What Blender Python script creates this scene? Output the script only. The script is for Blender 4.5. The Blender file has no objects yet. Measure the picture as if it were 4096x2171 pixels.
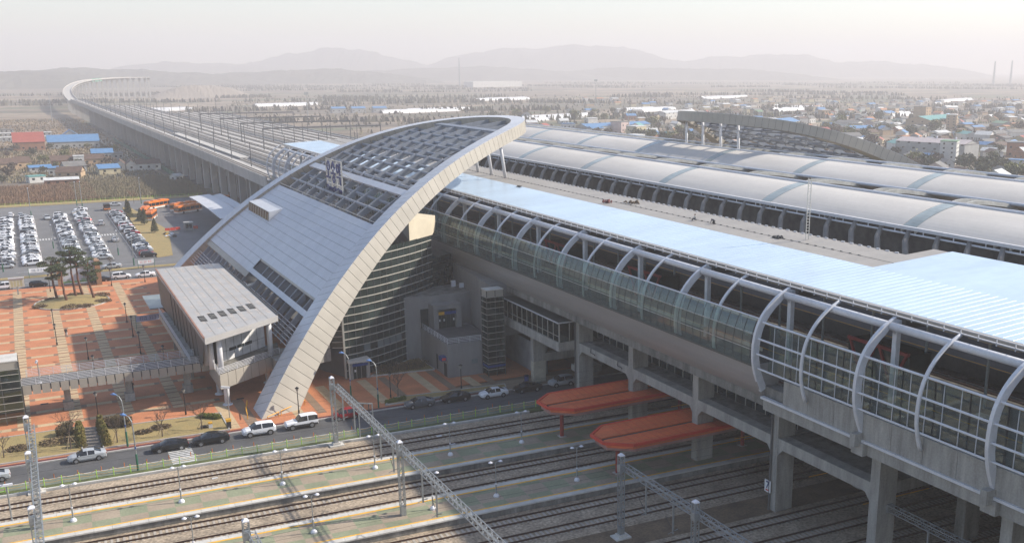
import bpy, math, random
import numpy as np
from mathutils import Vector, Matrix
random.seed(7)
SC = bpy.context.scene
COL = SC.collection
R = math.radians
# ------------------------------------------------------------------ camera
cd = bpy.data.cameras.new('camera'); cam = bpy.data.objects.new('camera', cd); COL.objects.link(cam)
cd.sensor_width = 36; cd.lens = 35.81; cd.clip_start = 1; cd.clip_end = 30000
cd.shift_x = -0.0911; cd.shift_y = 0.0653
cam.location = (0, 0, 50)
th, pt = R(60.31), R(14.84)
cam.rotation_euler = Vector((math.cos(th)*math.cos(pt), math.sin(th)*math.cos(pt), -math.sin(pt))).to_track_quat('-Z', 'Y').to_euler()
SC.camera = cam
# ------------------------------------------------------------------ light
SUN = Vector((0.967*math.cos(R(36)), -0.254*math.cos(R(36)), math.sin(R(36))))
W = bpy.data.worlds.new('World'); SC.world = W; W.use_nodes = True
nt = W.node_tree; bg = nt.nodes['Background']
sky = nt.nodes.new('ShaderNodeTexSky'); sky.sky_type = 'NISHITA'; sky.sun_disc = False
sky.sun_elevation = R(36); sky.sun_rotation = math.atan2(SUN.x, SUN.y)
sky.air_density = 1.0; sky.dust_density = 0.9; sky.ozone_density = 1.0; sky.altitude = 50
nt.links.new(sky.outputs[0], bg.inputs[0]); bg.inputs[1].default_value = 0.11
sl = bpy.data.lights.new('sun', 'SUN'); sl.energy = 3.8; sl.angle = R(1.0); sl.color = (1.0, 0.92, 0.80)
so = bpy.data.objects.new('sun', sl); COL.objects.link(so)
so.rotation_euler = (-SUN).to_track_quat('-Z', 'Y').to_euler(); so.location = (150, -40, 200)
SC.view_settings.view_transform = 'Standard'; SC.view_settings.look = 'None'
SC.view_settings.exposure = 0.88; SC.view_settings.gamma = 1
SC.cycles.use_denoising = True; SC.cycles.denoiser = 'OPENIMAGEDENOISE'
SC.cycles.max_bounces = 5; SC.cycles.diffuse_bounces = 3; SC.cycles.glossy_bounces = 3
SC.cycles.transparent_max_bounces = 12; SC.cycles.volume_bounces = 1
SC.cycles.caustics_reflective = False; SC.cycles.caustics_refractive = False
SC.cycles.sample_clamp_indirect = 6

# ------------------------------------------------------------------ materials
MATS = {}
def M(name, col, rough=.6, metal=0., var=.14, scale=.6, col2=None, bump=0., bscale=8., stretch=None, spec=.5, fine=0.):
    if name in MATS: return MATS[name]
    m = bpy.data.materials.new(name); m.use_nodes = True; t = m.node_tree
    p = t.nodes['Principled BSDF']; p.inputs['Roughness'].default_value = rough; p.inputs['Metallic'].default_value = metal
    p.inputs['Specular IOR Level'].default_value = spec
    g = t.nodes.new('ShaderNodeNewGeometry'); pos = g.outputs['Position']
    if stretch:
        mp = t.nodes.new('ShaderNodeMapping'); mp.inputs['Scale'].default_value = stretch
        t.links.new(pos, mp.inputs[0]); pos = mp.outputs[0]
    n = t.nodes.new('ShaderNodeTexNoise'); n.inputs['Scale'].default_value = scale; n.inputs['Detail'].default_value = 5; n.inputs['Roughness'].default_value = .65
    t.links.new(pos, n.inputs['Vector'])
    mr = t.nodes.new('ShaderNodeMapRange'); mr.inputs[1].default_value = .3; mr.inputs[2].default_value = .7
    t.links.new(n.outputs[0], mr.inputs[0])
    mx = t.nodes.new('ShaderNodeMix'); mx.data_type = 'RGBA'
    a = col; b = col2 if col2 else tuple(max(0, c*(1-2*var)) for c in col)
    if not col2: a = tuple(min(1, c*(1+var)) for c in col)
    mx.inputs[6].default_value = (*a, 1); mx.inputs[7].default_value = (*b, 1)
    t.links.new(mr.outputs[0], mx.inputs[0]); out = mx.outputs[2]
    if fine:
        n2 = t.nodes.new('ShaderNodeTexNoise'); n2.inputs['Scale'].default_value = bscale; n2.inputs['Detail'].default_value = 3
        t.links.new(g.outputs['Position'], n2.inputs['Vector'])
        m2 = t.nodes.new('ShaderNodeMapRange'); m2.inputs[1].default_value = .3; m2.inputs[2].default_value = .7; m2.inputs[3].default_value = 1-fine; m2.inputs[4].default_value = 1+fine
        t.links.new(n2.outputs[0], m2.inputs[0])
        mm = t.nodes.new('ShaderNodeMix'); mm.data_type = 'RGBA'; mm.blend_type = 'MULTIPLY'; mm.inputs[0].default_value = 1
        t.links.new(out, mm.inputs[6]); t.links.new(m2.outputs[0], mm.inputs[7]); out = mm.outputs[2]
    t.links.new(out, p.inputs['Base Color'])
    if bump:
        nb = t.nodes.new('ShaderNodeTexNoise'); nb.inputs['Scale'].default_value = bscale; nb.inputs['Detail'].default_value = 3
        t.links.new(g.outputs['Position'], nb.inputs['Vector'])
        bp = t.nodes.new('ShaderNodeBump'); bp.inputs['Strength'].default_value = bump; bp.inputs['Distance'].default_value = .1
        t.links.new(nb.outputs[0], bp.inputs['Height']); t.links.new(bp.outputs[0], p.inputs['Normal'])
    MATS[name] = m
    return m
def MG(name, tint, fac, rough=.05, dirt=.0, dcol=(.20, .235, .22)):
    """clear glazing: tinted see-through sheet with a mirror share"""
    m = bpy.data.materials.new(name); m.use_nodes = True; t = m.node_tree; t.nodes.clear()
    o = t.nodes.new('ShaderNodeOutputMaterial'); tr = t.nodes.new('ShaderNodeBsdfTransparent'); gl = t.nodes.new('ShaderNodeBsdfGlossy'); mx = t.nodes.new('ShaderNodeMixShader')
    tr.inputs[0].default_value = (*tint, 1); gl.inputs['Roughness'].default_value = rough; gl.inputs[0].default_value = (.75, .85, .82, 1); mx.inputs[0].default_value = fac
    t.links.new(tr.outputs[0], mx.inputs[1]); t.links.new(gl.outputs[0], mx.inputs[2])
    df = t.nodes.new('ShaderNodeBsdfDiffuse'); df.inputs[0].default_value = (*dcol, 1); m2 = t.nodes.new('ShaderNodeMixShader'); m2.inputs[0].default_value = dirt
    t.links.new(mx.outputs[0], m2.inputs[1]); t.links.new(df.outputs[0], m2.inputs[2]); t.links.new(m2.outputs[0], o.inputs[0])
    MATS[name] = m
    return m
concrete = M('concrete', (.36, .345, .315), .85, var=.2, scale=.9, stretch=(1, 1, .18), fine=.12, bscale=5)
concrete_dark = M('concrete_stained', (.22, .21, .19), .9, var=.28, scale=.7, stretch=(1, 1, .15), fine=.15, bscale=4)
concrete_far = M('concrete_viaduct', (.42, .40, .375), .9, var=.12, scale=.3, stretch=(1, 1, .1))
steel_white = M('white_painted_steel', (.68, .68, .70), .4, var=.05, scale=1.5, fine=.04)
steel_grey = M('galvanised_steel', (.34, .36, .37), .45, .5, var=.12, scale=3)
fin_grey = M('blue_grey_painted_steel', (.24, .26, .30), .5, .0, var=.08, scale=.7)
panel_grey = M('grey_metal_panel', (.58, .59, .62), .5, .1, var=.05, scale=.35, stretch=(.5, 1, 1), fine=.03, bscale=2)
panel_beige = M('beige_metal_panel', (.385, .355, .305), .5, .1, var=.07, scale=.25, fine=.03, bscale=2)
seam_dark = M('dark_joint', (.05, .05, .055), .8)
cladding = M('pewter_belly_cladding', (.37, .35, .335), .42, .2, var=.07, scale=.25, stretch=(1, .15, 2), fine=.04, bscale=3)
vault_white = M('cream_vault_membrane', (.64, .60, .55), .65, var=.09, scale=.1, stretch=(1, .25, 1), fine=.03, bscale=1.5, spec=.2)
roof_blue = M('pale_blue_roof_sheet', (.58, .69, .79), .26, .3, var=.07, scale=.12, stretch=(.25, 1, 1), fine=.03, bscale=.6)
roof_grey = M('warm_grey_roof_panel', (.34, .315, .285), .6, .1, var=.07, scale=.3, fine=.05, bscale=2)
soffit = M('tan_soffit_board', (.50, .38, .24), .7, var=.1)
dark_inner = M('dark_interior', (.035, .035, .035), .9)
floor_plat = M('platform_floor_stone', (.14, .13, .125), .7, var=.12, scale=.5, fine=.08, bscale=3)
glass_clear = MG('clear_green_glazing', (.60, .72, .67), .12, .05, .22, (.30, .345, .325))
glass_screen = MG('screen_glazing', (.78, .84, .82), .07, .04, .10, (.30, .33, .33))
glass_sky = MG('skylight_glazing', (.45, .55, .52), .45, .12)
glass_dark = M('dark_curtain_glass', (.032, .045, .043), .07, 0, var=.3, scale=.3, spec=.6)
glass_win = M('dark_window_glass', (.025, .035, .04), .1, 0, var=.3, scale=.4, spec=.7)
glass_pale = M('frosted_pale_glass', (.20, .23, .235), .35, 0, var=.1)
mull = M('pale_mullion', (.50, .48, .43), .5, .2, var=.06)
mull_dark = M('dark_mullion', (.10, .105, .10), .5, .2)
ballast = M('ballast_stone', (.37, .295, .215), .95, var=.2, scale=.35, fine=.42, bscale=3.2, bump=.6)
sleeper_m = M('concrete_sleeper', (.44, .39, .33), .9, var=.15, scale=1.5)
rail_rust = M('rusty_rail', (.065, .03, .022), .65, .3, var=.2)
edge_stone = M('pale_platform_edge', (.55, .53, .49), .8, var=.1, scale=.8, fine=.06)
yellow_line = M('yellow_tactile_line', (.78, .42, .03), .7, var=.12, scale=1.2)
asphalt = M('asphalt', (.085, .085, .088), .9, var=.15, scale=.25, fine=.12, bscale=6)
asphalt_park = M('weathered_asphalt', (.15, .15, .153), .9, var=.1, scale=.12, fine=.08, bscale=3)
green_path = M('green_painted_path', (.17, .19, .14), .9, var=.15, scale=.4, fine=.1)
kerb_m = M('kerb_stone', (.45, .43, .40), .85, var=.12, scale=1)
red_path = M('dark_red_gutter', (.13, .03, .028), .85, var=.2, scale=1)
paint_white = M('road_paint', (.62, .62, .60), .8, var=.2, scale=2)
pave_orange = M('orange_brick_paving', (.50, .195, .09), .85, var=.12, scale=.28, fine=.14, bscale=5)
pave_tan = M('tan_brick_paving', (.50, .37, .22), .85, var=.1, scale=.5, fine=.14, bscale=5)
pave_brown = M('brown_brick_paving', (.24, .165, .11), .85, var=.1, scale=.5, fine=.12, bscale=5)
dry_grass = M('dry_lawn', (.34, .245, .10), .95, var=.2, scale=.5, col2=(.25, .20, .085), fine=.3, bscale=6)
green_grass = M('green_verge_grass', (.10, .12, .035), .95, var=.3, scale=.8, fine=.3, bscale=5)
soil = M('bare_soil', (.17, .12, .075), .95, var=.25, scale=.3, fine=.25, bscale=4)
bark_red = M('red_pine_bark', (.16, .075, .05), .9, var=.3, scale=3)
bark = M('grey_brown_bark', (.13, .095, .07), .9, var=.25, scale=4)
pine_leaf = M('pine_needles', (.075, .105, .04), .8, var=.4, scale=.5)
conifer_leaf = M('conifer_foliage', (.13, .14, .035), .8, var=.4, scale=1.2, col2=(.22, .15, .04))
shrub_brown = M('brown_shrub_twigs', (.17, .12, .07), .9, var=.3, scale=1)
scrub_red = M('reddish_scrub', (.26, .15, .09), .95, var=.25, scale=.06, col2=(.20, .135, .085))
scrub_grey = M('grey_brown_scrub', (.20, .165, .11), .95, var=.25, scale=.05, col2=(.22, .19, .11))
far_green = M('distant_foliage', (.10, .105, .06), .95, var=.3, scale=.05)
red_canopy = M('orange_red_canopy_sheet', (.72, .155, .05), .55, var=.1, scale=.35, stretch=(.3, 1.6, 1), fine=.08, bscale=2)
red_edge = M('red_canopy_rim', (.62, .055, .025), .45, var=.08)
red_under = M('pinkish_canopy_side', (.38, .20, .18), .6)
red_steel = M('dark_red_steel', (.30, .03, .025), .5)
black_lamp = M('black_lamp_post', (.012, .012, .013), .4, .2)
lamp_white = M('white_lamp_shade', (.70, .70, .74), .4, var=.04)
blue_lamp = M('blue_lamp_head', (.14, .27, .55), .35)
green_pole = M('dark_green_pole', (.02, .13, .075), .5)
lime_post = M('lime_fence_post', (.40, .72, .06), .5)
orange_post = M('orange_delineator', (.55, .16, .03), .6)
yellow_steel = M('yellow_guard_rail', (.75, .36, .02), .5)
blue_sign = M('blue_sign_board', (.015, .055, .22), .5)
sign_blue_letter = M('navy_letter', (.02, .035, .16), .5)
yellow_sign = M('yellow_sign_board', (.72, .38, .03), .5)
white_board = M('white_board', (.80, .80, .80), .5)
stainless = M('stainless_duct', (.62, .62, .60), .25, .9)
tyre_m = M('tyre_rubber', (.015, .015, .015), .8)
rim_m = M('alloy_rim', (.50, .50, .52), .3, .8)
carglass = M('car_glass', (.012, .014, .018), .06, 0, spec=.7)
lampglass = M('headlamp_glass', (.60, .62, .65), .15, .3)
taillamp = M('tail_lamp', (.35, .01, .01), .3)
PAINT = {k: M('car_paint_'+k, c, .28, .25 if k != 'white' else 0, var=.02) for k, c in dict(white=(.78, .78, .80), silver=(.48, .50, .52), black=(.012, .013, .015), grey=(.14, .145, .155), red=(.32, .012, .02), navy=(.03, .05, .10), beige=(.50, .46, .40)).items()}
dark_trim = M('dark_plastic_trim', (.03, .03, .032), .6)
bus_orange = M('bus_orange', (.72, .20, .02), .35); bus_white = M('bus_white', (.72, .70, .66), .4)

# ------------------------------------------------------------------ mesh builder
class MB:
    def __init__(s): s.v = []; s.f = []; s.m = []
    def quad(s, a, b, c, d, mi=0):
        n = len(s.v); s.v += [tuple(a), tuple(b), tuple(c), tuple(d)]; s.f.append((n, n+1, n+2, n+3)); s.m.append(mi)
    def poly(s, pts, mi=0):
        n = len(s.v); s.v += [tuple(p) for p in pts]; s.f.append(tuple(range(n, n+len(pts)))); s.m.append(mi)
    def box(s, x0, x1, y0, y1, z0, z1, mi=0):
        n = len(s.v)
        s.v += [(x0, y0, z0), (x1, y0, z0), (x1, y1, z0), (x0, y1, z0), (x0, y0, z1), (x1, y0, z1), (x1, y1, z1), (x0, y1, z1)]
        s.f += [tuple(n+i for i in q) for q in ((3, 2, 1, 0), (4, 5, 6, 7), (0, 1, 5, 4), (1, 2, 6, 5), (2, 3, 7, 6), (3, 0, 4, 7))]; s.m += [mi]*6
        return s
    def prism(s, poly, z0, z1, mi=0, top=None):
        """poly: list of (x,y) counter-clockwise; top: optional list of z per corner"""
        n = len(s.v); k = len(poly)
        s.v += [(x, y, z0) for x, y in poly] + [(x, y, (top[i] if top else z1)) for i, (x, y) in enumerate(poly)]
        s.f.append(tuple(n+i for i in reversed(range(k)))); s.f.append(tuple(n+k+i for i in range(k)))
        for i in range(k): j = (i+1) % k; s.f.append((n+i, n+j, n+k+j, n+k+i))
        s.m += [mi]*(k+2)
        return s
    def ring(s, rings, mi=0, close=True, caps=True):
        """rings: list of equal-length point loops"""
        n = len(s.v); k = len(rings[0])
        for r in rings: s.v += [tuple(p) for p in r]
        for i in range(len(rings)-1):
            for j in range(k if close else k-1):
                a = n+i*k+j; b = n+i*k+(j+1) % k
                s.f.append((a, b, b+k, a+k)); s.m.append(mi)
        if caps and close:
            s.f.append(tuple(n+i for i in reversed(range(k)))); s.f.append(tuple(n+(len(rings)-1)*k+i for i in range(k))); s.m += [mi]*2
        return s
    def tube(s, pts, r, k=8, mi=0, caps=True):
        pts = [Vector(p) for p in pts]; rr = r if isinstance(r, (list, tuple)) else [r]*len(pts); rings = []; u = None
        for i, p in enumerate(pts):
            d = (pts[min(i+1, len(pts)-1)]-pts[max(i-1, 0)]).normalized()
            if u is None: u = d.orthogonal().normalized()
            else: u = (u-d*u.dot(d)).normalized()
            w = d.cross(u)
            rings.append([p+(u*math.cos(2*math.pi*j/k)+w*math.sin(2*math.pi*j/k))*rr[i] for j in range(k)])
        return s.ring(rings, mi, True, caps)
    def bar(s, a, b, w, h=None, mi=0, up=(0, 0, 1)):
        h = h or w; a = Vector(a); b = Vector(b); d = (b-a).normalized(); u = Vector(up)
        if abs(d.dot(u)) > .98: u = Vector((1, 0, 0))
        x = d.cross(u).normalized(); y = x.cross(d)
        q = [x*w/2+y*h/2, x*-w/2+y*h/2, x*-w/2-y*h/2, x*w/2-y*h/2]
        return s.ring([[a+o for o in q], [b+o for o in q]], mi)
    def mesh(s, name, mats, smooth=False):
        me = bpy.data.meshes.new(name); me.from_pydata(s.v, [], s.f)
        for m in (mats if isinstance(mats, (list, tuple)) else [mats]): me.materials.append(m)
        if any(s.m): me.polygons.foreach_set('material_index', s.m)
        if smooth: me.polygons.foreach_set('use_smooth', [True]*len(me.polygons))
        me.update(); return me
    def build(s, name, mats, parent=None, loc=None, smooth=False):
        return put(name, s.mesh(name, mats, smooth), parent, loc)
def put(name, me, parent=None, loc=None, rz=0, scale=None):
    o = bpy.data.objects.new(name, me); COL.objects.link(o)
    if loc is not None: o.location = loc
    if rz: o.rotation_euler = (0, 0, rz)
    if scale: o.scale = (scale,)*3 if not isinstance(scale, tuple) else scale
    if parent is not None: o.parent = parent
    return o
def tag(o, label, cat, group=None, kind=None):
    o['label'] = label; o['category'] = cat
    if group: o['group'] = group
    if kind: o['kind'] = kind
    return o
def thing(name, label, cat, loc=(0, 0, 0), rz=0, group=None):
    o = bpy.data.objects.new(name, None); COL.objects.link(o); o.location = loc; o.rotation_euler = (0, 0, rz); o.empty_display_size = .3
    return tag(o, label, cat, group)
def struct(o, label=None, kind='structure'):
    o['kind'] = kind
    if label: o['label'] = label
    return o
def dup(src, loc, rz, label, group=None, scale=None):
    kids = {}
    for k in CH.get(src.name, src.children): kids[k] = list(k.children)
    r = src.copy(); COL.objects.link(r); r.location = loc; r.rotation_euler = (0, 0, rz); r['label'] = label
    if group: r['group'] = group
    if scale: r.scale = (scale,)*3
    for k, gs in kids.items():
        c = k.copy(); COL.objects.link(c); c.parent = r
        for g in gs: d = g.copy(); COL.objects.link(d); d.parent = c
    return r
CH = {}
ORD = ['first', 'second', 'third', 'fourth', 'fifth', 'sixth', 'seventh', 'eighth', 'ninth', 'tenth', 'eleventh', 'twelfth', 'thirteenth', 'fourteenth', 'fifteenth', 'sixteenth', 'seventeenth', 'eighteenth', 'nineteenth', 'twentieth']
TENS = {2: 'twenty', 3: 'thirty', 4: 'forty', 5: 'fifty', 6: 'sixty', 7: 'seventy', 8: 'eighty', 9: 'ninety'}
def ordw(i):
    i += 1
    if i <= 20: return ORD[i-1]
    t, u = divmod(i, 10)
    if u == 0: return TENS[t][:-1]+'ieth'
    return TENS[t]+'-'+ORD[u-1]
def leaves(n, fn, size, seed=1, flat=0.):
    """n small leaf faces; fn(rng) gives a centre"""
    rng = random.Random(seed); b = MB()
    for i in range(n):
        p = Vector(fn(rng)); s = size*rng.uniform(.6, 1.4)
        d = Vector((rng.gauss(0, 1), rng.gauss(0, 1), rng.gauss(0, 1)*(1-flat))).normalized(); e = d.orthogonal().normalized(); e.rotate(Matrix.Rotation(rng.uniform(0, 6.3), 3, d)); g = d.cross(e)
        n0 = len(b.v); b.v += [tuple(p-e*s), tuple(p+g*s*.55), tuple(p+e*s), tuple(p-g*s*.55)]; b.f.append((n0, n0+1, n0+2, n0+3)); b.m.append(0)
    return b
TM = -0.044
def ty(y0, x): return y0+TM*x          # line of the lower tracks: a few degrees off the viaduct's square

def text_part(name, txt, size, ext, parent, loc, mat):
    c = bpy.data.curves.new(name, 'FONT'); c.body = txt; c.size = size; c.extrude = ext; c.offset = .02; c.align_x = 'CENTER'; f = bpy.data.objects.new(name+'_curve', c); COL.objects.link(f)
    me = bpy.data.meshes.new_from_object(f.evaluated_get(bpy.context.evaluated_depsgraph_get())); bpy.data.objects.remove(f); me.materials.clear(); me.materials.append(mat)
    o = put(name, me, parent, loc); o.rotation_euler = (R(90), 0, R(-90)); return o
# ------------------------------------------------------------------ ground sheet with field patches
def ground_mat():
    m = bpy.data.materials.new('farmland'); m.use_nodes = True; t = m.node_tree; p = t.nodes['Principled BSDF']; p.inputs['Roughness'].default_value = .95
    g = t.nodes.new('ShaderNodeNewGeometry'); mp = t.nodes.new('ShaderNodeMapping'); mp.inputs['Scale'].default_value = (1/150, 1/60, 1); mp.inputs['Rotation'].default_value = (0, 0, .35)
    t.links.new(g.outputs['Position'], mp.inputs[0])
    v = t.nodes.new('ShaderNodeTexVoronoi'); v.distance = 'CHEBYCHEV'; v.inputs['Randomness'].default_value = .75; v.inputs['Scale'].default_value = 1
    t.links.new(mp.outputs[0], v.inputs['Vector'])
    rp = t.nodes.new('ShaderNodeValToRGB'); rp.color_ramp.interpolation = 'CONSTANT'
    cols = [(0, (.15, .115, .08)), (.2, (.215, .165, .115)), (.38, (.095, .085, .055)), (.55, (.26, .205, .145)), (.7, (.10, .105, .06)), (.85, (.13, .105, .08))]
    e = rp.color_ramp.elements
    e[0].position = 0; e[0].color = (*cols[0][1], 1); e[1].position = cols[1][0]; e[1].color = (*cols[1][1], 1)
    for q, c in cols[2:]: x = e.new(q); x.color = (*c, 1)
    sp = t.nodes.new('ShaderNodeSeparateColor'); t.links.new(v.outputs['Color'], sp.inputs[0]); t.links.new(sp.outputs[0], rp.inputs[0])
    n = t.nodes.new('ShaderNodeTexNoise'); n.inputs['Scale'].default_value = .03; n.inputs['Detail'].default_value = 8; t.links.new(g.outputs['Position'], n.inputs['Vector'])
    mr = t.nodes.new('ShaderNodeMapRange'); mr.inputs[1].default_value = .3; mr.inputs[2].default_value = .7; mr.inputs[3].default_value = .6; mr.inputs[4].default_value = 1.35; t.links.new(n.outputs[0], mr.inputs[0])
    mx = t.nodes.new('ShaderNodeMix'); mx.data_type = 'RGBA'; mx.blend_type = 'MULTIPLY'; mx.inputs[0].default_value = 1
    t.links.new(rp.outputs[0], mx.inputs[6]); t.links.new(mr.outputs[0], mx.inputs[7]); t.links.new(mx.outputs[2], p.inputs['Base Color'])
    return m
b = MB(); b.quad((-7000, -1500, -.3), (8000, -1500, -.3), (8000, 8000, -.3), (-7000, 8000, -.3))
struct(b.build('ground', ground_mat()), 'brown spring farmland reaching out to the hazy hills')
def strip(name, mat, pts, z, label, z0=None):
    b = MB(); b.prism(pts, (z-.25 if z0 is None else z0), z); return struct(b.build(name, mat), label)
def band(ya, yb, x0, x1, sl=TM): return [(x0, ya+sl*x0), (x1, ya+sl*x1), (x1, yb+sl*x1), (x0, yb+sl*x0)]
# ballast bed, dirt and verge
strip('ballast_bed', ballast, band(58, 134.2, -60, 190), .05, 'grey brown railway ballast between the platforms')
strip('dirt_strip', soil, band(88.6, 93.0, 20, 120), .075, 'bare brown soil strip between the tracks by the lattice mast', -.05)
strip('verge', green_grass, band(134.8, 136.35, -60, 190), .04, 'weedy green verge under the lime fence')
strip('verge_soil', soil, band(132.6, 134.3, -60, 62), .0, 'brown soil band beside the concrete ditch wall', -.1)
KY = lambda x: 145.3-.03*x
RS = -.03
strip('road', asphalt, [(-60, 137.0-RS*-60*0+TM*-60*.7), (190, 137.0+TM*190*.7), (190, KY(190)), (-60, KY(-60))], -.10, 'asphalt road with parked cars along the plaza')
strip('cycle_path', green_path, [(-60, 136.1+TM*-60*.72), (190, 136.1+TM*190*.72), (190, 138.9+TM*190*.72), (-60, 138.9+TM*-60*.72)], -.085, 'worn green painted lane along the lime fence', -.3)
# plaza base
strip('plaza', pave_orange, [(-60, 145.6+1.8), (48, 145.6-1.4), (58, 150), (80, 150), (80, 176), (60, 270), (-60, 272)], .03, 'orange brick station plaza')
PLZ = bpy.data.objects['plaza']
b = MB(); b.quad((-60, 272.2, -.08), (90, 269.2, -.08), (90, 284.5, -.08), (-60, 287.5, -.08)); struct(b.build('road', asphalt_park), 'grey road between plaza and car park, near carriageway')
b = MB(); b.quad((-60, 288.5, -.08), (90, 285.5, -.08), (90, 299.5, -.08), (-60, 302, -.08)); struct(b.build('road', asphalt_park), 'grey road between plaza and car park, far carriageway')
b = MB(); b.box(-60, 36, 285.2, 287.6, -.2, .06); struct(b.build('verge', dry_grass), 'dry grass median of the road behind the plaza')
b = MB(); b.quad((-60, 300, -.12), (34, 300, -.12), (34, 420, -.12), (-60, 420, -.12)); struct(b.build('pavement', asphalt_park), 'grey car park surface')
b = MB(); b.quad((34, 286, -.10), (70, 286, -.10), (70, 440, -.10), (34, 440, -.10)); struct(b.build('pavement', asphalt_park), 'grey bus yard surface')
b = MB(); b.quad((-60, 420, -.09), (34, 420, -.09), (34, 439, -.09), (-60, 439, -.09)); struct(b.build('road', asphalt_park), 'grey road behind the car park')
b = MB(); b.prism([(29.8, 300), (34, 302), (39, 350), (34, 418), (31.5, 418), (30.2, 350)], -.3, .05); struct(b.build('verge', dry_grass), 'dry grass strip with conifers between car park and bus yard')
b = MB(); b.prism([(-60, 439), (62, 439), (62, 447), (-60, 446)], -.3, .05); struct(b.build('verge', dry_grass), 'grass verge with lime fence beyond the back road')
# kerbs
b = MB(); b.prism([(-60, KY(-60)), (190, KY(190)), (190, KY(190)+.3), (-60, KY(-60)+.3)], -.3, .05); struct(b.build('kerb', kerb_m), 'pale kerb along the road')
b = MB(); b.prism([(-60, KY(-60)+.3), (62, KY(62)+.3), (62, KY(62)+1.05), (-60, KY(-60)+1.05)], -.3, .036); struct(b.build('gutter', red_path), 'dark red tiled gutter beside the kerb')
b = MB(); b.prism([(-60, 134.45+TM*-60), (62, 134.45+TM*62), (62, 134.8+TM*62), (-60, 134.8+TM*-60)], -.3, .28); struct(b.build('ditch_wall', edge_stone), 'low pale concrete ditch wall beside the first track')
# lawns with kerbs
def lawn(pts, label, z=.16):
    b = MB(); b.prism(pts, -.2, z); o = struct(b.build('lawn', dry_grass), label)
    k = MB(); n = len(pts); 
    for i in range(n):
        p, q = Vector((*pts[i], .12)), Vector((*pts[(i+1) % n], .12)); k.bar(p, q, .16, .26)
    k.build('kerb_edge', kerb_m, o); return o
lawn([(-60, 148.0), (2.6, 146.75), (2.9, 157.9), (-60, 159)], 'dry lawn left of the gravel path by the silver car')
lawn([(5.2, 146.7), (21.4, 145.9), (21.5, 154.3), (5.1, 155.6)], 'dry lawn with bare saplings beside the footbridge')
lawn([(44.2, 145.6), (64, 144.7), (64.5, 146.4), (46.5, 148.4)], 'narrow dry lawn strip beside the dark parked cars')
lawn([(46.8, 161.5), (57.6, 160.1), (57.6, 169.3), (50.5, 164.6)], 'shaded garden bed under the curved glass wall')
strip('gravel_path', M('gravel', (.30, .26, .22), .95, var=.25, scale=2, fine=.3), [(2.7, 146.8), (5.1, 146.7), (5.0, 157.2), (2.9, 157.8)], .05, 'gravel path between two conifer hedges')
# plaza paving bands, each its own piece
def slabmesh(w, d, mat, nm):
    b = MB(); b.box(-w/2, w/2, -d/2, d/2, 0, .012); return b.mesh(nm, mat)
m_col = slabmesh(1.75, 1.45, pave_tan, 'tan_column_band'); m_line = slabmesh(1.75, .36, pave_brown, 'brown_line_band'); m_tan = slabmesh(3.55, 1.25, pave_tan, 'tan_cross_band'); m_br = slabmesh(.75, 1.3, pave_brown, 'brown_square_band')
m_colf = slabmesh(1.75, 1.1, pave_tan, 'tan_short_band')
for cx in (-10.9, -4.05, 2.75, 9.6, 16.7):
    for ry in np.arange(161.5, 270, 6.92):
        for yy, me in ((0, m_colf), (.9, m_line), (1.95, m_col), (2.95, m_line), (3.9, m_col), (4.9, m_line), (5.75, m_colf)):
            y = ry+yy-.35
            if y > 268.5: continue
            if ((cx-6.5)/7.6)**2+((y-249)/8.3)**2 < 1.05: continue
            put('paving_band', me, PLZ, (cx, y, .03))
        for dx, me in ((1.28, m_br), (3.42, m_tan), (5.57, m_br)):
            x = cx+dx
            if ry > 267 or ((x-6.5)/9.5)**2+((ry-249)/8.8)**2 < 1: continue
            put('paving_band', me, PLZ, (x, ry, .03))
# stripes of the near plaza, running with the viaduct
mstr = {}
for i, x in enumerate((31.8, 35.0, 37.9, 40.6, 44.8, 48.2, 53.5, 56.5, 60.5, 63.4)):
    tan = i % 2 == 0; w = 1.55 if tan else 1.25; y0, y1 = (147.2, 160.5) if x < 45 else (148.6, 160.3 if x < 57 else 153.6)
    b = MB(); b.box(x-w/2, x+w/2, y0-(x-30)*.02, y1, 0, .012); b.build('paving_band', pave_tan if tan else pave_brown, PLZ, (0, 0, .03))
for x in (22.2, 24.9):
    b = MB(); b.box(x-.8, x+.8, 146.3, 160, 0, .012); b.build('paving_band', pave_tan if x < 24 else pave_brown, PLZ, (0, 0, .03))
gr = MB(); gr.box(-.55, .55, -.3, .3, 0, .02)
for k in range(5): gr.box(-.5, .5, -.26+k*.11, -.2+k*.11, .02, .03)
gr = gr.mesh('drain_grate', M('dark_iron', (.04, .04, .042), .6, .4))
for i, (x, y, l) in enumerate(((13.6, 247.2, 'beside the pine mound'), (18.7, 197.5, 'beside the ramp leg'), (15.4, 201, 'near the plaza lamp by the ramp'), (-1.2, 172.5, 'under the footbridge by the lift tower'), (20.2, 263.5, 'near the white sedan behind the plaza'), (25.5, 160.2, 'under the balcony'))):
    o = put('drain_grate', gr, None, (x, y, .032)); tag(o, 'dark iron drain grate '+l, 'drain', 'plaza drain grates')
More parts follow.
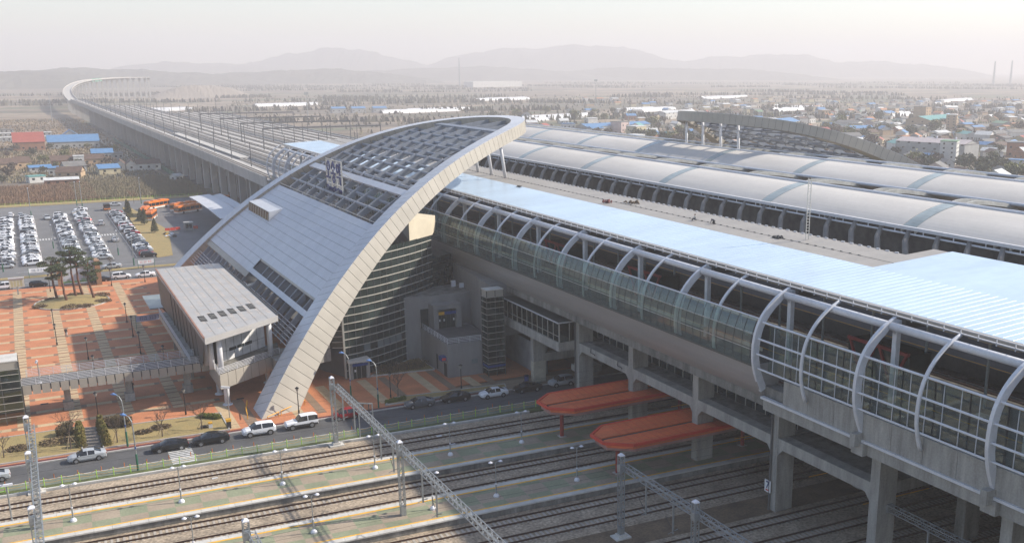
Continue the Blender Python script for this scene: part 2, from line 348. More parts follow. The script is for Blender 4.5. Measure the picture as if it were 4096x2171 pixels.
# crosswalk and lane marks
CW = MB()
for i in range(9): CW.box(12.6, 15.6, 136.4+i*.66, 136.4+i*.66+.36, -.083, -.078)
struct(CW.build('crosswalk_marking', paint_white), 'worn white crosswalk stripes by the lime fence')
def lanemark(name, rects, label, z=-.075):
    b = MB()
    for r in rects: b.box(r[0], r[1], r[2], r[3], z, z+.004)
    return struct(b.build(name, paint_white), label)
lanemark('lane_marking', [(x, x+3, 278.2-.03*x, 278.35-.03*x) for x in range(-60, 80, 8)]+[(x, x+3, 294-.03*x, 294.15-.03*x) for x in range(-60, 34, 8)], 'dashed white lane lines on the road behind the plaza')
lanemark('parking_marking', [(x-.06, x+.06, 303, 404) for x in (2.3, 7.7, 19.3, 25)]+[(19.6+i*.8, 20+i*.8, 349, 352.3) for i in range(6)]+[(2.6+i*.8, 3+i*.8, 348.5, 351.5) for i in range(6)], 'white bay lines and crossings of the car park', -.115)

# ------------------------------------------------------------------ tracks
def rail_prof(y): return [(y-.07, 0), (y+.07, 0), (y+.07, .03), (y+.02, .05), (y+.035, .17), (y-.035, .17), (y-.02, .05), (y-.07, .03)]
slp = MB(); slp.box(-.13, .13, -1.02, 1.02, 0, .12); slp = slp.mesh('sleeper', sleeper_m)
rot = math.atan(TM)
def track(y0, x0, x1, label, sl0=None, sl1=None, step=.62):
    t = thing('railway_track', label, 'railway track', (0, y0, 0), rot, 'lower railway tracks')
    for s in (-.75, .75):
        b = MB(); pr = rail_prof(s); b.ring([[(x, y, .1+z) for y, z in pr] for x in (x0, x1)]); b.build('rail', rail_rust, t)
    x = sl0 if sl0 is not None else x0; k = 0
    while x < (sl1 if sl1 is not None else x1) and k < 290:
        put('sleeper', slp, t, (x, random.uniform(-.02, .02), -.04)); x += step; k += 1
    return t
track(130.7, -40, 160, 'railway track beside the lime fence and ditch wall', -12, 66)
track(126.25, -40, 160, 'railway track along the far edge of the first platform', -12, 62)
track(115.3, -40, 160, 'railway track along the near edge of the first platform', -10, 64)
track(110.85, -40, 160, 'railway track along the far edge of the second platform', 0, 68)
track(100.15, -20, 160, 'railway track along the near edge of the second platform', 20, 76)
track(95.7, -20, 160, 'railway track between the second platform track and the soil strip', 25, 80)
track(86.5, 10, 160, 'railway track in front of the pillar with the seven plaque', 48, 95)
track(82.0, 10, 160, 'railway track behind the pillar with the cut-off number plaque', 52, 95)
track(77.4, 30, 160, 'shaded railway track under the viaduct beside the hanging lattice beam', 62, 100)
track(73.0, 30, 160, 'innermost shaded railway track under the viaduct', 66, 105)
# white balise boxes
bx = MB(); bx.box(-.35, .35, -.12, .12, 0, .16); bx = bx.mesh('signal_box', white_board)
for i, (x, y, l) in enumerate(((16.5, 128.3, 'white signal box beside the crosswalk lane track'), (46.5, 128.7, 'white signal box on the track by the first red canopy'), (47, 124.7, 'white signal box at the first platform far edge'), (55.5, 108.5, 'white signal box between the rails of the second platform'), (19.5, 124.9, 'white signal box in the ballast by the lamp post'))):
    o = put('signal_box', bx, None, (x, y, .02), rot); tag(o, l, 'signal box', 'track signal boxes')
# ------------------------------------------------------------------ lower platforms
def plat_mat():
    m = bpy.data.materials.new('platform_pavers'); m.use_nodes = True; t = m.node_tree; p = t.nodes['Principled BSDF']; p.inputs['Roughness'].default_value = .85
    tc = t.nodes.new('ShaderNodeTexCoord'); mp = t.nodes.new('ShaderNodeMapping'); mp.inputs['Scale'].default_value = (1/2.9, 1/2.55, 0); mp.inputs['Location'].default_value = (.1, .0, .5)
    t.links.new(tc.outputs['Object'], mp.inputs[0]); ck = t.nodes.new('ShaderNodeTexChecker'); ck.inputs['Scale'].default_value = 1; t.links.new(mp.outputs[0], ck.inputs[0])
    ck.inputs[1].default_value = (.235, .25, .16, 1); ck.inputs[2].default_value = (.33, .265, .195, 1)
    g = t.nodes.new('ShaderNodeNewGeometry'); out = ck.outputs[0]
    for sc, lo, hi in ((.25, .82, 1.15), (6, .85, 1.15)):
        n = t.nodes.new('ShaderNodeTexNoise'); n.inputs['Scale'].default_value = sc; n.inputs['Detail'].default_value = 4; t.links.new(g.outputs['Position'], n.inputs['Vector'])
        mr = t.nodes.new('ShaderNodeMapRange'); mr.inputs[1].default_value = .3; mr.inputs[2].default_value = .7; mr.inputs[3].default_value = lo; mr.inputs[4].default_value = hi; t.links.new(n.outputs[0], mr.inputs[0])
        mx = t.nodes.new('ShaderNodeMix'); mx.data_type = 'RGBA'; mx.blend_type = 'MULTIPLY'; mx.inputs[0].default_value = 1; t.links.new(out, mx.inputs[6]); t.links.new(mr.outputs[0], mx.inputs[7]); out = mx.outputs[2]
    t.links.new(out, p.inputs['Base Color']); return m
pm = plat_mat()
eslab = MB(); eslab.box(.012, 1.838, -.42, .42, 0, .16); eslab = eslab.mesh('edge_slab', edge_stone)
def platform(y0, y1, label):
    b = MB(); b.box(-40, 160, y0+.75, y1-.75, -.3, .9); o = struct(b.build('platform', pm), label); o.location = (0, 0, 0); o.rotation_euler = (0, 0, rot)
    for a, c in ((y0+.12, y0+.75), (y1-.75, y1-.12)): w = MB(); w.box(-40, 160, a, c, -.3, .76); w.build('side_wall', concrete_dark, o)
    for yc, yl in ((y0+.42, y0+.98), (y1-.42, y1-.98)):
        for i in range(64):
            x = -16+i*1.85; put('edge_slab', eslab, o, (x, yc, .765+random.uniform(0, .01)))
        q = MB(); q.box(-16, 102, yl-.17, yl+.17, .9, .912); q.build('safety_line', yellow_line, o)
    return o
platform(116.9, 124.1, 'first open platform with green and tan paving')
platform(102.0, 109.2, 'second open platform with green and tan paving')
# platform lamps: twin heads on a pole with a bell foot
def lamp_parts(t):
    b = MB(); b.tube([(0, 0, .0), (0, 0, .18), (0, 0, .36), (0, 0, .42)], [.36, .34, .2, .1], 12); b.build('foot', lamp_white, t, smooth=False)
    b = MB(); b.tube([(0, 0, .4), (0, 0, 1.6)], .085, 8); b.tube([(0, 0, 1.6), (0, 0, 4.4)], .055, 8); b.build('pole', steel_grey, t)
    b = MB(); b.tube([(0, 0, 1.55), (0, 0, 1.72)], .11, 8); b.build('collar', lamp_white, t)
    for s in (-1, 1):
        b = MB(); b.tube([(0, 0, 4.1), (s*.22, 0, 4.45), (s*.55, 0, 4.5)], .03, 6); b.build('arm', steel_grey, t)
        b = MB(); b.tube([(s*.62, 0, 4.38), (s*.62, 0, 4.46), (s*.62, 0, 4.55)], [.27, .22, .06], 12); b.build('lamp_shade', lamp_white, t)
lamp0 = None
wl = ['beside the silver sedan', 'beside the crosswalk', 'opposite the white suv', 'beside the lattice mast', 'opposite the black sedans', 'nearest the first red canopy']
for i, x in enumerate((.3, 11.6, 23.1, 34.5, 44.5, 54.6)):
    l = 'twin-headed platform lamp on the first platform, '+ordw(i)+' from the left lattice gantry'
    if lamp0 is None:
        lamp0 = thing('platform_lamp', l, 'lamp post', (x, ty(120.4, x)+.7, .9), rot, 'platform lamps'); lamp_parts(lamp0); CH[lamp0.name] = list(lamp0.children)
    else: dup(lamp0, (x, ty(120.5, x)+.6, .9), rot, l)
for i, x in enumerate((10.8, 23.0, 36.5, 44.3, 54.9)):
    dup(lamp0, (x, ty(105.75, x), .9), rot, 'twin-headed platform lamp on the second platform, '+ordw(i)+' from the left lattice gantry')
# small box light at frame edge
t = thing('yard_light', 'grey post with flat white box head beside the left lattice mast', 'lamp post', (-5.7, 124.6, .9)); b = MB(); b.tube([(0, 0, 0), (0, 0, 4.2)], .09, 8); b.build('pole', steel_grey, t); b = MB(); b.box(-.6, .6, -.15, .15, 4.2, 4.42); b.build('lamp_head', lamp_white, t)
# ------------------------------------------------------------------ catenary gantries
def lattice(b, p, q, w, up, n, r=.035, dia=.022):
    p, q, up = Vector(p), Vector(q), Vector(up); d = (q-p).normalized(); s = d.cross(up).normalized()*w/2; u = up*w/2
    cs = [s+u, -s+u, -s-u, s-u]
    for c in cs: b.bar(p+c, q+c, r*2, r*2, 0, up)
    for i in range(n):
        a, e = p+(q-p)*(i/n), p+(q-p)*((i+1)/n)
        for j in range(4):
            c0, c1 = cs[j], cs[(j+1) % 4]
            b.bar(a+(c0 if (i % 2 == 0) else c1), e+(c1 if (i % 2 == 0) else c0), dia*2, dia*2, 0, up)
def mast(t, x, y, z0, z1, w=.52):
    b = MB(); b.box(x-w/2-.03, x+w/2+.03, y-w/2-.03, y+w/2+.03, z0, z0+1.1); b.build('mast_shoe', steel_grey, t)
    b = MB(); lattice(b, (x, y, z0+1.1), (x, y, z1), w, (0, 1, 0), int((z1-z0)*2.2), .05, .022); b.build('mast', steel_grey, t)
    b = MB(); b.tube([(x, y, z1), (x, y, z1+.1), (x, y, z1+.3)], [.42, .42, .12], 4); b.build('mast_cap', lamp_white, t)
def drop(t, x, y, zb):
    b = MB(); b.bar((x, y, zb), (x, y, zb-3.6), .16, .16); b.bar((x-.6, y, zb-3.5), (x+.6, y, zb-3.2), .05); b.build('drop_post', steel_grey, t)
    b = MB(); b.bar((x, y, zb-3.3), (x+.1, y+1.5, zb-2.4), .06); b.bar((x, y, zb-2.0), (x+.1, y+1.6, zb-2.35), .05); b.bar((x, y, zb-3.3), (x, y-1.4, zb-2.7), .05); b.build('cantilever_arm', M('dark_insulator', (.05, .045, .04), .5), t)
def gantry(x, masts, y0, y1, zb, drops, label, bases=True):
    t = thing('catenary_gantry', label, 'gantry', (0, 0, 0), 0, 'lattice catenary gantries')
    for y, zg in masts:
        mast(t, x, y, zg, 9.65)
        b = MB(); b.box(x-.34, x+.34, y-.34, y+.34, zb-.75, zb+.05); b.build('joint_box', steel_grey, t)
        if zg < .5: b = MB(); b.box(x-.95, x+.95, y-.75, y+.75, -.1, .22); b.box(x-.5, x+.5, y-.45, y+.45, .22, .5); b.build('footing', edge_stone, t)
    b = MB(); lattice(b, (x+.45, y0, zb-.35), (x+.45, y1, zb-.35), .62, (0, 0, 1), int(abs(y1-y0)*1.6), .04, .022); b.build('truss_beam', steel_grey, t)
    for y in drops: drop(t, x+.45, y, zb-.6)
    return t
gantry(33.0, [(132.4, .22), (104.3, .9)], 132.4, 70, 8.8, (129.2, 123.9, 113.0, 108.3, 98.5, 94.2), 'lattice gantry across the tracks from the red car towards the viewer')
gantry(52.5, [(88.6, .22), (74.5, .0)], 88.6, 60, 8.6, (84.2, 79.0), 'lattice gantry standing on the bare soil strip')
gantry(14.0, [(91.6, .0), (72, .0)], 91.6, 60, 8.6, (86.5,), 'lattice gantry of which only the mast top shows at the bottom edge')
gantry(-3.1, [(134.5, .22), (121.0, .9), (104.6, .9)], 134.5, 90, 8.8, (130.5, 125.6, 115), 'lattice gantry by the glass lift tower')
t = thing('catenary_beam', 'lattice beam bolted to the pillar under the viaduct', 'gantry', (0, 0, 0), 0, 'lattice catenary gantries')
b = MB(); lattice(b, (73.0, 69.2, 6.6), (73.0, 52, 6.6), .62, (0, 0, 1), 26, .04, .022); b.build('truss_beam', steel_grey, t); b = MB(); b.box(72.6, 73.4, 69.1, 69.9, 6.1, 7.0); b.build('bracket_plate', steel_grey, t)
for y in (64, 60): drop(t, 73, y, 6.3)
# insulator rack near gantry
t = thing('insulator_rack', 'small grey rack with insulator strings beside the road gantry', 'rack', (36.6, 133.2, 0)); b = MB(); b.bar((0, 0, 0), (0, 0, 5.3), .14); b.bar((1.6, -1.2, 0), (1.6, -1.2, 5.3), .14); b.bar((0, 0, 5.3), (1.6, -1.2, 5.3), .16); b.build('frame', steel_grey, t)
for s in (.35, .75): b = MB(); b.tube([(1.6*s, -1.2*s, 5.2), (1.6*s, -1.2*s, 3.7)], .07, 6); b.build('insulator', dark_trim, t)
# overhead wires
for i, (y, nm) in enumerate(((130.7, 'first track by the ditch wall'), (126.25, 'far track of the first platform'), (115.3, 'near track of the first platform'), (110.85, 'far track of the second platform'), (100.15, 'near track of the second platform'), (95.7, 'track by the soil strip'))):
    b = MB(); b.tube([(-40, ty(y, -40), 5.5), (70, ty(y, 70), 5.5)], .012, 4); b.tube([(-40, ty(y, -40), 6.5), (-3, ty(y, -3), 6.6), (15, ty(y, 15), 6.1), (33, ty(y, 33), 6.6), (52, ty(y, 52), 6.1), (70, ty(y, 70), 6.5)], .012, 4)
    tag(b.build('overhead_wire', dark_trim), 'thin overhead wire above the '+nm, 'overhead wire', 'overhead wires')
# ------------------------------------------------------------------ lime fence
t = thing('chain_fence', 'lime post fence with drooping yellow chain between road and tracks', 'fence', (0, 0, 0))
pst = MB(); pst.tube([(0, 0, 0), (0, 0, 1.15)], .045, 6); pst = pst.mesh('post', lime_post)
wire = MB()
fy = lambda x: 136.1-.036*x
X = [-12+i*1.95 for i in range(44)]
for i, x in enumerate(X):
    put('post', pst, t, (x, fy(x), 0))
    if i:
        a = X[i-1]
        for h, sag in ((1.05, .3), (.55, .1)): wire.tube([(a, fy(a), h), ((a+x)/2, fy((a+x)/2), h-sag), (x, fy(x), h)], .018, 4)
wire.build('chain', yellow_steel, t)
dl = MB(); dl.tube([(0, 0, 0), (0, 0, .55)], .05, 6); dl = dl.mesh('delineator', orange_post)
for i in range(26):
    x = -6.5+i*2.7; o = put('delineator_post', dl, None, (x, 138.95-.032*x, -.09)); tag(o, 'slim orange delineator post on the lane line, '+ordw(i)+' from the left edge', 'bollard', 'orange delineator posts')
b = MB(); b.box(-60, 120, -.07, .07, -.084, -.08); o = b.build('lane_marking', paint_white); struct(o, 'white line between road and green lane'); o.location = (0, 138.8, 0); o.rotation_euler = (0, 0, -.032)
t = thing('gate_barrier', 'lime tubular barrier at the end of the chain fence', 'barrier', (-7.6, 136.4, 0)); b = MB()
for h in (.2, .7, 1.1): b.tube([(-2, 0, h), (1.1, 0, h)], .05, 6)
b.tube([(1.1, 0, 0), (1.1, 0, 1.15)], .05, 6); b.tube([(-2, 0, 0), (-2, 0, 1.15)], .05, 6); b.build('rail', lime_post, t)
# ------------------------------------------------------------------ station on the viaduct
ST = thing('station_building', 'long elevated station hall with ribs, glass screens and vaulted roofs', 'station')
PY = [22+16.0*i for i in range(20)]              # pillar bays along the line, 22 .. 326
Y0, Y1 = 6, 334
RIB = [(69.0, 15.0), (68.25, 16.7), (67.8, 18.3), (67.68, 19.8), (67.85, 21.5), (68.4, 23.1), (69.4, 24.5), (70.8, 25.7), (72.5, 26.55)]
def prof_at(z):
    for (xa, za), (xb, zb) in zip(RIB, RIB[1:]):
        if za <= z <= zb: return xa+(xb-xa)*(z-za)/(zb-za)
    return RIB[-1][0]
def dense(pts, n=3):
    out = []
    P = [Vector((*p, 0)) for p in pts]
    for i in range(len(P)-1):
        p0, p1, p2, p3 = P[max(i-1, 0)], P[i], P[i+1], P[min(i+2, len(P)-1)]
        for k in range(n):
            t = k/n; out.append(.5*((2*p1)+(p2-p0)*t+(2*p0-5*p1+4*p2-p3)*t*t+(3*p1-p0-3*p2+p3)*t**3))
    out.append(P[-1]); return [(v.x, v.y) for v in out]
RD = dense(RIB)
def ribmesh(depth, wid):
    b = MB(); rings = []
    for i, (x, z) in enumerate(RD):
        a, c = RD[max(i-1, 0)], RD[min(i+1, len(RD)-1)]; tx, tz = c[0]-a[0], c[1]-a[1]; l = math.hypot(tx, tz); nx, nz = tz/l, -tx/l   # inward normal (+x side)
        dd = depth*(1 if 14.9 < z < 26 else .8)
        rings.append([(x, -wid/2, z), (x, wid/2, z), (x+nx*dd, wid/2, z+nz*dd), (x+nx*dd, -wid/2, z+nz*dd)])
    b.ring(rings); return b.mesh('rib', steel_white)
def ribtube(r):
    b = MB(); b.tube([(x+r, 0, z) for x, z in RD[2:]], r, 8); return b.mesh('slim_rib', steel_white, True)
rm, rt2 = ribmesh(.85, .38), ribtube(.2)
RD_, RD = RD, [(x+.32, z) for x, z in RD if z > 17.6]; rm_in = ribmesh(.8, .38); RD = RD_
colm = MB(); colm.box(-.28, .28, -.28, .28, 17.2, 26.2); colm.bar((-.1, 0, 24.6), (-1.2, 0, 26.0), .14); colm = colm.mesh('platform_column', steel_white)
pil = MB(); pil.box(71.4, 73.9, -.62, .62, -.3, 12.9); pil = pil.mesh('pillar', concrete)
pil2 = MB(); pil2.box(0, 2.4, -.65, .65, -.3, 13.2); pil2 = pil2.mesh('pillar', concrete_dark)
capm = MB(); capm.box(68.6, 73.6, -.8, .8, 13.0, 14.3); capm.box(67.9, 69.2, -.35, .35, 14.0, 15.3); capm = capm.mesh('pillar_cap', concrete)
hau = MB(); hau.prism([(0, 0), (1.1, 0), (0, 0)], 0, 1)
def haunch(x0, x1, y, s, z0=7.2, z1=8.0):
    b = MB(); b.v = [(x0, y, z0), (x1, y, z0), (x0, y, z1), (x1, y, z1), (x0, y+s*.8, z1), (x1, y+s*.8, z1)]; b.f = [(0, 2, 4), (1, 5, 3), (0, 4, 5, 1), (0, 1, 3, 2), (2, 3, 5, 4)]; b.m = [0]*5; return b
for k, y in enumerate(PY):
    put('pillar', pil, ST, (0, y, 0))
    for x in (84.6, 98, 111.5, 126, 140, 153): put('pillar', pil2, ST, (x, y, 0))
    inside = 90 < y < 229; put('rib', rm_in if inside else rm, ST, (0, y, 0)); put('slim_rib', rt2, ST, (.3 if 80 < y < 229 else 0, y+8, 0)); put('platform_column', colm, ST, (72.9, y, 0))
    if y < 80 or y > 230: put('pillar_cap', capm, ST, (0, y, 0))
    # lower concourse beam between pillars
    if 70 <= y < 230:
        b = MB(); b.box(71.43, 72.9, y+.62, y+15.38, 7.95, 9.2); b.build('beam', concrete, ST)
        for s, yy in ((1, y+.62), (-1, y+15.38)): haunch(71.46, 72.87, yy, s, 7.1, 7.96).build('haunch', concrete, ST)
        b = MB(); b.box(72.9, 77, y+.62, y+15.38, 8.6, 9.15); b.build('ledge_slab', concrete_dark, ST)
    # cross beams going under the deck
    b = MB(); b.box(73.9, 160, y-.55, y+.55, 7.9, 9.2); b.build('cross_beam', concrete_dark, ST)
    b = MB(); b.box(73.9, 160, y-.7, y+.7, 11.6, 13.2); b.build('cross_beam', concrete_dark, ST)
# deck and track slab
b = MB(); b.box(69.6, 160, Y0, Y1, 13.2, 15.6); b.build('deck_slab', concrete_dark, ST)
b = MB(); b.box(160, 161, Y0, Y1, -.3, 27); b.build('far_light_blocking_wall', concrete_dark, ST)  # unseen wall, carried down to the ground to keep light out under the deck
# concrete parapet girder seen where there is no belly cladding
for (ya, yb, nm) in ((Y0, 85.6, 0), (230, Y1, 1)):
    for j in range(int((yb-ya)/4)):
        y = ya+j*4; b = MB(); b.box(69.0, 69.55, y+.02, y+3.98, 14.6, 17.3); b.build('parapet_panel', concrete, ST)
    b = MB(); b.box(68.75, 69.25, ya, yb, 14.35, 14.6); b.build('edge_beam', steel_white, ST)
    b = MB(); b.box(69.2, 71.4, ya, yb, 13.0, 14.4); b.build('girder', concrete, ST)
    for z, r in ((17.9, .11), (19.6, .12), (21.3, .12), (23.1, .13)):
        b = MB(); x = prof_at(z)+.35; b.tube([(x, ya, z), (x, yb, z)], r, 8); b.build('screen_rail', steel_white, ST)
    n = int((yb-ya)/8); 
    for i in range(n*4):
        y = yb-1-(i*2) if nm == 0 else ya+1+i*2
        if i % 4 == 3 and False: continue
        b = MB(); b.bar((69.5, y, 17.3), (69.6, y, 22.6), .07, .07); b.build('screen_post', steel_white, ST)
    for i in range(int((yb-ya)/4)):
        y = yb-2-i*4 if nm == 0 else ya+2+i*4
        if 30 < y < 310: b = MB(); b.box(69.56, 69.6, y-1.9, y+1.9, 17.4, 22.6); b.build('screen_glass', glass_screen, ST)
# belly cladding with long shallow panels
BEL = dense([(67.95, 18.2), (68.25, 16.8), (68.85, 15.3), (69.9, 13.9), (71.3, 12.9), (73.5, 12.25), (77, 12.0)], 2)
for j in range(len(BEL)-1):
    (xa, za), (xb, zb) = BEL[j], BEL[j+1]
    for i in range(9):
        ya = 86.2+i*16; yb = ya+15.98
        b = MB(); b.quad((xa, ya, za), (xa, yb, za), (xb, yb, zb-.01), (xb, ya, zb-.01)); b.quad((xa+.15, ya, za), (xb+.15, ya, zb), (xb+.15, yb, zb), (xa+.15, yb, za)); b.build('belly_panel', cladding, ST)
b = MB(); b.prism([(x, z) for x, z in BEL]+[(77, 18.2)], 0, .25); 
e = MB(); e.v = [(x, 85.9+z*1.0, y) for x, y, z in b.v]; e.f = b.f; e.m = b.m; e.build('belly_end_plate', cladding, ST)
b = MB(); b.box(67.75, 68.1, 86.2, 230, 18.08, 18.3); b.build('glass_sill', mull_dark, ST)
# curved glass screen, three rows of panes
rows = [(18.32, 20.0), (20.05, 21.72), (21.77, 23.35)]
pms = []
for za, zb in rows:
    b = MB(); xa, xm, xb = prof_at(za), prof_at((za+zb)/2), prof_at(zb); zm = (za+zb)/2
    b.quad((xa, .04, za), (xa, 1.56, za), (xm, 1.56, zm), (xm, .04, zm)); b.quad((xm, .04, zm), (xm, 1.56, zm), (xb, 1.56, zb), (xb, .04, zb)); pms.append(b.mesh('glass_pane', glass_clear))
mu = MB(); mu.tube([(prof_at(z)-.02, 0, z) for z in (18.3, 19.2, 20, 21, 21.75, 22.6, 23.4)], .035, 4); mu = mu.mesh('glazing_bar', mull_dark)
for i in range(90):
    y = 86.4+i*1.6
    for me in pms: put('glass_pane', me, ST, (0, y, 0))
    put('glazing_bar', mu, ST, (0, y, 0))
for z, r, mt in ((20.02, .04, mull), (21.74, .05, mull), (23.42, .1, steel_white)):
    b = MB(); b.tube([(prof_at(z), 86.2, z), (prof_at(z), 230, z)], r, 6); b.build('glazing_rail', mt, ST)
# inner rail behind glass
b = MB(); b.box(69.2, 69.3, 86.2, 230, 19.6, 20.0); b.build('inner_rail', mull, ST)
# ridge tube, in bay-long pieces
for k, y in enumerate(PY[:-1]):
    b = MB(); b.tube([(71.9, y+.22, 25.75), (71.9, y+15.78, 25.75)], .42, 14); b.build('ridge_tube', steel_white, ST, smooth=True)
# flat roof over the near platform
def rz(x): return 26.95+(x-73.6)*.055
b = MB(); b.prism([(73.6, Y0), (98, Y0), (98, 89), (93, 89), (93, Y1), (73.6, Y1)], 26.2, 0, top=[rz(73.6)-.12, rz(98)-.12, rz(98)-.12, rz(93)-.12, rz(93)-.12, rz(73.6)-.12]); b.build('roof_deck', roof_grey, ST)
def sheet(x0, x1, y0, y1, off, mat, name):
    b = MB(); b.v = [(x0, y0, rz(x0)+off), (x1, y0, rz(x1)+off), (x1, y1, rz(x1)+off), (x0, y1, rz(x0)+off), (x0, y0, rz(x0)+off-.1), (x1, y0, rz(x1)+off-.1), (x1, y1, rz(x1)+off-.1), (x0, y1, rz(x0)+off-.1)]
    b.f = [(0, 1, 2, 3), (7, 6, 5, 4), (0, 4, 5, 1), (1, 5, 6, 2), (2, 6, 7, 3), (3, 7, 4, 0)]; b.m = [0]*6; return b.build(name, mat, ST)
seamm = MB(); seamm.v = [(0, -.03, 0), (11.2, -.03, 11.2*.055), (11.2, .03, 11.2*.055), (0, .03, 0), (0, -.02, .03), (11.2, -.02, 11.2*.055+.03), (11.2, .02, 11.2*.055+.03), (0, .02, .03)]; seamm.f = [(4, 5, 6, 7), (0, 1, 5, 4), (2, 3, 7, 6), (3, 0, 4, 7), (1, 2, 6, 5)]; seamm.m = [0]*5; seamm = seamm.mesh('standing_seam', roof_blue)
for k in range(41):
    ya = Y0+k*8; yb = min(ya+7.985, Y1)
    sheet(73.45, 84.9, ya, yb, .06, roof_blue, 'blue_roof_sheet')
    if yb < 90: sheet(84.91, 97.9, ya, yb, .06, roof_blue, 'blue_roof_sheet')
    else: sheet(85.0, 88.3, ya, yb, 0.0, roof_grey, 'grey_roof_panel'); sheet(88.5, 92.8, ya, yb, 0.0, roof_grey, 'grey_roof_panel')
for i in range(290):
    y = 12+i*1.1; put('standing_seam', seamm, ST, (73.6, y, rz(73.6)+.06))
# eave strip, gutter rail and brackets
b = MB(); b.box(73.1, 73.46, Y0, Y1, 26.55, 26.98); b.build('eave_fascia', roof_grey, ST)
b = MB(); b.box(72.6, 72.72, Y0, Y1, 26.62, 26.72); b.box(72.6, 72.66, Y0, Y1, 27.05, 27.12); b.build('gutter_rail', steel_white, ST)
br = MB(); br.box(72.6, 73.2, -.05, .05, 26.5, 26.6); br.box(72.6, 72.68, -.04, .04, 26.4, 27.12); br = br.mesh('gutter_bracket', steel_white)
for i in range(150): put('gutter_bracket', br, ST, (0, 10+i*2.0, 0))
sf = MB(); sf.box(73.8, 77.4, .2, 2.9, 26.05, 26.12); sf = sf.mesh('soffit_board', soffit)
for k, y in enumerate(PY):
    for dy in (2.2, 5.2, 9.4): put('soffit_board', sf, ST, (0, y+dy, 0))
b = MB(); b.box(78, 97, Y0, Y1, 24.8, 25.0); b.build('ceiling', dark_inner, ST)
b = MB()
for y in PY: b.box(73.7, 97.5, y-.25, y+.25, 25.2, 26.3)
b.build('roof_girder', M('dark_roof_steel', (.12, .12, .12), .6), ST)
# roof walkway dotted lines
dotm = MB(); dotm.box(-.05, .05, -.2, .2, 0, .1); dotm = dotm.mesh('roof_anchor', mull_dark)
for i in range(150): y = 92+i*1.6; put('roof_anchor', dotm, ST, (88.4, y, rz(88.4)))
dot2 = MB(); dot2.box(-.06, .06, -.3, .3, 0, .14); dot2 = dot2.mesh('edge_block', steel_white)
for i in range(150): y = 90+i*1.6; put('edge_block', dot2, ST, (92.7, y, rz(92.7)))
# platforms and tracks inside
for xa, xb in ((75.3, 83.6), (92.5, 103), (128, 140), (148, 158)):
    b = MB(); b.box(xa, xb, Y0, Y1, 15.6, 17.25); b.build('upper_platform', floor_plat, ST)
    b = MB(); b.box(xa+.25, xa+.45, Y0, Y1, 17.25, 17.262); b.box(xb-.45, xb-.25, Y0, Y1, 17.25, 17.262); b.build('safety_line', yellow_line, ST)
for xc in (72.3, 86, 89.5, 108, 113, 118, 123, 144):
    for s in (-.75, .75): b = MB(); b.box(xc+s-.05, xc+s+.05, Y0, Y1, 15.75, 15.93); b.build('upper_rail', rail_rust, ST)
usl = MB(); usl.box(-1.2, 1.2, -.13, .13, 0, .12); usl = usl.mesh('upper_sleeper', concrete_dark)
for i in range(75): put('upper_sleeper', usl, ST, (72.3, 30+i*.9, 15.62))
# stair enclosures and platform columns
pcol = MB(); pcol.tube([(0, 0, 17.25), (0, 0, 25)], .16, 8); pcol = pcol.mesh('platform_post', steel_grey)
for y in PY:
    for dy in (3, 11): put('platform_post', pcol, ST, (80.5, y+dy, 0))
for ya in (72.5, 120, 148):
    b = MB(); b.box(77.6, 80.8, ya, ya+9, 17.25, 21.2); b.build('stair_enclosure', glass_dark, ST)
    b = MB(); b.bar((77.5, ya, 21.3), (77.5, ya+9, 21.3), .3, .35)
    for a in range(2): y = ya+a*4.5; b.bar((77.5, y+.3, 21.2), (77.5, y+2.25, 17.4), .26); b.bar((77.5, y+4.2, 21.2), (77.5, y+2.25, 17.4), .26)
    b.build('red_truss', red_steel, ST)
for y in (61, 98): b = MB(); b.box(77.4, 78.1, y, y+2.4, 17.65, 17.75); b.box(77.6, 77.9, y+.3, y+.5, 17.25, 17.65); b.box(77.6, 77.9, y+1.9, y+2.1, 17.25, 17.65); b.build('platform_bench', white_board, ST)
# concourse windows under the belly, pane by pane
pw = MB(); pw.box(75.4, 75.46, .03, 1.93, 9.2, 12.3); pw = pw.mesh('concourse_pane', glass_win); pwf = MB(); pwf.box(75.32, 75.4, -.04, .04, 9.15, 12.3); pwf.box(75.34, 75.4, 0, 1.97, 10.25, 10.32); pwf = pwf.mesh('window_frame', mull)
for i in range(64):
    y = 86.7+i*2.0; put('concourse_pane', pw, ST, (0, y, 0)); put('window_frame', pwf, ST, (0, y, 0))
# drain pipes on pillars
for y, z0 in ((86, 0), (134, 0)):
    b = MB(); b.tube([(71.25, y+.35, 0), (71.25, y+.35, 13.4), (70.4, y+.35, 14.3)], .12, 8); b.build('drain_pipe', M('grey_drain_pipe', (.12, .12, .12), .5), ST)
for y in (121.5, 129.5): b = MB(); b.tube([(71.38, y, 9.3), (71.3, y, 8.6), (71.3, y-1.2, 8.6), (71.3, y-1.25, 8.4)], .06, 6); b.build('drain_pipe', dark_trim, ST)
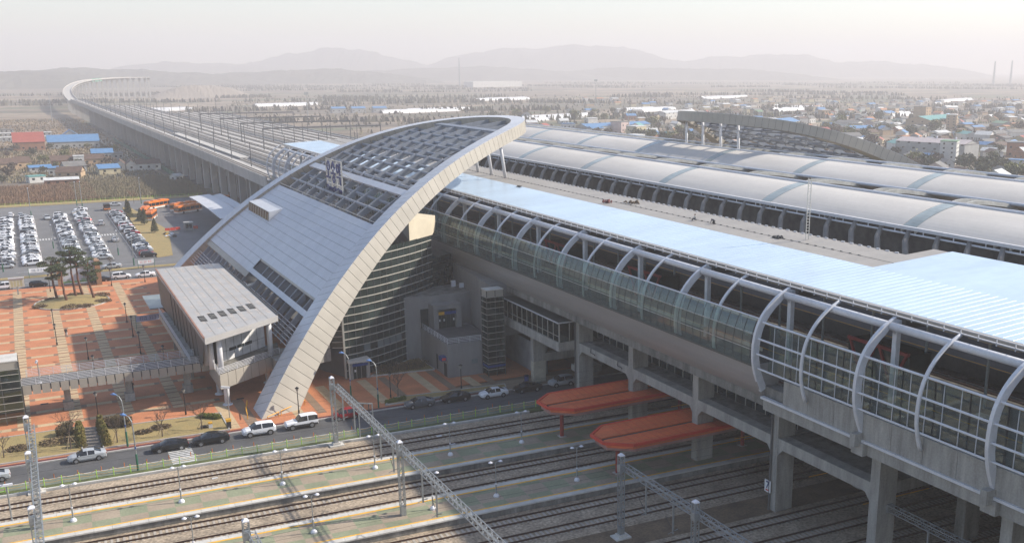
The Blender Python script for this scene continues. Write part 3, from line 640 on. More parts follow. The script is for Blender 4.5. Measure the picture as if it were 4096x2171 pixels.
# ------------------------------------------------------------------ vaults
def vault(xo, nm):
    pr = dense([(106.8, 28.5), (108.5, 29.4), (110.6, 30.22), (113.0, 30.9), (115.5, 31.32)], 3); ribp = dense([(106.9, 28.3), (108.5, 29.2), (110.6, 30.02), (113, 30.7), (115.5, 31.12), (117, 31.5), (118.7, 31.65), (121, 31.5), (123.5, 31.15), (126.2, 30.6), (131, 28.4)], 2)
    for k in range(-1, 10):
        yc = 70+32*k
        # membrane bay
        ya, yb = yc+1.3, yc+30.7
        ya, yb = max(ya, Y0), min(yb, Y1)
        if yb > ya:
            b = MB(); b.ring([[(x+xo, ya, z), (x+xo, yb, z)] for x, z in reversed(pr)], 0, False, False); b.ring([[(x+xo, yb, z-.18), (x+xo, ya, z-.18)] for x, z in reversed(pr)], 0, False, False)
            b.ring([[(x+xo, ya, z-.18), (x+xo, ya, z)] for x, z in reversed(pr)], 0, False, False); b.ring([[(x+xo, yb, z), (x+xo, yb, z-.18)] for x, z in reversed(pr)], 0, False, False); b.build('vault_membrane', vault_white, ST)
            b = MB(); b.tube([(pr[-1][0]+xo, ya-1.3, pr[-1][1]+.05), (pr[-1][0]+xo, yb+1.3, pr[-1][1]+.05)], .24, 8); b.build('vault_edge_tube', steel_white, ST)
            b = MB(); b.box(106.35+xo, 106.75+xo, ya-1.3, yb+1.3, 28.25, 28.72); b.build('vault_gutter', steel_white, ST)
            b = MB(); b.tube([(106.3+xo, ya-1.3, 27.75), (106.3+xo, yb+1.3, 27.75)], .14, 6); b.build('vault_eave_tube', steel_white, ST)
            b = MB(); b.tube([(126.2+xo, ya-1.3, 30.75), (126.2+xo, yb+1.3, 30.75)], .28, 8); b.build('vault_edge_tube', steel_white, ST)
            b = MB(); b.ring([[(x+xo, ya-1.3, z), (x+xo, yb+1.3, z)] for x, z in ((131, 28.4), (128.6, 29.7), (126.3, 30.7))], 0, False, False); b.build('vault_membrane', vault_white, ST)
        # glazed strip, pane by pane
        for (xa, za), (xb, zb) in zip(pr, pr[1:]):
            if Y0 < yc < Y1: b = MB(); b.quad((xa+.04+xo, yc-1.2, za+.02), (xa+.04+xo, yc+1.2, za+.02), (xb-.02+xo, yc+1.2, zb+.01), (xb-.02+xo, yc-1.2, zb+.01)); b.quad((xa+xo, yc-1.2, za-.1), (xb+xo, yc-1.2, zb-.1), (xb+xo, yc+1.2, zb-.1), (xa+xo, yc+1.2, za-.1)); b.build('strip_light', M('grey_green_glazing', (.42, .47, .455), .25, .0, var=.12, scale=.4), ST)
    for y in PY:
        for s in (-1.25, 1.25):
            b = MB(); rr = [[(x+xo, y+s-.14, z-.6), (x+xo, y+s+.14, z-.6), (x+xo, y+s+.14, z), (x+xo, y+s-.14, z)] for x, z in ribp]; b.ring(rr); b.build('vault_rib', M('cream_steel', (.55, .54, .50), .5), ST)
        # curved props sweeping down under the eave
        if xo == 0:
            for dy in (0, 5.3, 10.6):
                yy = y+dy; b = MB(); b.tube([(110.5, yy+1, 29.5), (107.2, yy, 28.2), (104.6, yy-1.8, 27.0), (102.6, yy-4, 25.2), (101.4, yy-6, 22.8), (101.1, yy-7, 20)], [.2, .34, .42, .46, .46, .4], 7); b.build('curved_strut', M('grey_beige_steel', (.20, .185, .165), .6), ST, smooth=True)
vb = MB(); vb.box(-.06, .06, -.06, .06, 27.6, 28.3); vb = vb.mesh('gutter_post', steel_white)
vault(0, 'near'); vault(32.9, 'far')
for i in range(60): put('gutter_post', vb, ST, (106.5, 14+i*5.3, 0))
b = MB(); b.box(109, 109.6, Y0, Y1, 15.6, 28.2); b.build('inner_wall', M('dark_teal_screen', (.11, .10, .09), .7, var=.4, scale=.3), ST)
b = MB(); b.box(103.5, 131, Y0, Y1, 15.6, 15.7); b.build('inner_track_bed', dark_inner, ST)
b = MB(); b.box(131.2, 139.4, Y0, Y1, 26.4, 26.6); b.build('valley_gutter', M('grey_valley_gutter', (.10, .10, .105), .7), ST)
# rooftop ladder mast
t = thing('roof_ladder', 'tall thin ladder mast standing on the grey roof before the vault', 'ladder', (90.2, 103.8, rz(90.2))); b = MB()
for s in (-.25, .25): b.bar((s, 0, 0), (s, 0, 8.2), .09)
b.build('side_rail', M('cream_steel', (.55, .54, .50), .5), t)
rg = MB(); rg.bar((-.25, 0, 0), (.25, 0, 0), .06); rg = rg.mesh('rung', MATS['cream_steel'])
for i in range(20): put('rung', rg, t, (0, 0, .4+i*.4))
# clutter on the roof
for nm, lab, x, y, dims, mt in (('tarpaulin_pile', 'dark red tarpaulin heap on the grey roof', 86.8, 151.5, (1.6, 1.3, .5), red_path), ('tool_stack', 'pile of timber and tools on the grey roof', 89.6, 148.5, (1.2, 3.2, .4), soil), ('roof_bundle', 'small dark bundle at the edge of the blue roof', 84.4, 182, (.8, 1.4, .25), dark_trim), ('cable_coil', 'dark cable coil on the grey roof by the ladder mast', 88.2, 107.5, (.9, 1.6, .15), dark_trim)):
    rng = random.Random(x); b = MB(); 
    for i in range(7):
        q = rng.uniform(-.5, .5)*dims[0]; w = rng.uniform(-.5, .5)*dims[1]; s = rng.uniform(.25, .5); b.tube([(q, w-s*dims[1]*.6, .05), (q+.1, w, dims[2]*rng.uniform(.5, 1)), (q, w+s*dims[1]*.6, .05)], [.05, s*.5, .05], 6)
    o = b.build(nm, mt, None, (x, y, rz(x)+.02)); tag(o, lab, nm.split('_')[0])
# track number plaques
def plaque(y, txt, label, z):
    o = MB(); o.box(-.04, 0, -.55, .55, 0, 1.5); t = o.build('track_plaque', white_board, None, (71.2, y, z)); tag(t, label, 'sign', 'track number plaques')
    text_part('numeral', txt, 1.25, .01, t, (-.05, 0, .48), sign_blue_letter)
    if txt == '7': q = MB(); q.box(-.055, -.04, -.3, .3, .18, .34); q.build('red_bar', red_edge, t)
plaque(86.6, '7', 'white plaque with blue 7 and red bar on a pillar', 2.2); plaque(70.4, '10', 'white plaque with blue 10 on the next pillar', .5)
# ------------------------------------------------------------------ red platform canopies
def canopy(yc, label):
    t = thing('platform_canopy', label, 'canopy', (0, 0, 0), 0, 'orange red platform canopies')
    pts = [(57.6, yc-1.6), (60.4, yc-3.9), (90, yc-3.9), (90, yc+3.9), (60.4, yc+3.9), (57.6, yc+1.6)]
    for s in (1, -1):
        q = [(58.3, yc+.34*s), (90, yc+.34*s), (90, yc+3.75*s), (60.5, yc+3.75*s), (58.0, yc+1.7*s)]
        if s < 0: q = q[::-1]
        b = MB(); b.prism(q, 5.3, 0, top=[5.78+.06*abs(y-yc) for x, y in q]); b.build('roof_sheet', red_canopy, t)
    for i in range(26):
        x = 61.2+i*1.1
        for s in (1, -1): b = MB(); b.bar((x, yc+.36*s, 5.815), (x, yc+3.7*s, 6.02), .05, .04); b.build('sheet_seam', red_edge, t)
    b = MB(); b.box(58.4, 90, yc-.33, yc+.33, 5.4, 5.66); b.build('valley_gutter', dark_trim, t)
    b = MB(); n = len(pts)
    for i in range(n):
        if i == 2: continue
        b.bar((*pts[i], 5.9), (*pts[(i+1) % n], 5.9), .3, .34)
    b.build('rim', red_edge, t)
    inn = [(x+(.5 if x < 61 else 0), yc+(y-yc)*.93) for x, y in pts]; b = MB(); b.prism(inn, 4.9, 5.3); b.build('underside', red_under, t)
    for x in (60.5, 80): b = MB(); b.tube([(x, yc, .9), (x, yc, 5.0)], .27, 10); b.build('column', red_steel, t); b = MB(); b.box(x-.5, x+.5, yc-.45, yc+.45, .9, .97); b.build('base_plate', edge_stone, t)
    return t
canopy(118.2, 'orange red hexagon-ended canopy over the first platform'); canopy(103.0, 'orange red hexagon-ended canopy over the second platform')
for i, (y, l) in enumerate(((120.5, 'yellow warning pole under the viaduct above the road'), (112.2, 'yellow warning pole beside the first canopy'), (97.6, 'yellow warning pole beside the second canopy'), (90.5, 'yellow warning pole behind the pillar with the 7 plaque'), (83.3, 'yellow warning pole beyond the 7 plaque pillar'), (74.5, 'yellow warning pole crossing behind the 10 plaque pillar'))):
    b = MB(); b.bar((74.5, y, 4.6), (84, y-.4, 4.6), .09); tag(b.build('warning_pole', yellow_steel), l, 'pole', 'yellow warning poles')
# train indicator boxes
for y, l in ((115.8, 'dark indicator box with orange panel behind the first canopy'), (100.6, 'dark indicator box with orange panel behind the second canopy')):
    t = thing('indicator_box', l, 'sign', (78, y, 4.6), 0, 'hanging indicator boxes'); b = MB(); b.box(0, 3.2, -.3, .3, 0, .8); b.build('casing', dark_trim, t); b = MB(); b.box(-.03, 0, -.28, .28, .1, .7); b.build('panel', yellow_sign, t)
# ------------------------------------------------------------------ entrance arches
AXF, AXT, AYC = 26.33, 94.9, 206.3
def azs(x): s = (x-AXF)/(AXT-AXF); return 87.72*s-61.54*s*s+13.81*s**3
def aslope(x): return (azs(x+.05)-azs(x-.05))/.1
def ad(s): return math.sqrt(max(1-s, 0))*(57.86-26.05*s+24.36*s*s)
def arch_path(n):
    raw = []
    for i in range(401):
        u = i/400; s = 1-(1-u)**2; raw.append(Vector((AXF+(AXT-AXF)*s, AYC-ad(s), azs(AXF+(AXT-AXF)*s))))
    raw += [Vector((p.x, 2*AYC-p.y, p.z)) for p in reversed(raw[:-1])]
    L = [0]
    for a, b2 in zip(raw, raw[1:]): L.append(L[-1]+(b2-a).length)
    out = []; j = 0
    for i in range(n+1):
        t = L[-1]*i/n
        while j < len(L)-2 and L[j+1] < t: j += 1
        f = (t-L[j])/max(L[j+1]-L[j], 1e-6); out.append(raw[j].lerp(raw[j+1], min(max(f, 0), 1)))
    return out
def arch_frames(n, wid=3.0, dep=2.9):
    P = arch_path(n); fr = []
    for i, p in enumerate(P):
        t = (P[min(i+1, n)]-P[max(i-1, 0)]).normalized(); h = aslope(min(max(p.x, AXF+.1), AXT-.2)); nrm = Vector((-h, 0, 1)).normalized()
        nrm = (nrm-t*nrm.dot(t)).normalized(); inn = nrm.cross(t).normalized()
        if inn.dot(Vector((60, AYC, p.z))-p) < 0: inn = -inn
        s_ = min(max((p.x-AXF)/(AXT-AXF), 0), 1); dp = 2.35+2.6*(1-s_)**2.5; wd_ = 2.9+2.5*(1-s_)**1.5; a, bb = p, p+inn*wd_; c, d = bb-nrm*dp, p-nrm*dp
        fr.append((a, bb, c, d, nrm, inn, t))
    for i in (0, n):
        fr[i] = tuple(Vector((v.x, v.y, v.z)) for v in fr[i])
    return fr
def clipz(v): return v
def build_arch(label, mir):
    T = thing('entrance_arch', label, 'arch', (0, 0, 0), 0, 'station entrance arches')
    fx = (lambda p: (237.2-p[0], p[1], p[2])) if mir else (lambda p: tuple(p))
    def bld(b, name, mat, smooth=False):
        b.v = [fx(v) for v in b.v]
        if mir: b.f = [tuple(reversed(f)) for f in b.f]
        return b.build(name, mat, T, smooth=smooth)
    N = 132; fr = arch_frames(N)
    # extend feet below ground
    core = MB(); rings = []
    for a, bb, c, d, nr, inn, t in fr:
        e = .06; rings.append([clipz(v) for v in (a-nr*e+inn*e, bb-nr*e-inn*e, c+nr*e-inn*e, d+nr*e+inn*e)])
    core.ring(rings); bld(core, 'rim_core', seam_dark)
    for i in range(N):
        f, g = fr[i], fr[i+1]; k = .02
        def lrp(j, q): return f[j].lerp(g[j], q)
        for (j0, j1, off, nm, mat) in ((0, 1, 4, 'top_panel', panel_grey), (3, 0, -5, 'outer_panel', panel_beige), (1, 2, 5, 'inner_panel', panel_beige), (2, 3, -4, 'under_panel', panel_beige)):
            if mir and nm in ('inner_panel', 'under_panel') and i % 1: continue
            q = [lrp(j0, k), lrp(j0, 1-k), lrp(j1, 1-k), lrp(j1, k)]
            if max(v.z for v in q) < -.4: continue
            q = [clipz(v) for v in q]; nn = (f[4] if abs(off) == 4 else f[5])*(1 if off > 0 else -1); b = MB()
            back = [v-nn*.05 for v in q]
            b.quad(*q); b.quad(*back[::-1])
            for x in range(4): y = (x+1) % 4; b.quad(q[x], back[x], back[y], q[y])
            bld(b, nm, mat)
    # fins across the open lattice
    def ylim(x, m=3.2):   # inner half width of the rim at x
        s = (x-AXF)/(AXT-AXF); return ad(s)-m
    FY = [204.6+7.4*k for k in range(-4, 5)]
    for y in FY:
        xs = []
        x = 52.2
        while x < 93:
            if abs(y-AYC) < ylim(x): xs.append(x)
            x += 1.0
        b = MB(); b.ring([[(x, y-.16, azs(x)-.55), (x, y+.16, azs(x)-.55), (x, y+.16, azs(x)-1.9), (x, y-.16, azs(x)-1.9)] for x in xs]); bld(b, 'lattice_fin', fin_grey)
    for j, x in enumerate([54.4, 56.6, 60.6, 62.7, 64.9, 67.0, 69.2, 71.4, 73.6, 75.8, 78.2, 80.6]):
        w = ylim(x, 2.6); nx = 1 if j % 2 else 0
        b = MB(); b.tube([(x, AYC-w, azs(x)-1.0-.35*nx), (x, AYC+w, azs(x)-1.0-.35*nx)], .3, 10); bld(b, 'cross_tube', fin_grey, True)
    for x, h in ((58.8, 1.5), (83.8, 1.2)):
        w = ylim(x, 2.6); b = MB(); b.v = []; b.bar((x, AYC-w, azs(x)-.7), (x, AYC+w, azs(x)-.7), h, .5, 0, (-aslope(x), 0, 1)); bld(b, 'box_beam', panel_grey if x < 60 else fin_grey)
    for y in FY[:-1]:
        for x0, x1 in ((53, 58), (60.6, 64.9), (69.2, 73.6), (78.2, 80.6)):
            if abs(y+3.7-AYC) < ylim(x1)-1: b = MB(); b.tube([(x0, y+.2, azs(x0)-1.7), (x1, y+7.2, azs(x1)-2.6)], .12, 6); b.tube([(x1, y+.2, azs(x1)-1.2), ((x0+x1)/2, y+3.7, azs(x1)-4.2)], .1, 6); bld(b, 'lattice_brace', fin_grey)
    # clad lower roof: long panels lying along the line
    def cpan(x0, x1, y0, y1, dz, nm, mat, th_=.12):
        b = MB(); z0, z1 = azs(x0)+dz, azs(x1)+dz
        q = [(x0, y0, z0), (x1, y0, z1), (x1, y1, z1), (x0, y1, z0)]; p = [(x, y, z-th_) for x, y, z in q]
        b.quad(*q); b.quad(*p[::-1])
        for i in range(4): k = (i+1) % 4; b.quad(q[i], p[i], p[k], q[k])
        bld(b, nm, mat)
    x = 36.8
    while x < 51.6:
        x1 = x+1.25; xm = x+.6; w = ylim(xm, 2.9)
        if x >= 40.0 or x1 > 40.4: cpan(x, x1-.07, AYC-w, AYC-.02-(.0), -.75, 'roof_panel', panel_grey)
        cpan(x, x1-.07, AYC+.02, AYC+w, -.75, 'roof_panel', panel_grey)
        x = x1
    cpan(36.9, 51.6, AYC-ylim(44)+9, AYC+ylim(44)-2, -.95, 'roof_underlay', seam_dark)
    cpan(36.0, 36.75, AYC+.1, AYC+ylim(36.5, 3.2), -.85, 'eave_panel', panel_beige); cpan(39.1, 40.0, AYC-ylim(39.6, 3.2), AYC-.3, -.85, 'eave_panel', panel_beige)
    w = ylim(51.8, 3); b = MB(); b.tube([(51.9, AYC-w, azs(51.9)-.45), (51.9, AYC+w, azs(51.9)-.45)], .07, 6); bld(b, 'roof_rail', mull)
    for y in [AYC-ylim(37.5)+2+i*4.6 for i in range(9)]:   # open rafters below the eaves
        if y > AYC-.5: break
        b = MB(); b.ring([[(x, y-.14, azs(x)-.9), (x, y+.14, azs(x)-.9), (x, y+.14, azs(x)-2.2), (x, y-.14, azs(x)-2.2)] for x in (33.6, 35, 37, 39.2)]); bld(b, 'rafter', fin_grey)
    for y in [AYC+1+i*4.6 for i in range(10)]:
        if y < AYC+ylim(36): b = MB(); b.ring([[(x, y-.14, azs(x)-.9), (x, y+.14, azs(x)-.9), (x, y+.14, azs(x)-2.2), (x, y-.14, azs(x)-2.2)] for x in (32.4, 34, 36.2)]); bld(b, 'rafter', fin_grey)
    b = MB(); b.bar((37.2, AYC-ylim(37.2), azs(37.2)-.8), (37.2, AYC+1, azs(37.2)-.8), 1.0, .3, 0, (-1, 0, 1)); bld(b, 'box_beam', panel_grey)
    for i in range(6):
        x = 33.4+i*.42; b = MB(); b.bar((x, AYC-ylim(x)+.4, azs(x)-1.1), (x, AYC-.5, azs(x)-1.1), .1, .1); b.bar((x-1.0, AYC+.5, azs(x-1)-1.1), (x-1, AYC+ylim(x-1)-.5, azs(x-1)-1.1), .1, .1); bld(b, 'louvre_bar', steel_white)
    # leaning props under the rim
    for i, y in enumerate((197.1, 204.2, 211.7, 219.0)):
        xx = 86.8+abs(y-AYC)*0; b = MB(); s = 1-((abs(y-2-AYC)/46)**2)
        b.tube([(88.3, y, rz(88.3)), (87.6, y+1.6, 37.2)], .34, 12); bld(b, 'prop_column', steel_white, True)
    if mir: return T
    # dormer skylight
    b = MB(); x0, x1, y0, y1 = 44.6, 47.4, 222.6, 243.5; zt = azs(x1)-1.15
    b.v = [(x0, y0, azs(x0)-.75), (x0, y1, azs(x0)-.75), (x0+.25, y1, zt+.15), (x0+.25, y0, zt+.15), (x1+.4, y0, azs(x1+.4)-.75), (x1+.4, y1, azs(x1+.4)-.75)]
    b.f = [(3, 2, 5, 4), (0, 3, 4), (1, 5, 2)]; b.m = [0]*3; bld(b, 'dormer_roof', panel_grey)
    for i in range(8): ya = y0+.4+i*2.55; b = MB(); b.quad((x0-.02, ya, azs(x0)-.6), (x0+.2, ya, zt), (x0+.2, ya+2.45, zt), (x0-.02, ya+2.45, azs(x0)-.6)); bld(b, 'dormer_pane', glass_win)
    for i in range(9): ya = y0+.3+i*2.55; b = MB(); b.bar((x0-.05, ya, azs(x0)-.7), (x0+.17, ya, zt+.1), .1); bld(b, 'dormer_frame', mull)
    return T
ARCH = build_arch('great tilted arch over the station entrance with lattice roof', False)
build_arch('second tilted arch on the far side of the vaulted roofs', True)
# ------------------------------------------------------------------ roof sign
SG = thing('station_sign', 'white louvred board with navy station name letters on the arch lattice', 'sign', (55.4, 208.3, 25.3))
HW, Hh2 = 6.0, 9.6
SG.scale = (1, .95, .70)
b = MB()
for y in (-HW, -2, 2, HW): b.bar((0, y, -.8), (0, y, Hh2), .22)
for z in (0, 2.6, 6, Hh2): b.bar((0, -HW, z), (0, HW, z), .18)
b.bar((0, -3, 7), (4.5, -3, 2.6), .16); b.bar((0, 3, 7), (4.5, 3, 2.6), .16); b.build('frame', M('weathered_white_slat', (.50, .49, .46), .6), SG)
sm = MB(); sm.box(-.05, .05, -HW, HW, 0, .09); sm = sm.mesh('slat', M('weathered_white_slat', (.50, .49, .46), .6))
for i in range(24): put('slat', sm, SG, (0, 0, .15+i*.4))
def stroke(b, pts, w=.5): 
    for p, q in zip(pts, pts[1:]): b.bar((-.2, -p[0], p[1]), (-.2, -q[0], q[1]), w, .18, 0, (1, 0, 0))
def ringst(b, cx, cz, rx, rz_, w=.42):
    n = 18; o = [(-.2, -(cx+(rx)*math.cos(6.283*i/n)), cz+rz_*math.sin(6.283*i/n)) for i in range(n)]; i2 = [(-.2, -(cx+(rx-w)*math.cos(6.283*i/n)), cz+(rz_-w)*math.sin(6.283*i/n)) for i in range(n)]
    for i in range(n):
        j = (i+1) % n; b.quad(o[i], o[j], i2[j], i2[i]); s = [(p[0]+.18, p[1], p[2]) for p in (o[i], o[j], i2[j], i2[i])]; b.quad(*s[::-1]); b.quad(o[i], s[0], s[1], o[j]); b.quad(i2[j], s[2], s[3], i2[i])
# left edge of the board as read is +y
for nm, cx in (('letter_o', -4.0), ('letter_song', 0.0), ('letter_yeok', 4.0)):
    b = MB()
    if cx < -1: ringst(b, cx, 7.6, 1.15, 1.5); stroke(b, [(cx, 6.0), (cx, 4.7)]); stroke(b, [(cx-1.6, 4.4), (cx+1.6, 4.4)], .6)
    elif cx < 1: stroke(b, [(cx-1.3, 7.1), (cx-.1, 9.0)]); stroke(b, [(cx, 9.0), (cx+1.3, 7.1)]); stroke(b, [(cx, 6.9), (cx, 6.0)]); stroke(b, [(cx-1.6, 5.8), (cx+1.6, 5.8)], .55); ringst(b, cx, 4.1, 1.0, 1.15)
    else: ringst(b, cx-.7, 7.5, .95, 1.4); stroke(b, [(cx+1.2, 9.2), (cx+1.2, 5.7)]); stroke(b, [(cx+.2, 8.2), (cx+1.2, 8.2)], .4); stroke(b, [(cx+.2, 7.0), (cx+1.2, 7.0)], .4); stroke(b, [(cx-1.1, 5.1), (cx+1.2, 5.1)]); stroke(b, [(cx+1.2, 5.3), (cx+1.2, 3.1)])
    b.build(nm, sign_blue_letter, SG)
text_part('latin_name', 'Osong Station', 2.05, .08, SG, (-.2, 0, .75), sign_blue_letter)
# ------------------------------------------------------------------ curved curtain wall below the near rim
GW = thing('glass_wall', 'dark curved curtain wall with pale horizontal bars under the arch', 'glass wall')
wp = [(42.9, 162.4), (46.5, 163.35), (50.5, 165.15), (54.5, 167.6), (58.8, 170.7), (63.2, 174.6)]
wd = dense(wp, 3)
def wall_top(x): return min(azs(x)-3.4-max(0, (x-54))*.55, 21.0)
for i in range(len(wd)-1):
    (xa, ya), (xb, yb) = wd[i], wd[i+1]; zt = wall_top((xa+xb)/2); z = .05; r = 0
    while z < zt-.1:
        z1 = min(z+1.33, zt); pale = r in (3,) and i > 2
        b = MB(); tx, tyv = (xb-xa)*.015, (yb-ya)*.015; lean = .05
        b.quad((xa+tx, ya+tyv, z+.04), (xb-tx, yb-tyv, z+.04), (xb-tx, yb-tyv, z1-.04), (xa+tx, ya+tyv, z1-.04)); b.build('pane', glass_pale if pale and i % 5 != 4 else glass_dark, GW); z = z1; r += 1
    b = MB(); b.bar((xa, ya-.03, 0), (xa, ya-.03, wall_top(xa)), .08, .12); b.build('mullion', mull_dark if i else mull, GW)
r = 0; z = 1.38
while z < 20.9:
    pts = [(x, y-.1, z) for x, y in wd if wall_top(x) > z-.4]
    if len(pts) > 1:
        b = MB()
        for p, q in zip(pts, pts[1:]): b.bar(p, q, .13, .13)
        b.build('transom', mull, GW)
    z += 1.33
b = MB(); b.bar((42.9, 162.35, 0), (42.9, 162.35, 12.6), .3, .3); b.bar((40.6, 163.6, 5.4), (40.6, 163.6, 11.5), .55, .5); b.build('corner_post', mull, GW)
for j in range(8): z = 5.4+j*.95; b = MB(); b.bar((41.2, 163.2, z), (42.8, 162.5, z), .1); b.build('transom', mull, GW); b = MB(); b.quad((40.8, 163.6, z), (42.8, 162.6, z), (42.8, 162.6, z+.9), (40.8, 163.6, z+.9)); b.build('pane', glass_dark, GW)
# cream upper wall
b = MB(); b.prism([(57.5, 169.7), (63.4, 174.4), (66.5, 181), (60, 181)], 20.9, 24.2, top=[24.6, 23.7, 23.4, 24.6]); b.build('cream_parapet', M('cream_wall', (.62, .55, .42), .7, var=.05), GW)
b = MB(); b.prism([(63.25, 174.6), (68.5, 178.5), (68.5, 183), (63.4, 183)], 0, 16.5); b.build('side_block', glass_dark, GW)
for z in range(1, 12): b = MB(); b.bar((63.2, 174.5, z*1.4), (68.5, 178.3, z*1.4), .08); b.build('transom', mull_dark, GW)
# hall floor blocks behind glass so the wall is not see-through, upper gallery
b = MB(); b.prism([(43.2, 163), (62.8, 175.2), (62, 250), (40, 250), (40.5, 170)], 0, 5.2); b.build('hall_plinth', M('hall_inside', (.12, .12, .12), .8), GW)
# arcade under the near rim: slab, railing, dark passage
b = MB(); b.prism([(31.5, 160.8), (40.9, 163.4), (40.9, 168), (31, 168)], 3.2, 5.2); b.build('gallery_slab', concrete, GW)
b = MB()
for h in (5.5, 5.8, 6.1, 6.35): b.bar((34, 161.6, h), (40.4, 163.3, h), .06)
for i in range(6): x = 34+i*1.25; b.bar((x, 161.6+i*.33, 5.2), (x, 161.6+i*.33, 6.35), .06)
b.build('gallery_railing', steel_white, GW)
# entry box
t = thing('entry_porch', 'small concrete entry box with blue sign below the glass wall', 'porch', (43.4, 161.2, 0))
b = MB(); b.box(0, .45, 0, 2.6, 0, 2.9); b.box(2.7, 3.3, 0, 2.6, 0, 2.9); b.build('side_wall', concrete, t)
b = MB(); b.prism([(-.25, -.3), (3.5, -.3), (3.5, 3), (1.4, 4.0), (-.25, 3)], 2.9, 3.25); b.build('roof_slab', edge_stone, t)
b = MB(); b.box(.45, 2.7, .5, .56, 0, 2.3); b.build('door', glass_dark, t); b = MB(); b.box(.3, 2.9, -.34, -.28, 2.35, 2.8); b.build('sign_board', blue_sign, t)
for x in (1.1, 1.9): b = MB(); b.box(x, x+.06, .42, .5, 0, 2.3); b.build('door_frame', mull, t)
b = MB(); b.box(.75, 1.05, .4, .44, 1.2, 1.6); b.build('notice', white_board, t)
# ------------------------------------------------------------------ concrete annex with terrace
AN = thing('concrete_annex', 'grey concrete annex with roof terrace and door portal', 'building')
wallc = M('grey_annex_wall', (.25, .245, .24), .8, var=.1, scale=.4, stretch=(1, 1, .3), fine=.06)
b = MB(); b.prism([(57.9, 154.4), (63.9, 154.1), (66.5, 156), (66.5, 170), (58, 170)], 0, 5.76); b.build('lower_wall', wallc, AN)
terr = MB(); 
for i in range(9): yy = 154.7+i*1.25; b = MB(); b.box(58.15, 66.3, yy, yy+1.2, 5.76, 5.79); b.build('terrace_slab', M('dark_terrace', (.12, .11, .105), .8), AN)
b = MB()
P = [(58.05, 170), (58.05, 154.6), (63.9, 154.35)]
for h in (6.0, 6.25, 6.5, 6.72):
    for p, q in zip(P, P[1:]): b.bar((*p, h), (*q, h), .06)
for i in range(11): b.bar((58.05, 170-i*1.54, 5.76), (58.05, 170-i*1.54, 6.72), .06)
for i in range(1, 4): b.bar((58.05+i*1.95, 154.55-i*.07, 5.76), (58.05+i*1.95, 154.55-i*.07, 6.72), .06)
b.build('railing', steel_white, AN)
b = MB(); b.prism([(54.8, 168.4), (60, 166.9), (66.5, 167.2), (73, 169), (73, 176), (63, 174.6)], 0, 11.3); b.build('upper_block', wallc, AN)
b = MB(); b.prism([(55.5, 168.9), (60, 167.3), (66, 167.6), (70, 169.4), (70, 175.5), (63, 173.8)], 11.3, 11.34); b.build('flat_roof', concrete_dark, AN)
b = MB(); b.prism([(66.5, 156), (74, 156), (74, 186), (68.5, 178)], 5.5, 14.6); b.build('tall_wall', wallc, AN)
# portal
b = MB(); b.box(59.5, 60.35, 164.6, 167.2, 5.76, 9.3); b.box(63.7, 64.6, 164.6, 167.2, 5.76, 9.3); b.box(59.5, 64.6, 164.6, 167.2, 9.3, 10.1); b.build('portal', wallc, AN)
for i in range(4): x = 60.4+i*.83; b = MB(); b.box(x, x+.78, 165.4, 165.46, 5.8, 8.3); b.build('door', glass_dark, AN)
b = MB(); b.box(60.35, 61.5, 164.75, 164.8, 8.3, 8.85); b.build('yellow_sign', yellow_sign, AN); b = MB(); b.box(61.52, 63.9, 164.75, 164.8, 8.3, 8.85); b.build('blue_sign', blue_sign, AN)
for x in (60.7, 61.5, 63.3): b = MB(); b.box(x, x+.25, 165.34, 165.38, 7, 7.4); b.build('notice', white_board, AN)
b = MB(); b.box(57.9, 59.3, 166.85, 166.95, 5.8, 9.2); b.build('window', glass_dark, AN)
b = MB(); b.box(62.0, 63.1, 154.02, 154.12, 2.0, 2.8); b.build('window', glass_pale, AN); b = MB(); b.box(57.84, 57.9, 159.2, 159.7, .4, 3); b.build('door', dark_trim, AN)
b = MB(); b.box(57.0, 57.9, 155.0, 156.3, 2.9, 3.6); b.build('hanging_sign', blue_sign, AN); b = MB(); b.box(57.1, 57.75, 154.95, 155.0, 3.0, 3.4); b.build('sign_panel', red_edge, AN)
b = MB(); b.box(57.85, 57.9, 155.0, 156.2, .05, 2.3); b.build('door', dark_trim, AN)
for i, (x, y) in enumerate(((66, 172.5), (67, 171), (67.9, 170.3))): b = MB(); b.box(x, x+.8, y, y+.4, 11.36, 12.2+.3*(i == 0)); b.build('air_conditioner', lamp_white, AN)
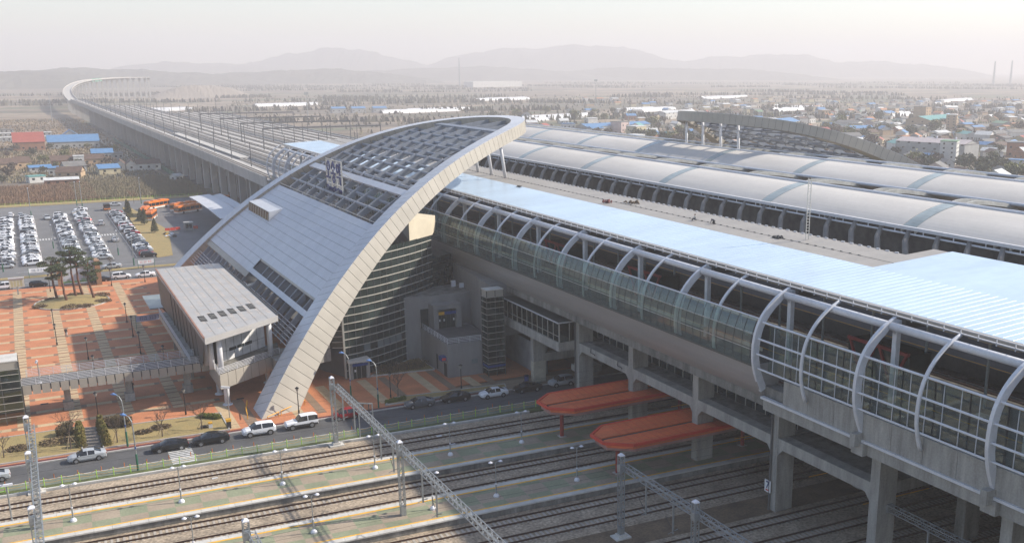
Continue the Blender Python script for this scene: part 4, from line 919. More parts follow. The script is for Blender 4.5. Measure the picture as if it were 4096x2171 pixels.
# lift tower
def lift(x0, x1, y0, y1, zt, label, band_=True):
    t = thing('lift_tower', label, 'lift tower', (0, 0, 0), 0, 'glass lift towers')
    b = MB(); b.box(x0, x1, y0, y1, zt-.14, zt); b.build('roof_cap', edge_stone, t)
    b = MB(); b.box(x0+.05, x1-.05, y0+.05, y1-.05, zt-1.2, zt-.14); b.build('head_panel', panel_beige, t)
    z = .15; n = 0
    while z < zt-1.3:
        z1 = min(z+1.05, zt-1.25)
        for k, (pa, pb) in enumerate((((x0, y0), ((x0+x1)/2, y0)), (((x0+x1)/2, y0), (x1, y0)), ((x0, y1), (x0, (y0+y1)/2)), ((x0, (y0+y1)/2), (x0, y0)))):
            b = MB(); b.quad((*pa, z+.03), (*pb, z+.03), (*pb, z1-.03), (*pa, z1-.03)); b.build('pane', glass_tower, t)
        b = MB(); b.bar((x0-.03, y0-.04, z1), (x1, y0-.04, z1), .07); b.bar((x0-.04, y0, z1), (x0-.04, y1, z1), .07); b.build('transom', mull, t); z = z1
    b = MB()
    for p in ((x0, y0), (x1, y0), (x0, y1), (x1, y1), ((x0+x1)/2, y0)): b.bar((*p, 0), (*p, zt-.2), .11)
    b.build('frame', mull_dark, t)
    b = MB(); b.box((x0+x1)/2-.9, (x0+x1)/2+.9, (y0+y1)/2-.8, (y0+y1)/2+.8, 4.5, 7.2); b.build('lift_cabin', M('lift_cabin', (.20, .20, .18), .5), t)
    b = MB(); b.box(x1-.25, x1-.1, y0+.2, y1-.2, 0, zt-1.3); b.box(x0+.3, x1-.3, y1-.2, y1-.1, 0, zt-1.3); b.build('back_wall', M('lift_back', (.10, .11, .10), .6), t)
    if band_: b = MB(); b.box(x0-.07, x1+.02, y0-.1, y0-.05, 1.55, 1.95); b.box(x0-.1, x0-.06, y0, y1, 1.55, 1.95); b.build('blue_band', blue_sign, t)
    return t
glass_tower = MG('tower_glazing', (.30, .38, .35), .14, .05)
lift(64.05, 67.1, 151.75, 154.0, 14.8, 'dark glass lift tower beside the concrete annex')
lift(-8.6, -3.75, 164.0, 168.6, 9.5, 'glass lift tower at the end of the footbridge', False)
# glazed corridor along the viaduct and wide pillar
CO = thing('glazed_corridor', 'green glass corridor on a concrete beam beside the belly cladding', 'corridor')
b = MB(); b.box(68.5, 72.2, 134.6, 157.5, 7.9, 9.3); b.build('beam', concrete, CO)
b = MB(); b.box(68.4, 72.4, 134.5, 157.5, 12.25, 12.45); b.build('roof', M('corridor_roof', (.10, .115, .11), .4, .3), CO); b = MB(); b.bar((68.4, 134.4, 12.45), (68.4, 157.4, 12.45), .14); b.bar((68.4, 134.4, 12.45), (72.4, 134.4, 12.45), .14); b.build('roof_edge', steel_white, CO)
pp = MB(); pp.box(0, .03, .04, 1.86, 9.3, 12.2); pp = pp.mesh('pane', glass_tower)
for i in range(12): put('pane', pp, CO, (68.75, 134.9+i*1.9, 0)); b = MB(); b.bar((68.7, 134.85+i*1.9, 9.3), (68.7, 134.85+i*1.9, 12.25), .08); b.bar((68.7, 134.9+i*1.9, 10.2), (68.7, 136.7+i*1.9, 10.2), .06); b.build('frame', mull, CO)
for i in range(2): b = MB(); b.box(68.85+i*1.7, 70.45+i*1.7, 134.85, 134.88, 9.3, 12.2); b.build('pane', glass_tower, CO)
b = MB(); b.bar((68.75, 134.85, 9.3), (68.75, 134.85, 12.3), .16); b.bar((70.5, 134.85, 9.3), (70.5, 134.85, 12.3), .08); b.build('frame', mull, CO)
b = MB(); b.box(69.4, 71.6, 145.5, 146.5, -.2, 7.9); b.build('pillar', concrete, CO); b = MB(); b.box(69.38, 71.62, 145.48, 146.52, -.2, 3.4); b.build('painted_pillar_foot', M('cream_pillar_paint', (.50, .47, .38), .7), CO)
b = MB(); b.box(71.6, 80, 145.6, 146.4, 3.2, 4.6); b.box(74, 78, 138, 141, 2.6, 3.6); b.build('stair_slab', concrete, CO)
b = MB(); b.box(71.7, 71.9, 148, 165, .0, 5.2); b.build('ramp_wall', M('pale_grey_wall', (.33, .34, .35), .8), CO)
# ------------------------------------------------------------------ entrance canopy hall
EH = thing('entrance_hall', 'flat-roofed entrance hall with skylight slots beside the arch foot', 'building')
rp_ = [(20.3, 153.2), (32.8, 162.7), (32.7, 215), (20.8, 214)]
b = MB(); b.prism(rp_, 11.1, 12.0); b.build('roof', M('hall_roof_grey', (.38, .37, .36), .6, var=.06, scale=.3, fine=.06), EH)
def inq(u, v):  # u across 0..1, v along 0..1
    a = Vector(rp_[0]).lerp(Vector(rp_[1]), u); d = Vector(rp_[3]).lerp(Vector(rp_[2]), u); return a.lerp(d, v)
# rows of pale dashes across the roof panels
pd = MB(); pd.box(-.32, .32, -.09, .09, 0, .02); pd = pd.mesh('roof_clip', M('pale_roof_clip', (.62, .50, .40), .7))
rp = random.Random(3)
for u in (.12, .24, .36, .48, .60, .72, .84, .94):
    v = .05
    while v < .97:
        p = inq(u, v+.02*u)
        if rp.random() < .8: o = put('roof_clip', pd, EH, (p.x, p.y, 12.003), R(8))
        v += .0215+(.03 if rp.random() < .1 else 0)
for i in range(7):
    u0 = i/7; b = MB(); p, q = inq(u0, .005), inq(u0, .995); b.bar((p.x, p.y, 12.0), (q.x, q.y, 12.0), .08, .05); b.build('roof_seam', roof_grey, EH)
for i in range(6):
    u = .13+i*.135; p = inq(u, .205); b = MB(); b.box(p.x-.5, p.x+.5, p.y-2.3, p.y+1.7, 12.004, 12.03); b.build('skylight_slot', dark_inner, EH)
    b = MB(); b.box(p.x-.4, p.x+.4, p.y-.9, p.y-.8, 12.03, 12.06); b.box(p.x-.4, p.x+.4, p.y+.2, p.y+.3, 12.03, 12.06); b.build('slot_bar', mull, EH)
b = MB(); b.bar((20.25, 153.6, 12.05), (20.75, 214, 12.05), .25, .18); b.build('copper_flashing', M('copper_flashing', (.30, .15, .10), .6), EH)
b = MB(); b.bar((32.9, 163, 12.05), (32.8, 215, 12.05), .35, .12); b.build('dark_flashing', dark_trim, EH)
# body: slanted plaza wall, window slots, end wall
b = MB(); b.v = [(20.9, 163, 5.2), (20.9, 213, 5.2), (20.7, 213.4, 11.1), (20.6, 156.5, 11.1)]; b.f = [(0, 3, 2, 1)]; b.m = [0]; b.build('slanted_wall', M('dark_slate_wall', (.045, .055, .058), .5), EH)
b = MB(); b.prism([(23.4, 163.5), (31.8, 170.3), (31.8, 213), (23.4, 213)], 5.2, 11.1); b.build('hall_body', M('hall_inside_wall', (.20, .20, .19), .7), EH)
for i in range(7): y = 166+i*4.6; b = MB(); b.bar((20.95, y, 5.2), (20.75, y, 11.1), .5, .35); b.build('wall_fin', MATS['dark_slate_wall'], EH)
# glazed gable: white lower panels and dark windows, facing the balcony
ga, gb = Vector((23.4, 163.35)), Vector((31.9, 170.2))
for i in range(6):
    p, q = ga.lerp(gb, i/6+.004), ga.lerp(gb, (i+1)/6-.004)
    b = MB(); b.quad((p.x, p.y, 6.9), (q.x, q.y, 6.9), (q.x, q.y, 9.6), (p.x, p.y, 9.6)); b.build('white_panel', white_board, EH)
    b = MB(); b.quad((p.x, p.y, 9.65), (q.x, q.y, 9.65), (q.x, q.y, 11.1), (p.x, p.y, 11.1)); b.build('window', glass_win, EH)
    b = MB(); b.quad((p.x, p.y, 5.3), (q.x, q.y, 5.3), (q.x, q.y, 6.85), (p.x, p.y, 6.85)); b.build('lower_panel', white_board, EH)
for k in range(2, 5): p, q = ga.lerp(gb, k/6-.1), ga.lerp(gb, k/6+.05); b = MB(); b.bar((p.x-.05, p.y-.07, 6.9), (q.x-.05, q.y-.07, 6.9), .05, .5); b.build('low_window', glass_win, EH)
# balcony deck and round columns
dk = [(22.3, 156.7), (32.9, 164.4), (34.2, 172), (22.5, 167.2)]
b = MB(); b.prism(dk, 4.8, 5.2); b.build('balcony_deck', concrete_dark, EH)
def fascia(p, q, z0, z1, n, parent, off=.06):
    p, q = Vector(p), Vector(q)
    for i in range(n):
        a, c = p.lerp(q, i/n+.003), p.lerp(q, (i+1)/n-.003); b = MB(); b.bar((a.x, a.y, (z0+z1)/2), (c.x, c.y, (z0+z1)/2), .1, z1-z0); b.build('fascia_panel', panel_beige, parent)
fascia((22.3, 156.65), (32.9, 164.3), 3.0, 5.3, 8, EH); fascia((22.25, 166.4), (22.25, 156.7), 3.0, 5.3, 6, EH)
def railing(p, q, z, n, parent, h=1.05):
    p, q = Vector(p), Vector(q); b = MB()
    for k in range(5): hh = z+.2+k*(h-.2)/4; b.bar((p.x, p.y, hh), (q.x, q.y, hh), .05)
    for i in range(n+1): a = p.lerp(q, i/n); b.bar((a.x, a.y, z), (a.x, a.y, z+h), .06)
    b.build('railing', steel_white, parent)
railing((22.3, 156.65), (32.9, 164.3), 5.3, 7, EH); railing((22.25, 166.4), (22.25, 156.7), 5.3, 5, EH)
cm = MB(); cm.tube([(0, 0, 5.2), (0, 0, 11.1)], .42, 14); cm = cm.mesh('round_column', steel_white, True)
for p in ((22.9, 158.3), (22.0, 161.0), (31.6, 164.6), (21.6, 163.6)): put('round_column', cm, EH, (*p, 0))
cl = MB(); cl.tube([(0, 0, 0), (0, 0, .18)], .75, 14); cl.tube([(0, 0, 0), (0, 0, 4.8)], .42, 14); cl = cl.mesh('support_column', steel_white, True)
for p in ((23.3, 158.1), (23.2, 164.3), (31.2, 166.6)): put('support_column', cl, EH, (*p, 0))
# ramp deck along the plaza wall with legs and railing
b = MB(); b.box(19.6, 22.4, 166.5, 205, 4.4, 5.1); b.build('ramp_deck', concrete, EH); fascia((19.55, 166.5), (19.55, 205), 4.2, 5.2, 14, EH); railing((19.6, 166.5), (19.6, 205), 5.2, 18, EH)
for y in (176, 186, 196): b = MB(); b.bar((20.8, y, 0), (20.8, y, 4.4), .5); b.build('ramp_leg', concrete, EH)
b = MB(); b.prism([(18.9, 214.5), (22.6, 214.5), (22.8, 228), (18.9, 228)], 4.0, 4.2); b.build('door_canopy', glass_pale, EH)
for k in range(2): b = MB(); b.bar((21.2+k*.5, 216+k*9, 4), (23.4, 213+k*3, 1.0), .16); b.build('canopy_strut', dark_trim, EH)
# duct between hall and arch
b = MB(); b.bar((32.2, 199, 8.6), (37.4, 200.6, 9.4), 1.5, 1.6); b.build('duct', panel_beige, EH); b = MB(); b.tube([(33.1, 196.2, 8.9), (33.9, 196.2, 8.9)], .85, 16); b.build('duct_mouth', stainless, EH)
b = MB(); b.box(32.9, 36.5, 196.5, 199.5, 5.4, 7.4); b.build('plant_box', M('dark_green_box', (.10, .12, .09), .6), EH)
# ------------------------------------------------------------------ footbridge
FB = thing('footbridge', 'footbridge with beige panels and white railings from the lift tower', 'footbridge')
b = MB(); b.box(-3.7, 22.2, 165.6, 170.3, 4.2, 5.0); b.build('deck', M('dark_deck', (.09, .09, .092), .85), FB)
fascia((-3.7, 165.5), (22.2, 165.5), 3.75, 5.15, 21, FB); fascia((-3.7, 170.4), (22.2, 170.4), 3.75, 5.15, 21, FB)
railing((-3.7, 165.5), (22.2, 165.5), 5.15, 14, FB, 1.1); railing((-3.0, 170.4), (22.2, 170.4), 5.15, 14, FB, 1.1)
for x in (2.0, 10.5, 19.0): b = MB(); b.box(x-.45, x+.45, 167.6, 168.5, 1.3, 4.3); b.box(x-.7, x+.7, 167.3, 168.8, 0, 1.3); b.build('pillar', concrete, FB)
b = MB(); b.quad((-2.2, 170.6, 5.2), (-2.2, 172, 5.2), (-2.2, 172, 6.8), (-2.2, 170.6, 6.8)); b.build('end_gate', steel_white, FB)
t = thing('bridge_lamp', 'slim lamp with white tilted head on the footbridge deck', 'lamp post', (-1.3, 166.6, 5.0)); b = MB(); b.tube([(0, 0, 0), (0, 0, 3.3)], .06, 8); b.build('pole', steel_grey, t); b = MB(); b.tube([(-.2, 0, 3.1), (0, 0, 3.5)], .16, 8); b.build('lamp_head', lamp_white, t); b = MB(); b.tube([(0, 0, 0), (0, 0, .12)], .25, 8); b.build('foot', lamp_white, t)
# yellow guard rails round the arch foot
for i, (p, q, l) in enumerate((((27.0, 147.2), (28.9, 148.6), 'yellow guard rail at the corner of the arch foot'), ((29.3, 148.9), (31.3, 150.4), 'yellow guard rail in the middle of the arch foot side'), ((31.7, 150.7), (33.6, 152.2), 'yellow guard rail at the inner end of the arch foot'), ((24.6, 149.6), (25.1, 153.4), 'yellow guard rail on the lawn side of the arch foot'), ((25.3, 154), (25.9, 156.6), 'yellow guard rail under the balcony by the arch foot'))):
    b = MB(); b.tube([(*p, 0), (*p, .75), (*q, .75), (*q, 0)], .07, 8); tag(b.build('guard_rail', yellow_steel), l, 'guard rail', 'yellow guard rails')
# ------------------------------------------------------------------ cars
def car_stations(kind):
    # x, half width, z bottom, z mid, z belt, z top, top half width
    if kind == 'sedan': return [(-2.32, .68, .42, .6, .80, .84, .58), (-2.22, .84, .26, .6, .93, 1.0, .70), (-1.95, .90, .2, .6, .97, 1.07, .72), (-1.7, .91, .2, .6, .97, 1.12, .70), (-.9, .92, .2, .6, .97, 1.41, .59), (-.1, .92, .2, .6, .96, 1.47, .60), (.0, .92, .2, .6, .96, 1.47, .60), (.42, .92, .2, .6, .95, 1.43, .60), (1.22, .91, .2, .6, .93, 1.02, .72), (1.8, .88, .2, .58, .86, .93, .66), (2.16, .80, .26, .55, .74, .80, .56), (2.32, .62, .40, .52, .64, .67, .45)]
    if kind == 'coupe': return [(-2.35, .70, .42, .6, .82, .88, .58), (-2.22, .86, .26, .6, .95, 1.05, .70), (-1.8, .91, .2, .6, .98, 1.14, .68), (-1.0, .92, .2, .6, .98, 1.36, .60), (-.3, .92, .2, .6, .97, 1.45, .60), (-.2, .92, .2, .6, .97, 1.45, .60), (.35, .92, .2, .6, .96, 1.42, .60), (1.15, .91, .2, .6, .93, 1.03, .72), (1.8, .88, .2, .58, .86, .93, .66), (2.2, .80, .26, .55, .74, .80, .56), (2.36, .62, .40, .52, .64, .67, .45)]
    if kind == 'suv': return [(-2.15, .72, .5, .75, 1.0, 1.05, .62), (-2.08, .88, .34, .75, 1.12, 1.2, .72), (-1.85, .92, .3, .75, 1.12, 1.58, .64), (-1.2, .93, .3, .75, 1.1, 1.68, .66), (-.35, .93, .3, .75, 1.09, 1.71, .66), (-.25, .93, .3, .75, 1.09, 1.71, .66), (.4, .93, .3, .75, 1.07, 1.66, .65), (1.15, .92, .3, .75, 1.04, 1.12, .74), (1.75, .90, .3, .7, .98, 1.04, .70), (2.06, .82, .36, .66, .86, .90, .60), (2.18, .66, .48, .62, .74, .77, .5)]
    if kind == 'jeep': return [(-2.3, .80, .5, .8, 1.1, 1.16, .7), (-2.26, .88, .42, .8, 1.15, 1.74, .72), (-1.9, .90, .36, .8, 1.15, 1.86, .74), (-.9, .90, .36, .8, 1.14, 1.88, .75), (-.8, .90, .36, .8, 1.14, 1.88, .75), (.1, .90, .36, .8, 1.12, 1.84, .74), (.65, .90, .36, .8, 1.1, 1.2, .78), (1.3, .90, .36, .8, 1.06, 1.13, .76), (2.1, .88, .4, .75, .98, 1.03, .7), (2.26, .8, .46, .7, .82, .86, .66)]
    return [(-1.95, .70, .42, .6, .95, 1.0, .6), (-1.9, .82, .28, .6, 1.0, 1.2, .66), (-1.6, .85, .22, .6, 1.0, 1.45, .58), (-.9, .86, .2, .6, .98, 1.52, .60), (-.15, .86, .2, .6, .97, 1.54, .6), (-.05, .86, .2, .6, .97, 1.54, .6), (.4, .86, .2, .6, .96, 1.5, .6), (1.15, .85, .2, .6, .95, 1.05, .68), (1.6, .82, .22, .58, .86, .92, .6), (1.88, .74, .28, .55, .74, .8, .52), (1.98, .58, .42, .52, .64, .67, .42)]
def car_meshes(kind):
    S = car_stations(kind); body = MB(); glass = MB()
    def sec(s):
        x, w, zb, zm, zt, top, wr = s
        return [(x, w*.82, zb), (x, w, zm*.75), (x, w, zm), (x, w*.975, zt), (x, wr, top), (x, wr*.55, top+.035), (x, 0, top+.05), (x, -wr*.55, top+.035), (x, -wr, top), (x, -w*.975, zt), (x, -w, zm), (x, -w, zm*.75), (x, -w*.82, zb)]
    rs = [sec(s) for s in S]
    tall = [s[5]-s[4] > .28 for s in S]
    zroof = max(s[5] for s in S)
    for i in range(len(S)-1):
        a, c = rs[i], rs[i+1]; cabin = tall[i] or tall[i+1]; both = tall[i] and tall[i+1]; thin = abs(S[i+1][0]-S[i][0]) < .15
        for j in range(12):
            q = (a[j], a[j+1], c[j+1], c[j]); tgt = body
            if j in (3, 8) and cabin and not thin and (both or i >= len(S)//2): tgt = glass
            if j in (4, 5, 6, 7) and cabin and not both and not (tall[i] != tall[i+1] and abs(S[i][5]-S[i+1][5]) < .2): tgt = glass
            n = len(tgt.v); tgt.v += list(q); tgt.f.append((n+3, n+2, n+1, n)); tgt.m.append(0)
    body.poly(list(reversed(rs[0]))); body.poly(rs[-1])
    # floor pan
    for i in range(len(S)-1): a, c = rs[i], rs[i+1]; body.quad(a[0], c[0], c[12], a[12])
    return body, glass
WB = {'sedan': (1.38, -1.32, .325), 'coupe': (1.42, -1.38, .34), 'suv': (1.32, -1.32, .37), 'jeep': (1.4, -1.35, .40), 'hatch': (1.22, -1.2, .30)}
HW_ = {'sedan': .92, 'coupe': .92, 'suv': .93, 'jeep': .92, 'hatch': .86}
def wheel_mesh(r, mt='both'):
    t = MB(); n = 16
    def c(rad, y): return [(rad*math.cos(6.283*i/n), y, rad*math.sin(6.283*i/n)) for i in range(n)]
    t.ring([c(r*.6, -.1), c(r*.93, -.11), c(r, -.06), c(r, .06), c(r*.93, .11), c(r*.6, .1)], 0, True, True)
    h = MB(); h.ring([c(r*.63, -.112), c(r*.2, -.085)], 0, True, True); h.ring([c(r*.2, .085), c(r*.63, .112)], 0, True, True)
    return t, h
CARM = {}
def car_proto(kind):
    if kind in CARM: return CARM[kind]
    bd, gl = car_meshes(kind); fx, rx, r = WB[kind]; w = HW_[kind]; S = car_stations(kind); xf, xr = S[-1][0], S[0][0]
    ty_, hb = wheel_mesh(r)
    mir = MB()
    for s in (-1, 1): mir.tube([(.95, s*(w-.02), 1.0 if kind != 'suv' else 1.1), (.95, s*(w+.16), 1.04 if kind != 'suv' else 1.14)], [.05, .1], 6)
    hl = MB()
    for s in (-1, 1):
        zz = S[-2][4]-.12; hl.v += []; hl.tube([(xf-.30, s*.66, zz), (xf-.10, s*.60, zz-.02)], [.13, .1], 8)
    tl = MB()
    for s in (-1, 1): zz = S[1][4]-.1; tl.box(xr+.0, xr+.16, s*.6-.16, s*.6+.16, zz-.08, zz+.08)
    pl = MB(); pl.box(xf-.04, xf+.02, -.26, .26, .42, .54); pl.box(xr-.03, xr+.03, -.26, .26, .62, .74)
    well = MB()
    for x in (fx, rx):
        for s in (-1, 1):
            n = 16; well.poly([(x+r*1.2*math.cos(6.283*i/n), s*(w+.004), r+r*1.2*math.sin(6.283*i/n)) for i in range(n)][::(-s)])
    CARM[kind] = dict(body=bd, glass=gl, tyre=ty_, hub=hb, mirror=mir, head=hl, tail=tl, plate=pl, well=well, wheels=[(x, s*(w-.085), r) for x in (fx, rx) for s in (-1, 1)], me={})
    m = CARM[kind]['me']
    m['glass'] = gl.mesh('car_windows', carglass); m['tyre'] = ty_.mesh('tyre', tyre_m, True); m['hub'] = hb.mesh('rim', rim_m); m['head'] = hl.mesh('headlight', lampglass); m['tail'] = tl.mesh('tail_light', taillamp); m['plate'] = pl.mesh('number_plate', white_board); m['well'] = well.mesh('wheel_arch', dark_trim)
    return CARM[kind]
def road_car(kind, paint, x, y, rz_, label, scale=1.0, trim=False):
    p = car_proto(kind); m = p['me']; t = thing('parked_car', label, 'car', (x, y, -.10), rz_, 'cars along the station road'); t.scale = (scale,)*3
    bk = 'body_'+paint
    if bk not in m: m[bk] = p['body'].mesh('car_body', PAINT[paint], True)
    put('body', m[bk], t); put('windows', m['glass'], t); put('wheel_arch', m['well'], t); put('headlight', m['head'], t); put('tail_light', m['tail'], t); put('number_plate', m['plate'], t)
    mk = 'mir_'+paint
    if mk not in m: m[mk] = p['mirror'].mesh('side_mirror', PAINT[paint])
    put('side_mirror', m[mk], t)
    for w in p['wheels']: wh = put('wheel', m['tyre'], t, w); put('rim', m['hub'], wh)
    if trim: b = MB(); b.box(-2.2, 2.2, -.93, -.89, .42, .72); b.box(-2.2, 2.2, .89, .93, .42, .72); b.build('side_trim', dark_trim, t)
    return t
W_ = math.pi
road_car('coupe', 'silver', -8.2, 141.6, W_+.03, 'silver coupe cut by the picture edge on the station road')
road_car('sedan', 'silver', 3.0, 143.75, W_+.0, 'silver sedan parked by the conifer hedges')
road_car('coupe', 'black', 13.0, 142.3, W_-.03, 'black coupe standing on the crosswalk')
road_car('sedan', 'black', 18.3, 142.35, W_-.02, 'black sedan by the yellow-lidded bin', 1.04)
road_car('suv', 'white', 24.8, 142.5, W_-.02, 'white rounded suv beside the arch foot', 1.04)
road_car('jeep', 'white', 30.7, 142.55, W_-.01, 'boxy white off-roader with grey lower trim', 1.0, True)
road_car('hatch', 'red', 37.4, 143.3, W_-.02, 'small dark red hatchback behind the lattice mast')
road_car('sedan', 'grey', 48.8, 143.05, W_-.03, 'charcoal sedan beside the low green hedge')
road_car('sedan', 'black', 54.6, 143.0, W_-.02, 'black sedan with pale window stripe on the shaded road')
road_car('sedan', 'white', 60.6, 141.95, W_-.02, 'white sedan in the shade by the lift tower')
road_car('sedan', 'black', 66.5, 141.9, W_-.02, 'black sedan in deep shade before the wide pillar')
road_car('suv', 'silver', 72.6, 141.9, W_-.02, 'silver suv under the viaduct edge', .98)
def flat_car(kind, paint, loc, rz_, label, group, scale=1.0):
    p = car_proto(kind); m = p['me']; k = 'flat_'+paint
    if k not in m:
        b = MB()
        def add(src, mi, off=(0, 0, 0)):
            n = len(b.v); b.v += [(x+off[0], y+off[1], z+off[2]) for x, y, z in src.v]; b.f += [tuple(n+i for i in f) for f in src.f]; b.m += [mi]*len(src.f)
        add(p['body'], 0); add(p['glass'], 1); add(p['well'], 2); add(p['head'], 4); add(p['tail'], 5)
        for w in p['wheels']: add(p['tyre'], 2, w); add(p['hub'], 3, w)
        m[k] = b.mesh('car_mesh', [PAINT[paint], carglass, tyre_m, rim_m, lampglass, taillamp])
    o = put('parked_car', m[k], None, loc, rz_, scale if scale != 1.0 else None); tag(o, label, 'car', group); return o
rng = random.Random(11)
PW = ['white']*46+['silver']*26+['black']*13+['grey']*9+['navy']*2+['beige']*2+['red']*2
KW = ['sedan']*58+['suv']*24+['hatch']*18
rowdef = [(-6.2, 'car park row beyond the planting strip', 303, 404, 0), (-.2, 'car park row at the first lane', 304, 404, W_), (10.1, 'car park row behind the pines', 303, 404, 0), (16.6, 'second car park row behind the pines', 305, 410, W_), (27.7, 'car park row beside the conifers', 302.5, 404, 0)]
for xr, rn, ya, yb, a in rowdef:
    y = ya; i = 0
    while y < yb:
        if rng.random() > .05:
            dark = xr > 25
            pc = rng.choice(PW if not dark else PW+['black', 'grey', 'silver', 'navy', 'red', 'black', 'grey']*6); kd = rng.choice(KW)
            flat_car(kd, pc, (xr+rng.uniform(-.25, .25), y, -.12), a+rng.uniform(-.04, .04)+(W_ if rng.random() < .3 else 0), pc+' '+{'sedan': 'sedan', 'suv': 'suv', 'hatch': 'hatchback'}[kd]+', '+ordw(i)+' from the road, '+rn, 'cars in the car park', rng.uniform(.96, 1.02))
        y += 2.55; i += 1
for i, (k, pc, x, y, a, l) in enumerate((('suv', 'white', -6.6, 273.3, W_, 'white suv with open door on the road behind the plaza'), ('hatch', 'black', .5, 272.8, 0, 'dark hatchback on the road by the information board'), ('suv', 'white', 18.5, 273.3, 0, 'white suv on the road right of the mural'), ('sedan', 'white', 23.9, 273.0, W_, 'long white sedan at the banner behind the plaza'), ('sedan', 'silver', 17.7, 289.3, W_, 'silver sedan on the far carriageway behind the mural'), ('sedan', 'silver', 22.3, 336, 1.6, 'silver sedan driving in the right car park lane'), ('suv', 'silver', 21.3, 374, 1.5, 'silver suv driving in the right car park lane'), ('sedan', 'silver', 6.2, 398, -1.5, 'silver sedan entering the left car park lane'), ('sedan', 'white', 17.5, 415.5, W_, 'white sedan on the road behind the car park'), ('sedan', 'silver', 29.5, 425, 0, 'silver sedan on the back road near the bus yard'), ('hatch', 'white', -4.5, 411, 1.5, 'white hatchback at the far end of the planting strip'), ('sedan', 'silver', -1.5, 409, 1.5, 'silver sedan beside the far planting strip'), ('sedan', 'black', 13.6, 271.6, W_, 'black car half hidden behind the mural brick pier'))):
    flat_car(k, pc, (x, y, -.12), a, l, 'cars on the roads behind the plaza')
# ------------------------------------------------------------------ buses
def bus(x, y, a, label):
    t = thing('city_bus', label, 'bus', (x, y, -.1), a, 'orange city buses'); L, w = 5.4, 1.22
    b = MB(); b.box(-L, L, -w, w, .9, 1.25); b.box(-L, L, -w, w, 2.35, 2.75); b.box(-L+.3, L-.3, -w+.12, w-.12, 2.75, 3.0); b.build('orange_body', bus_orange, t)
    b = MB(); b.box(-L, L, -w, w, .32, .9); b.build('white_skirt', bus_white, t)
    b = MB(); b.box(-L+.03, L-.03, -w+.03, w-.03, 1.25, 2.35); b.build('windows', carglass, t)
    for xx in (-4.2, -2.1, 0, 2.1, 4.2):
        for s in (-1, 1): b = MB(); b.box(xx-.06, xx+.06, s*w-.035, s*w+.01, 1.25, 2.35); b.build('window_pillar', bus_orange, t)
    b = MB(); b.box(-2.6, -.6, -.7, .7, 3.0, 3.2); b.box(1.4, 3.2, -.7, .7, 3.0, 3.2); b.build('roof_unit', bus_orange, t)
    for xx in (-3.2, 3.3):
        for s in (-1, 1): b = MB(); b.tube([(xx, s*(w-.15), .48), (xx, s*(w+.03), .48)], .48, 14); b.build('wheel', tyre_m, t)
    b = MB(); b.box(L-.02, L+.04, -1.0, -.6, .6, .8); b.box(L-.02, L+.04, .6, 1.0, .6, .8); b.build('headlight', lampglass, t)
    return t
bus(42.6, 410, .75, 'orange bus parked behind the other buses by the conifers'); bus(36.4, 391, 1.35, 'orange bus at the conifer strip, farther of two'); bus(37.2, 380, 1.3, 'orange bus at the conifer strip, nearer of two')
bus(50.5, 399.5, .62, 'orange bus in the pair before the curved shelter, rear one'); bus(50.8, 391.5, .62, 'orange bus in the pair before the curved shelter, front one'); bus(64, 412, .5, 'orange bus half hidden under the viaduct columns')
t = thing('small_truck', 'dark tow truck with orange skirt on the back road', 'truck', (26, 414, -.1)); b = MB(); b.box(-1, 1, -2.6, 1, .8, 2.4); b.build('body', dark_trim, t); b = MB(); b.box(-1.1, 1.1, -2.8, 2.6, .5, .85); b.build('deck', bus_orange, t); b = MB(); b.box(-.95, .95, -2.65, -2.6, 1.4, 2.2); b.build('windscreen', carglass, t)
for s in (-1, 1):
    for y in (-1.7, 1.7): b = MB(); b.tube([(s*.9, y, .4), (s*1.12, y, .4)], .4, 12); b.build('wheel', tyre_m, t)
# bus shelter: two curved sheets
SH = thing('bus_shelter', 'long curved grey shelter roof beside the bus yard', 'shelter')
for x0, x1, y0, y1 in ((50.6, 57.4, 322, 384), (58.2, 61, 330, 384)):
    for k in range(10):
        ya, yb = y0+(y1-y0)*k/10, y0+(y1-y0)*(k+1)/10-.06
        b = MB(); f = lambda y: 6.9-((y-353)/32)**2*.5
        b.v = [(x0, ya, f(ya)), (x1, ya, f(ya)+.5), (x1, yb, f(yb)+.5), (x0, yb, f(yb)), (x0, ya, f(ya)-.2), (x1, ya, f(ya)+.3), (x1, yb, f(yb)+.3), (x0, yb, f(yb)-.2)]; b.f = [(0, 1, 2, 3), (7, 6, 5, 4), (0, 4, 5, 1), (1, 5, 6, 2), (2, 6, 7, 3), (3, 7, 4, 0)]; b.m = [0]*6; b.build('roof_sheet', panel_grey, SH)
for y in range(326, 384, 8): b = MB(); b.tube([(57.8, y, 0), (57.8, y, 6)], .2, 8); b.bar((51.5, y, 6.2), (60.5, y, 6.6), .2, .3); b.build('column', steel_grey, SH)
t = thing('guard_booth', 'small pale booth in the bus yard', 'booth', (43.4, 345.6, -.1)); b = MB(); b.box(0, 2.4, 0, 2, 0, 2.6); b.build('wall', glass_pale, t); b = MB(); b.box(-.15, 2.55, -.15, 2.15, 2.6, 2.8); b.build('roof', edge_stone, t); b = MB(); b.box(.3, 1.1, -.02, 0, 1, 2.2); b.box(1.3, 2.1, -.02, 0, 1, 2.2); b.build('window', glass_win, t)
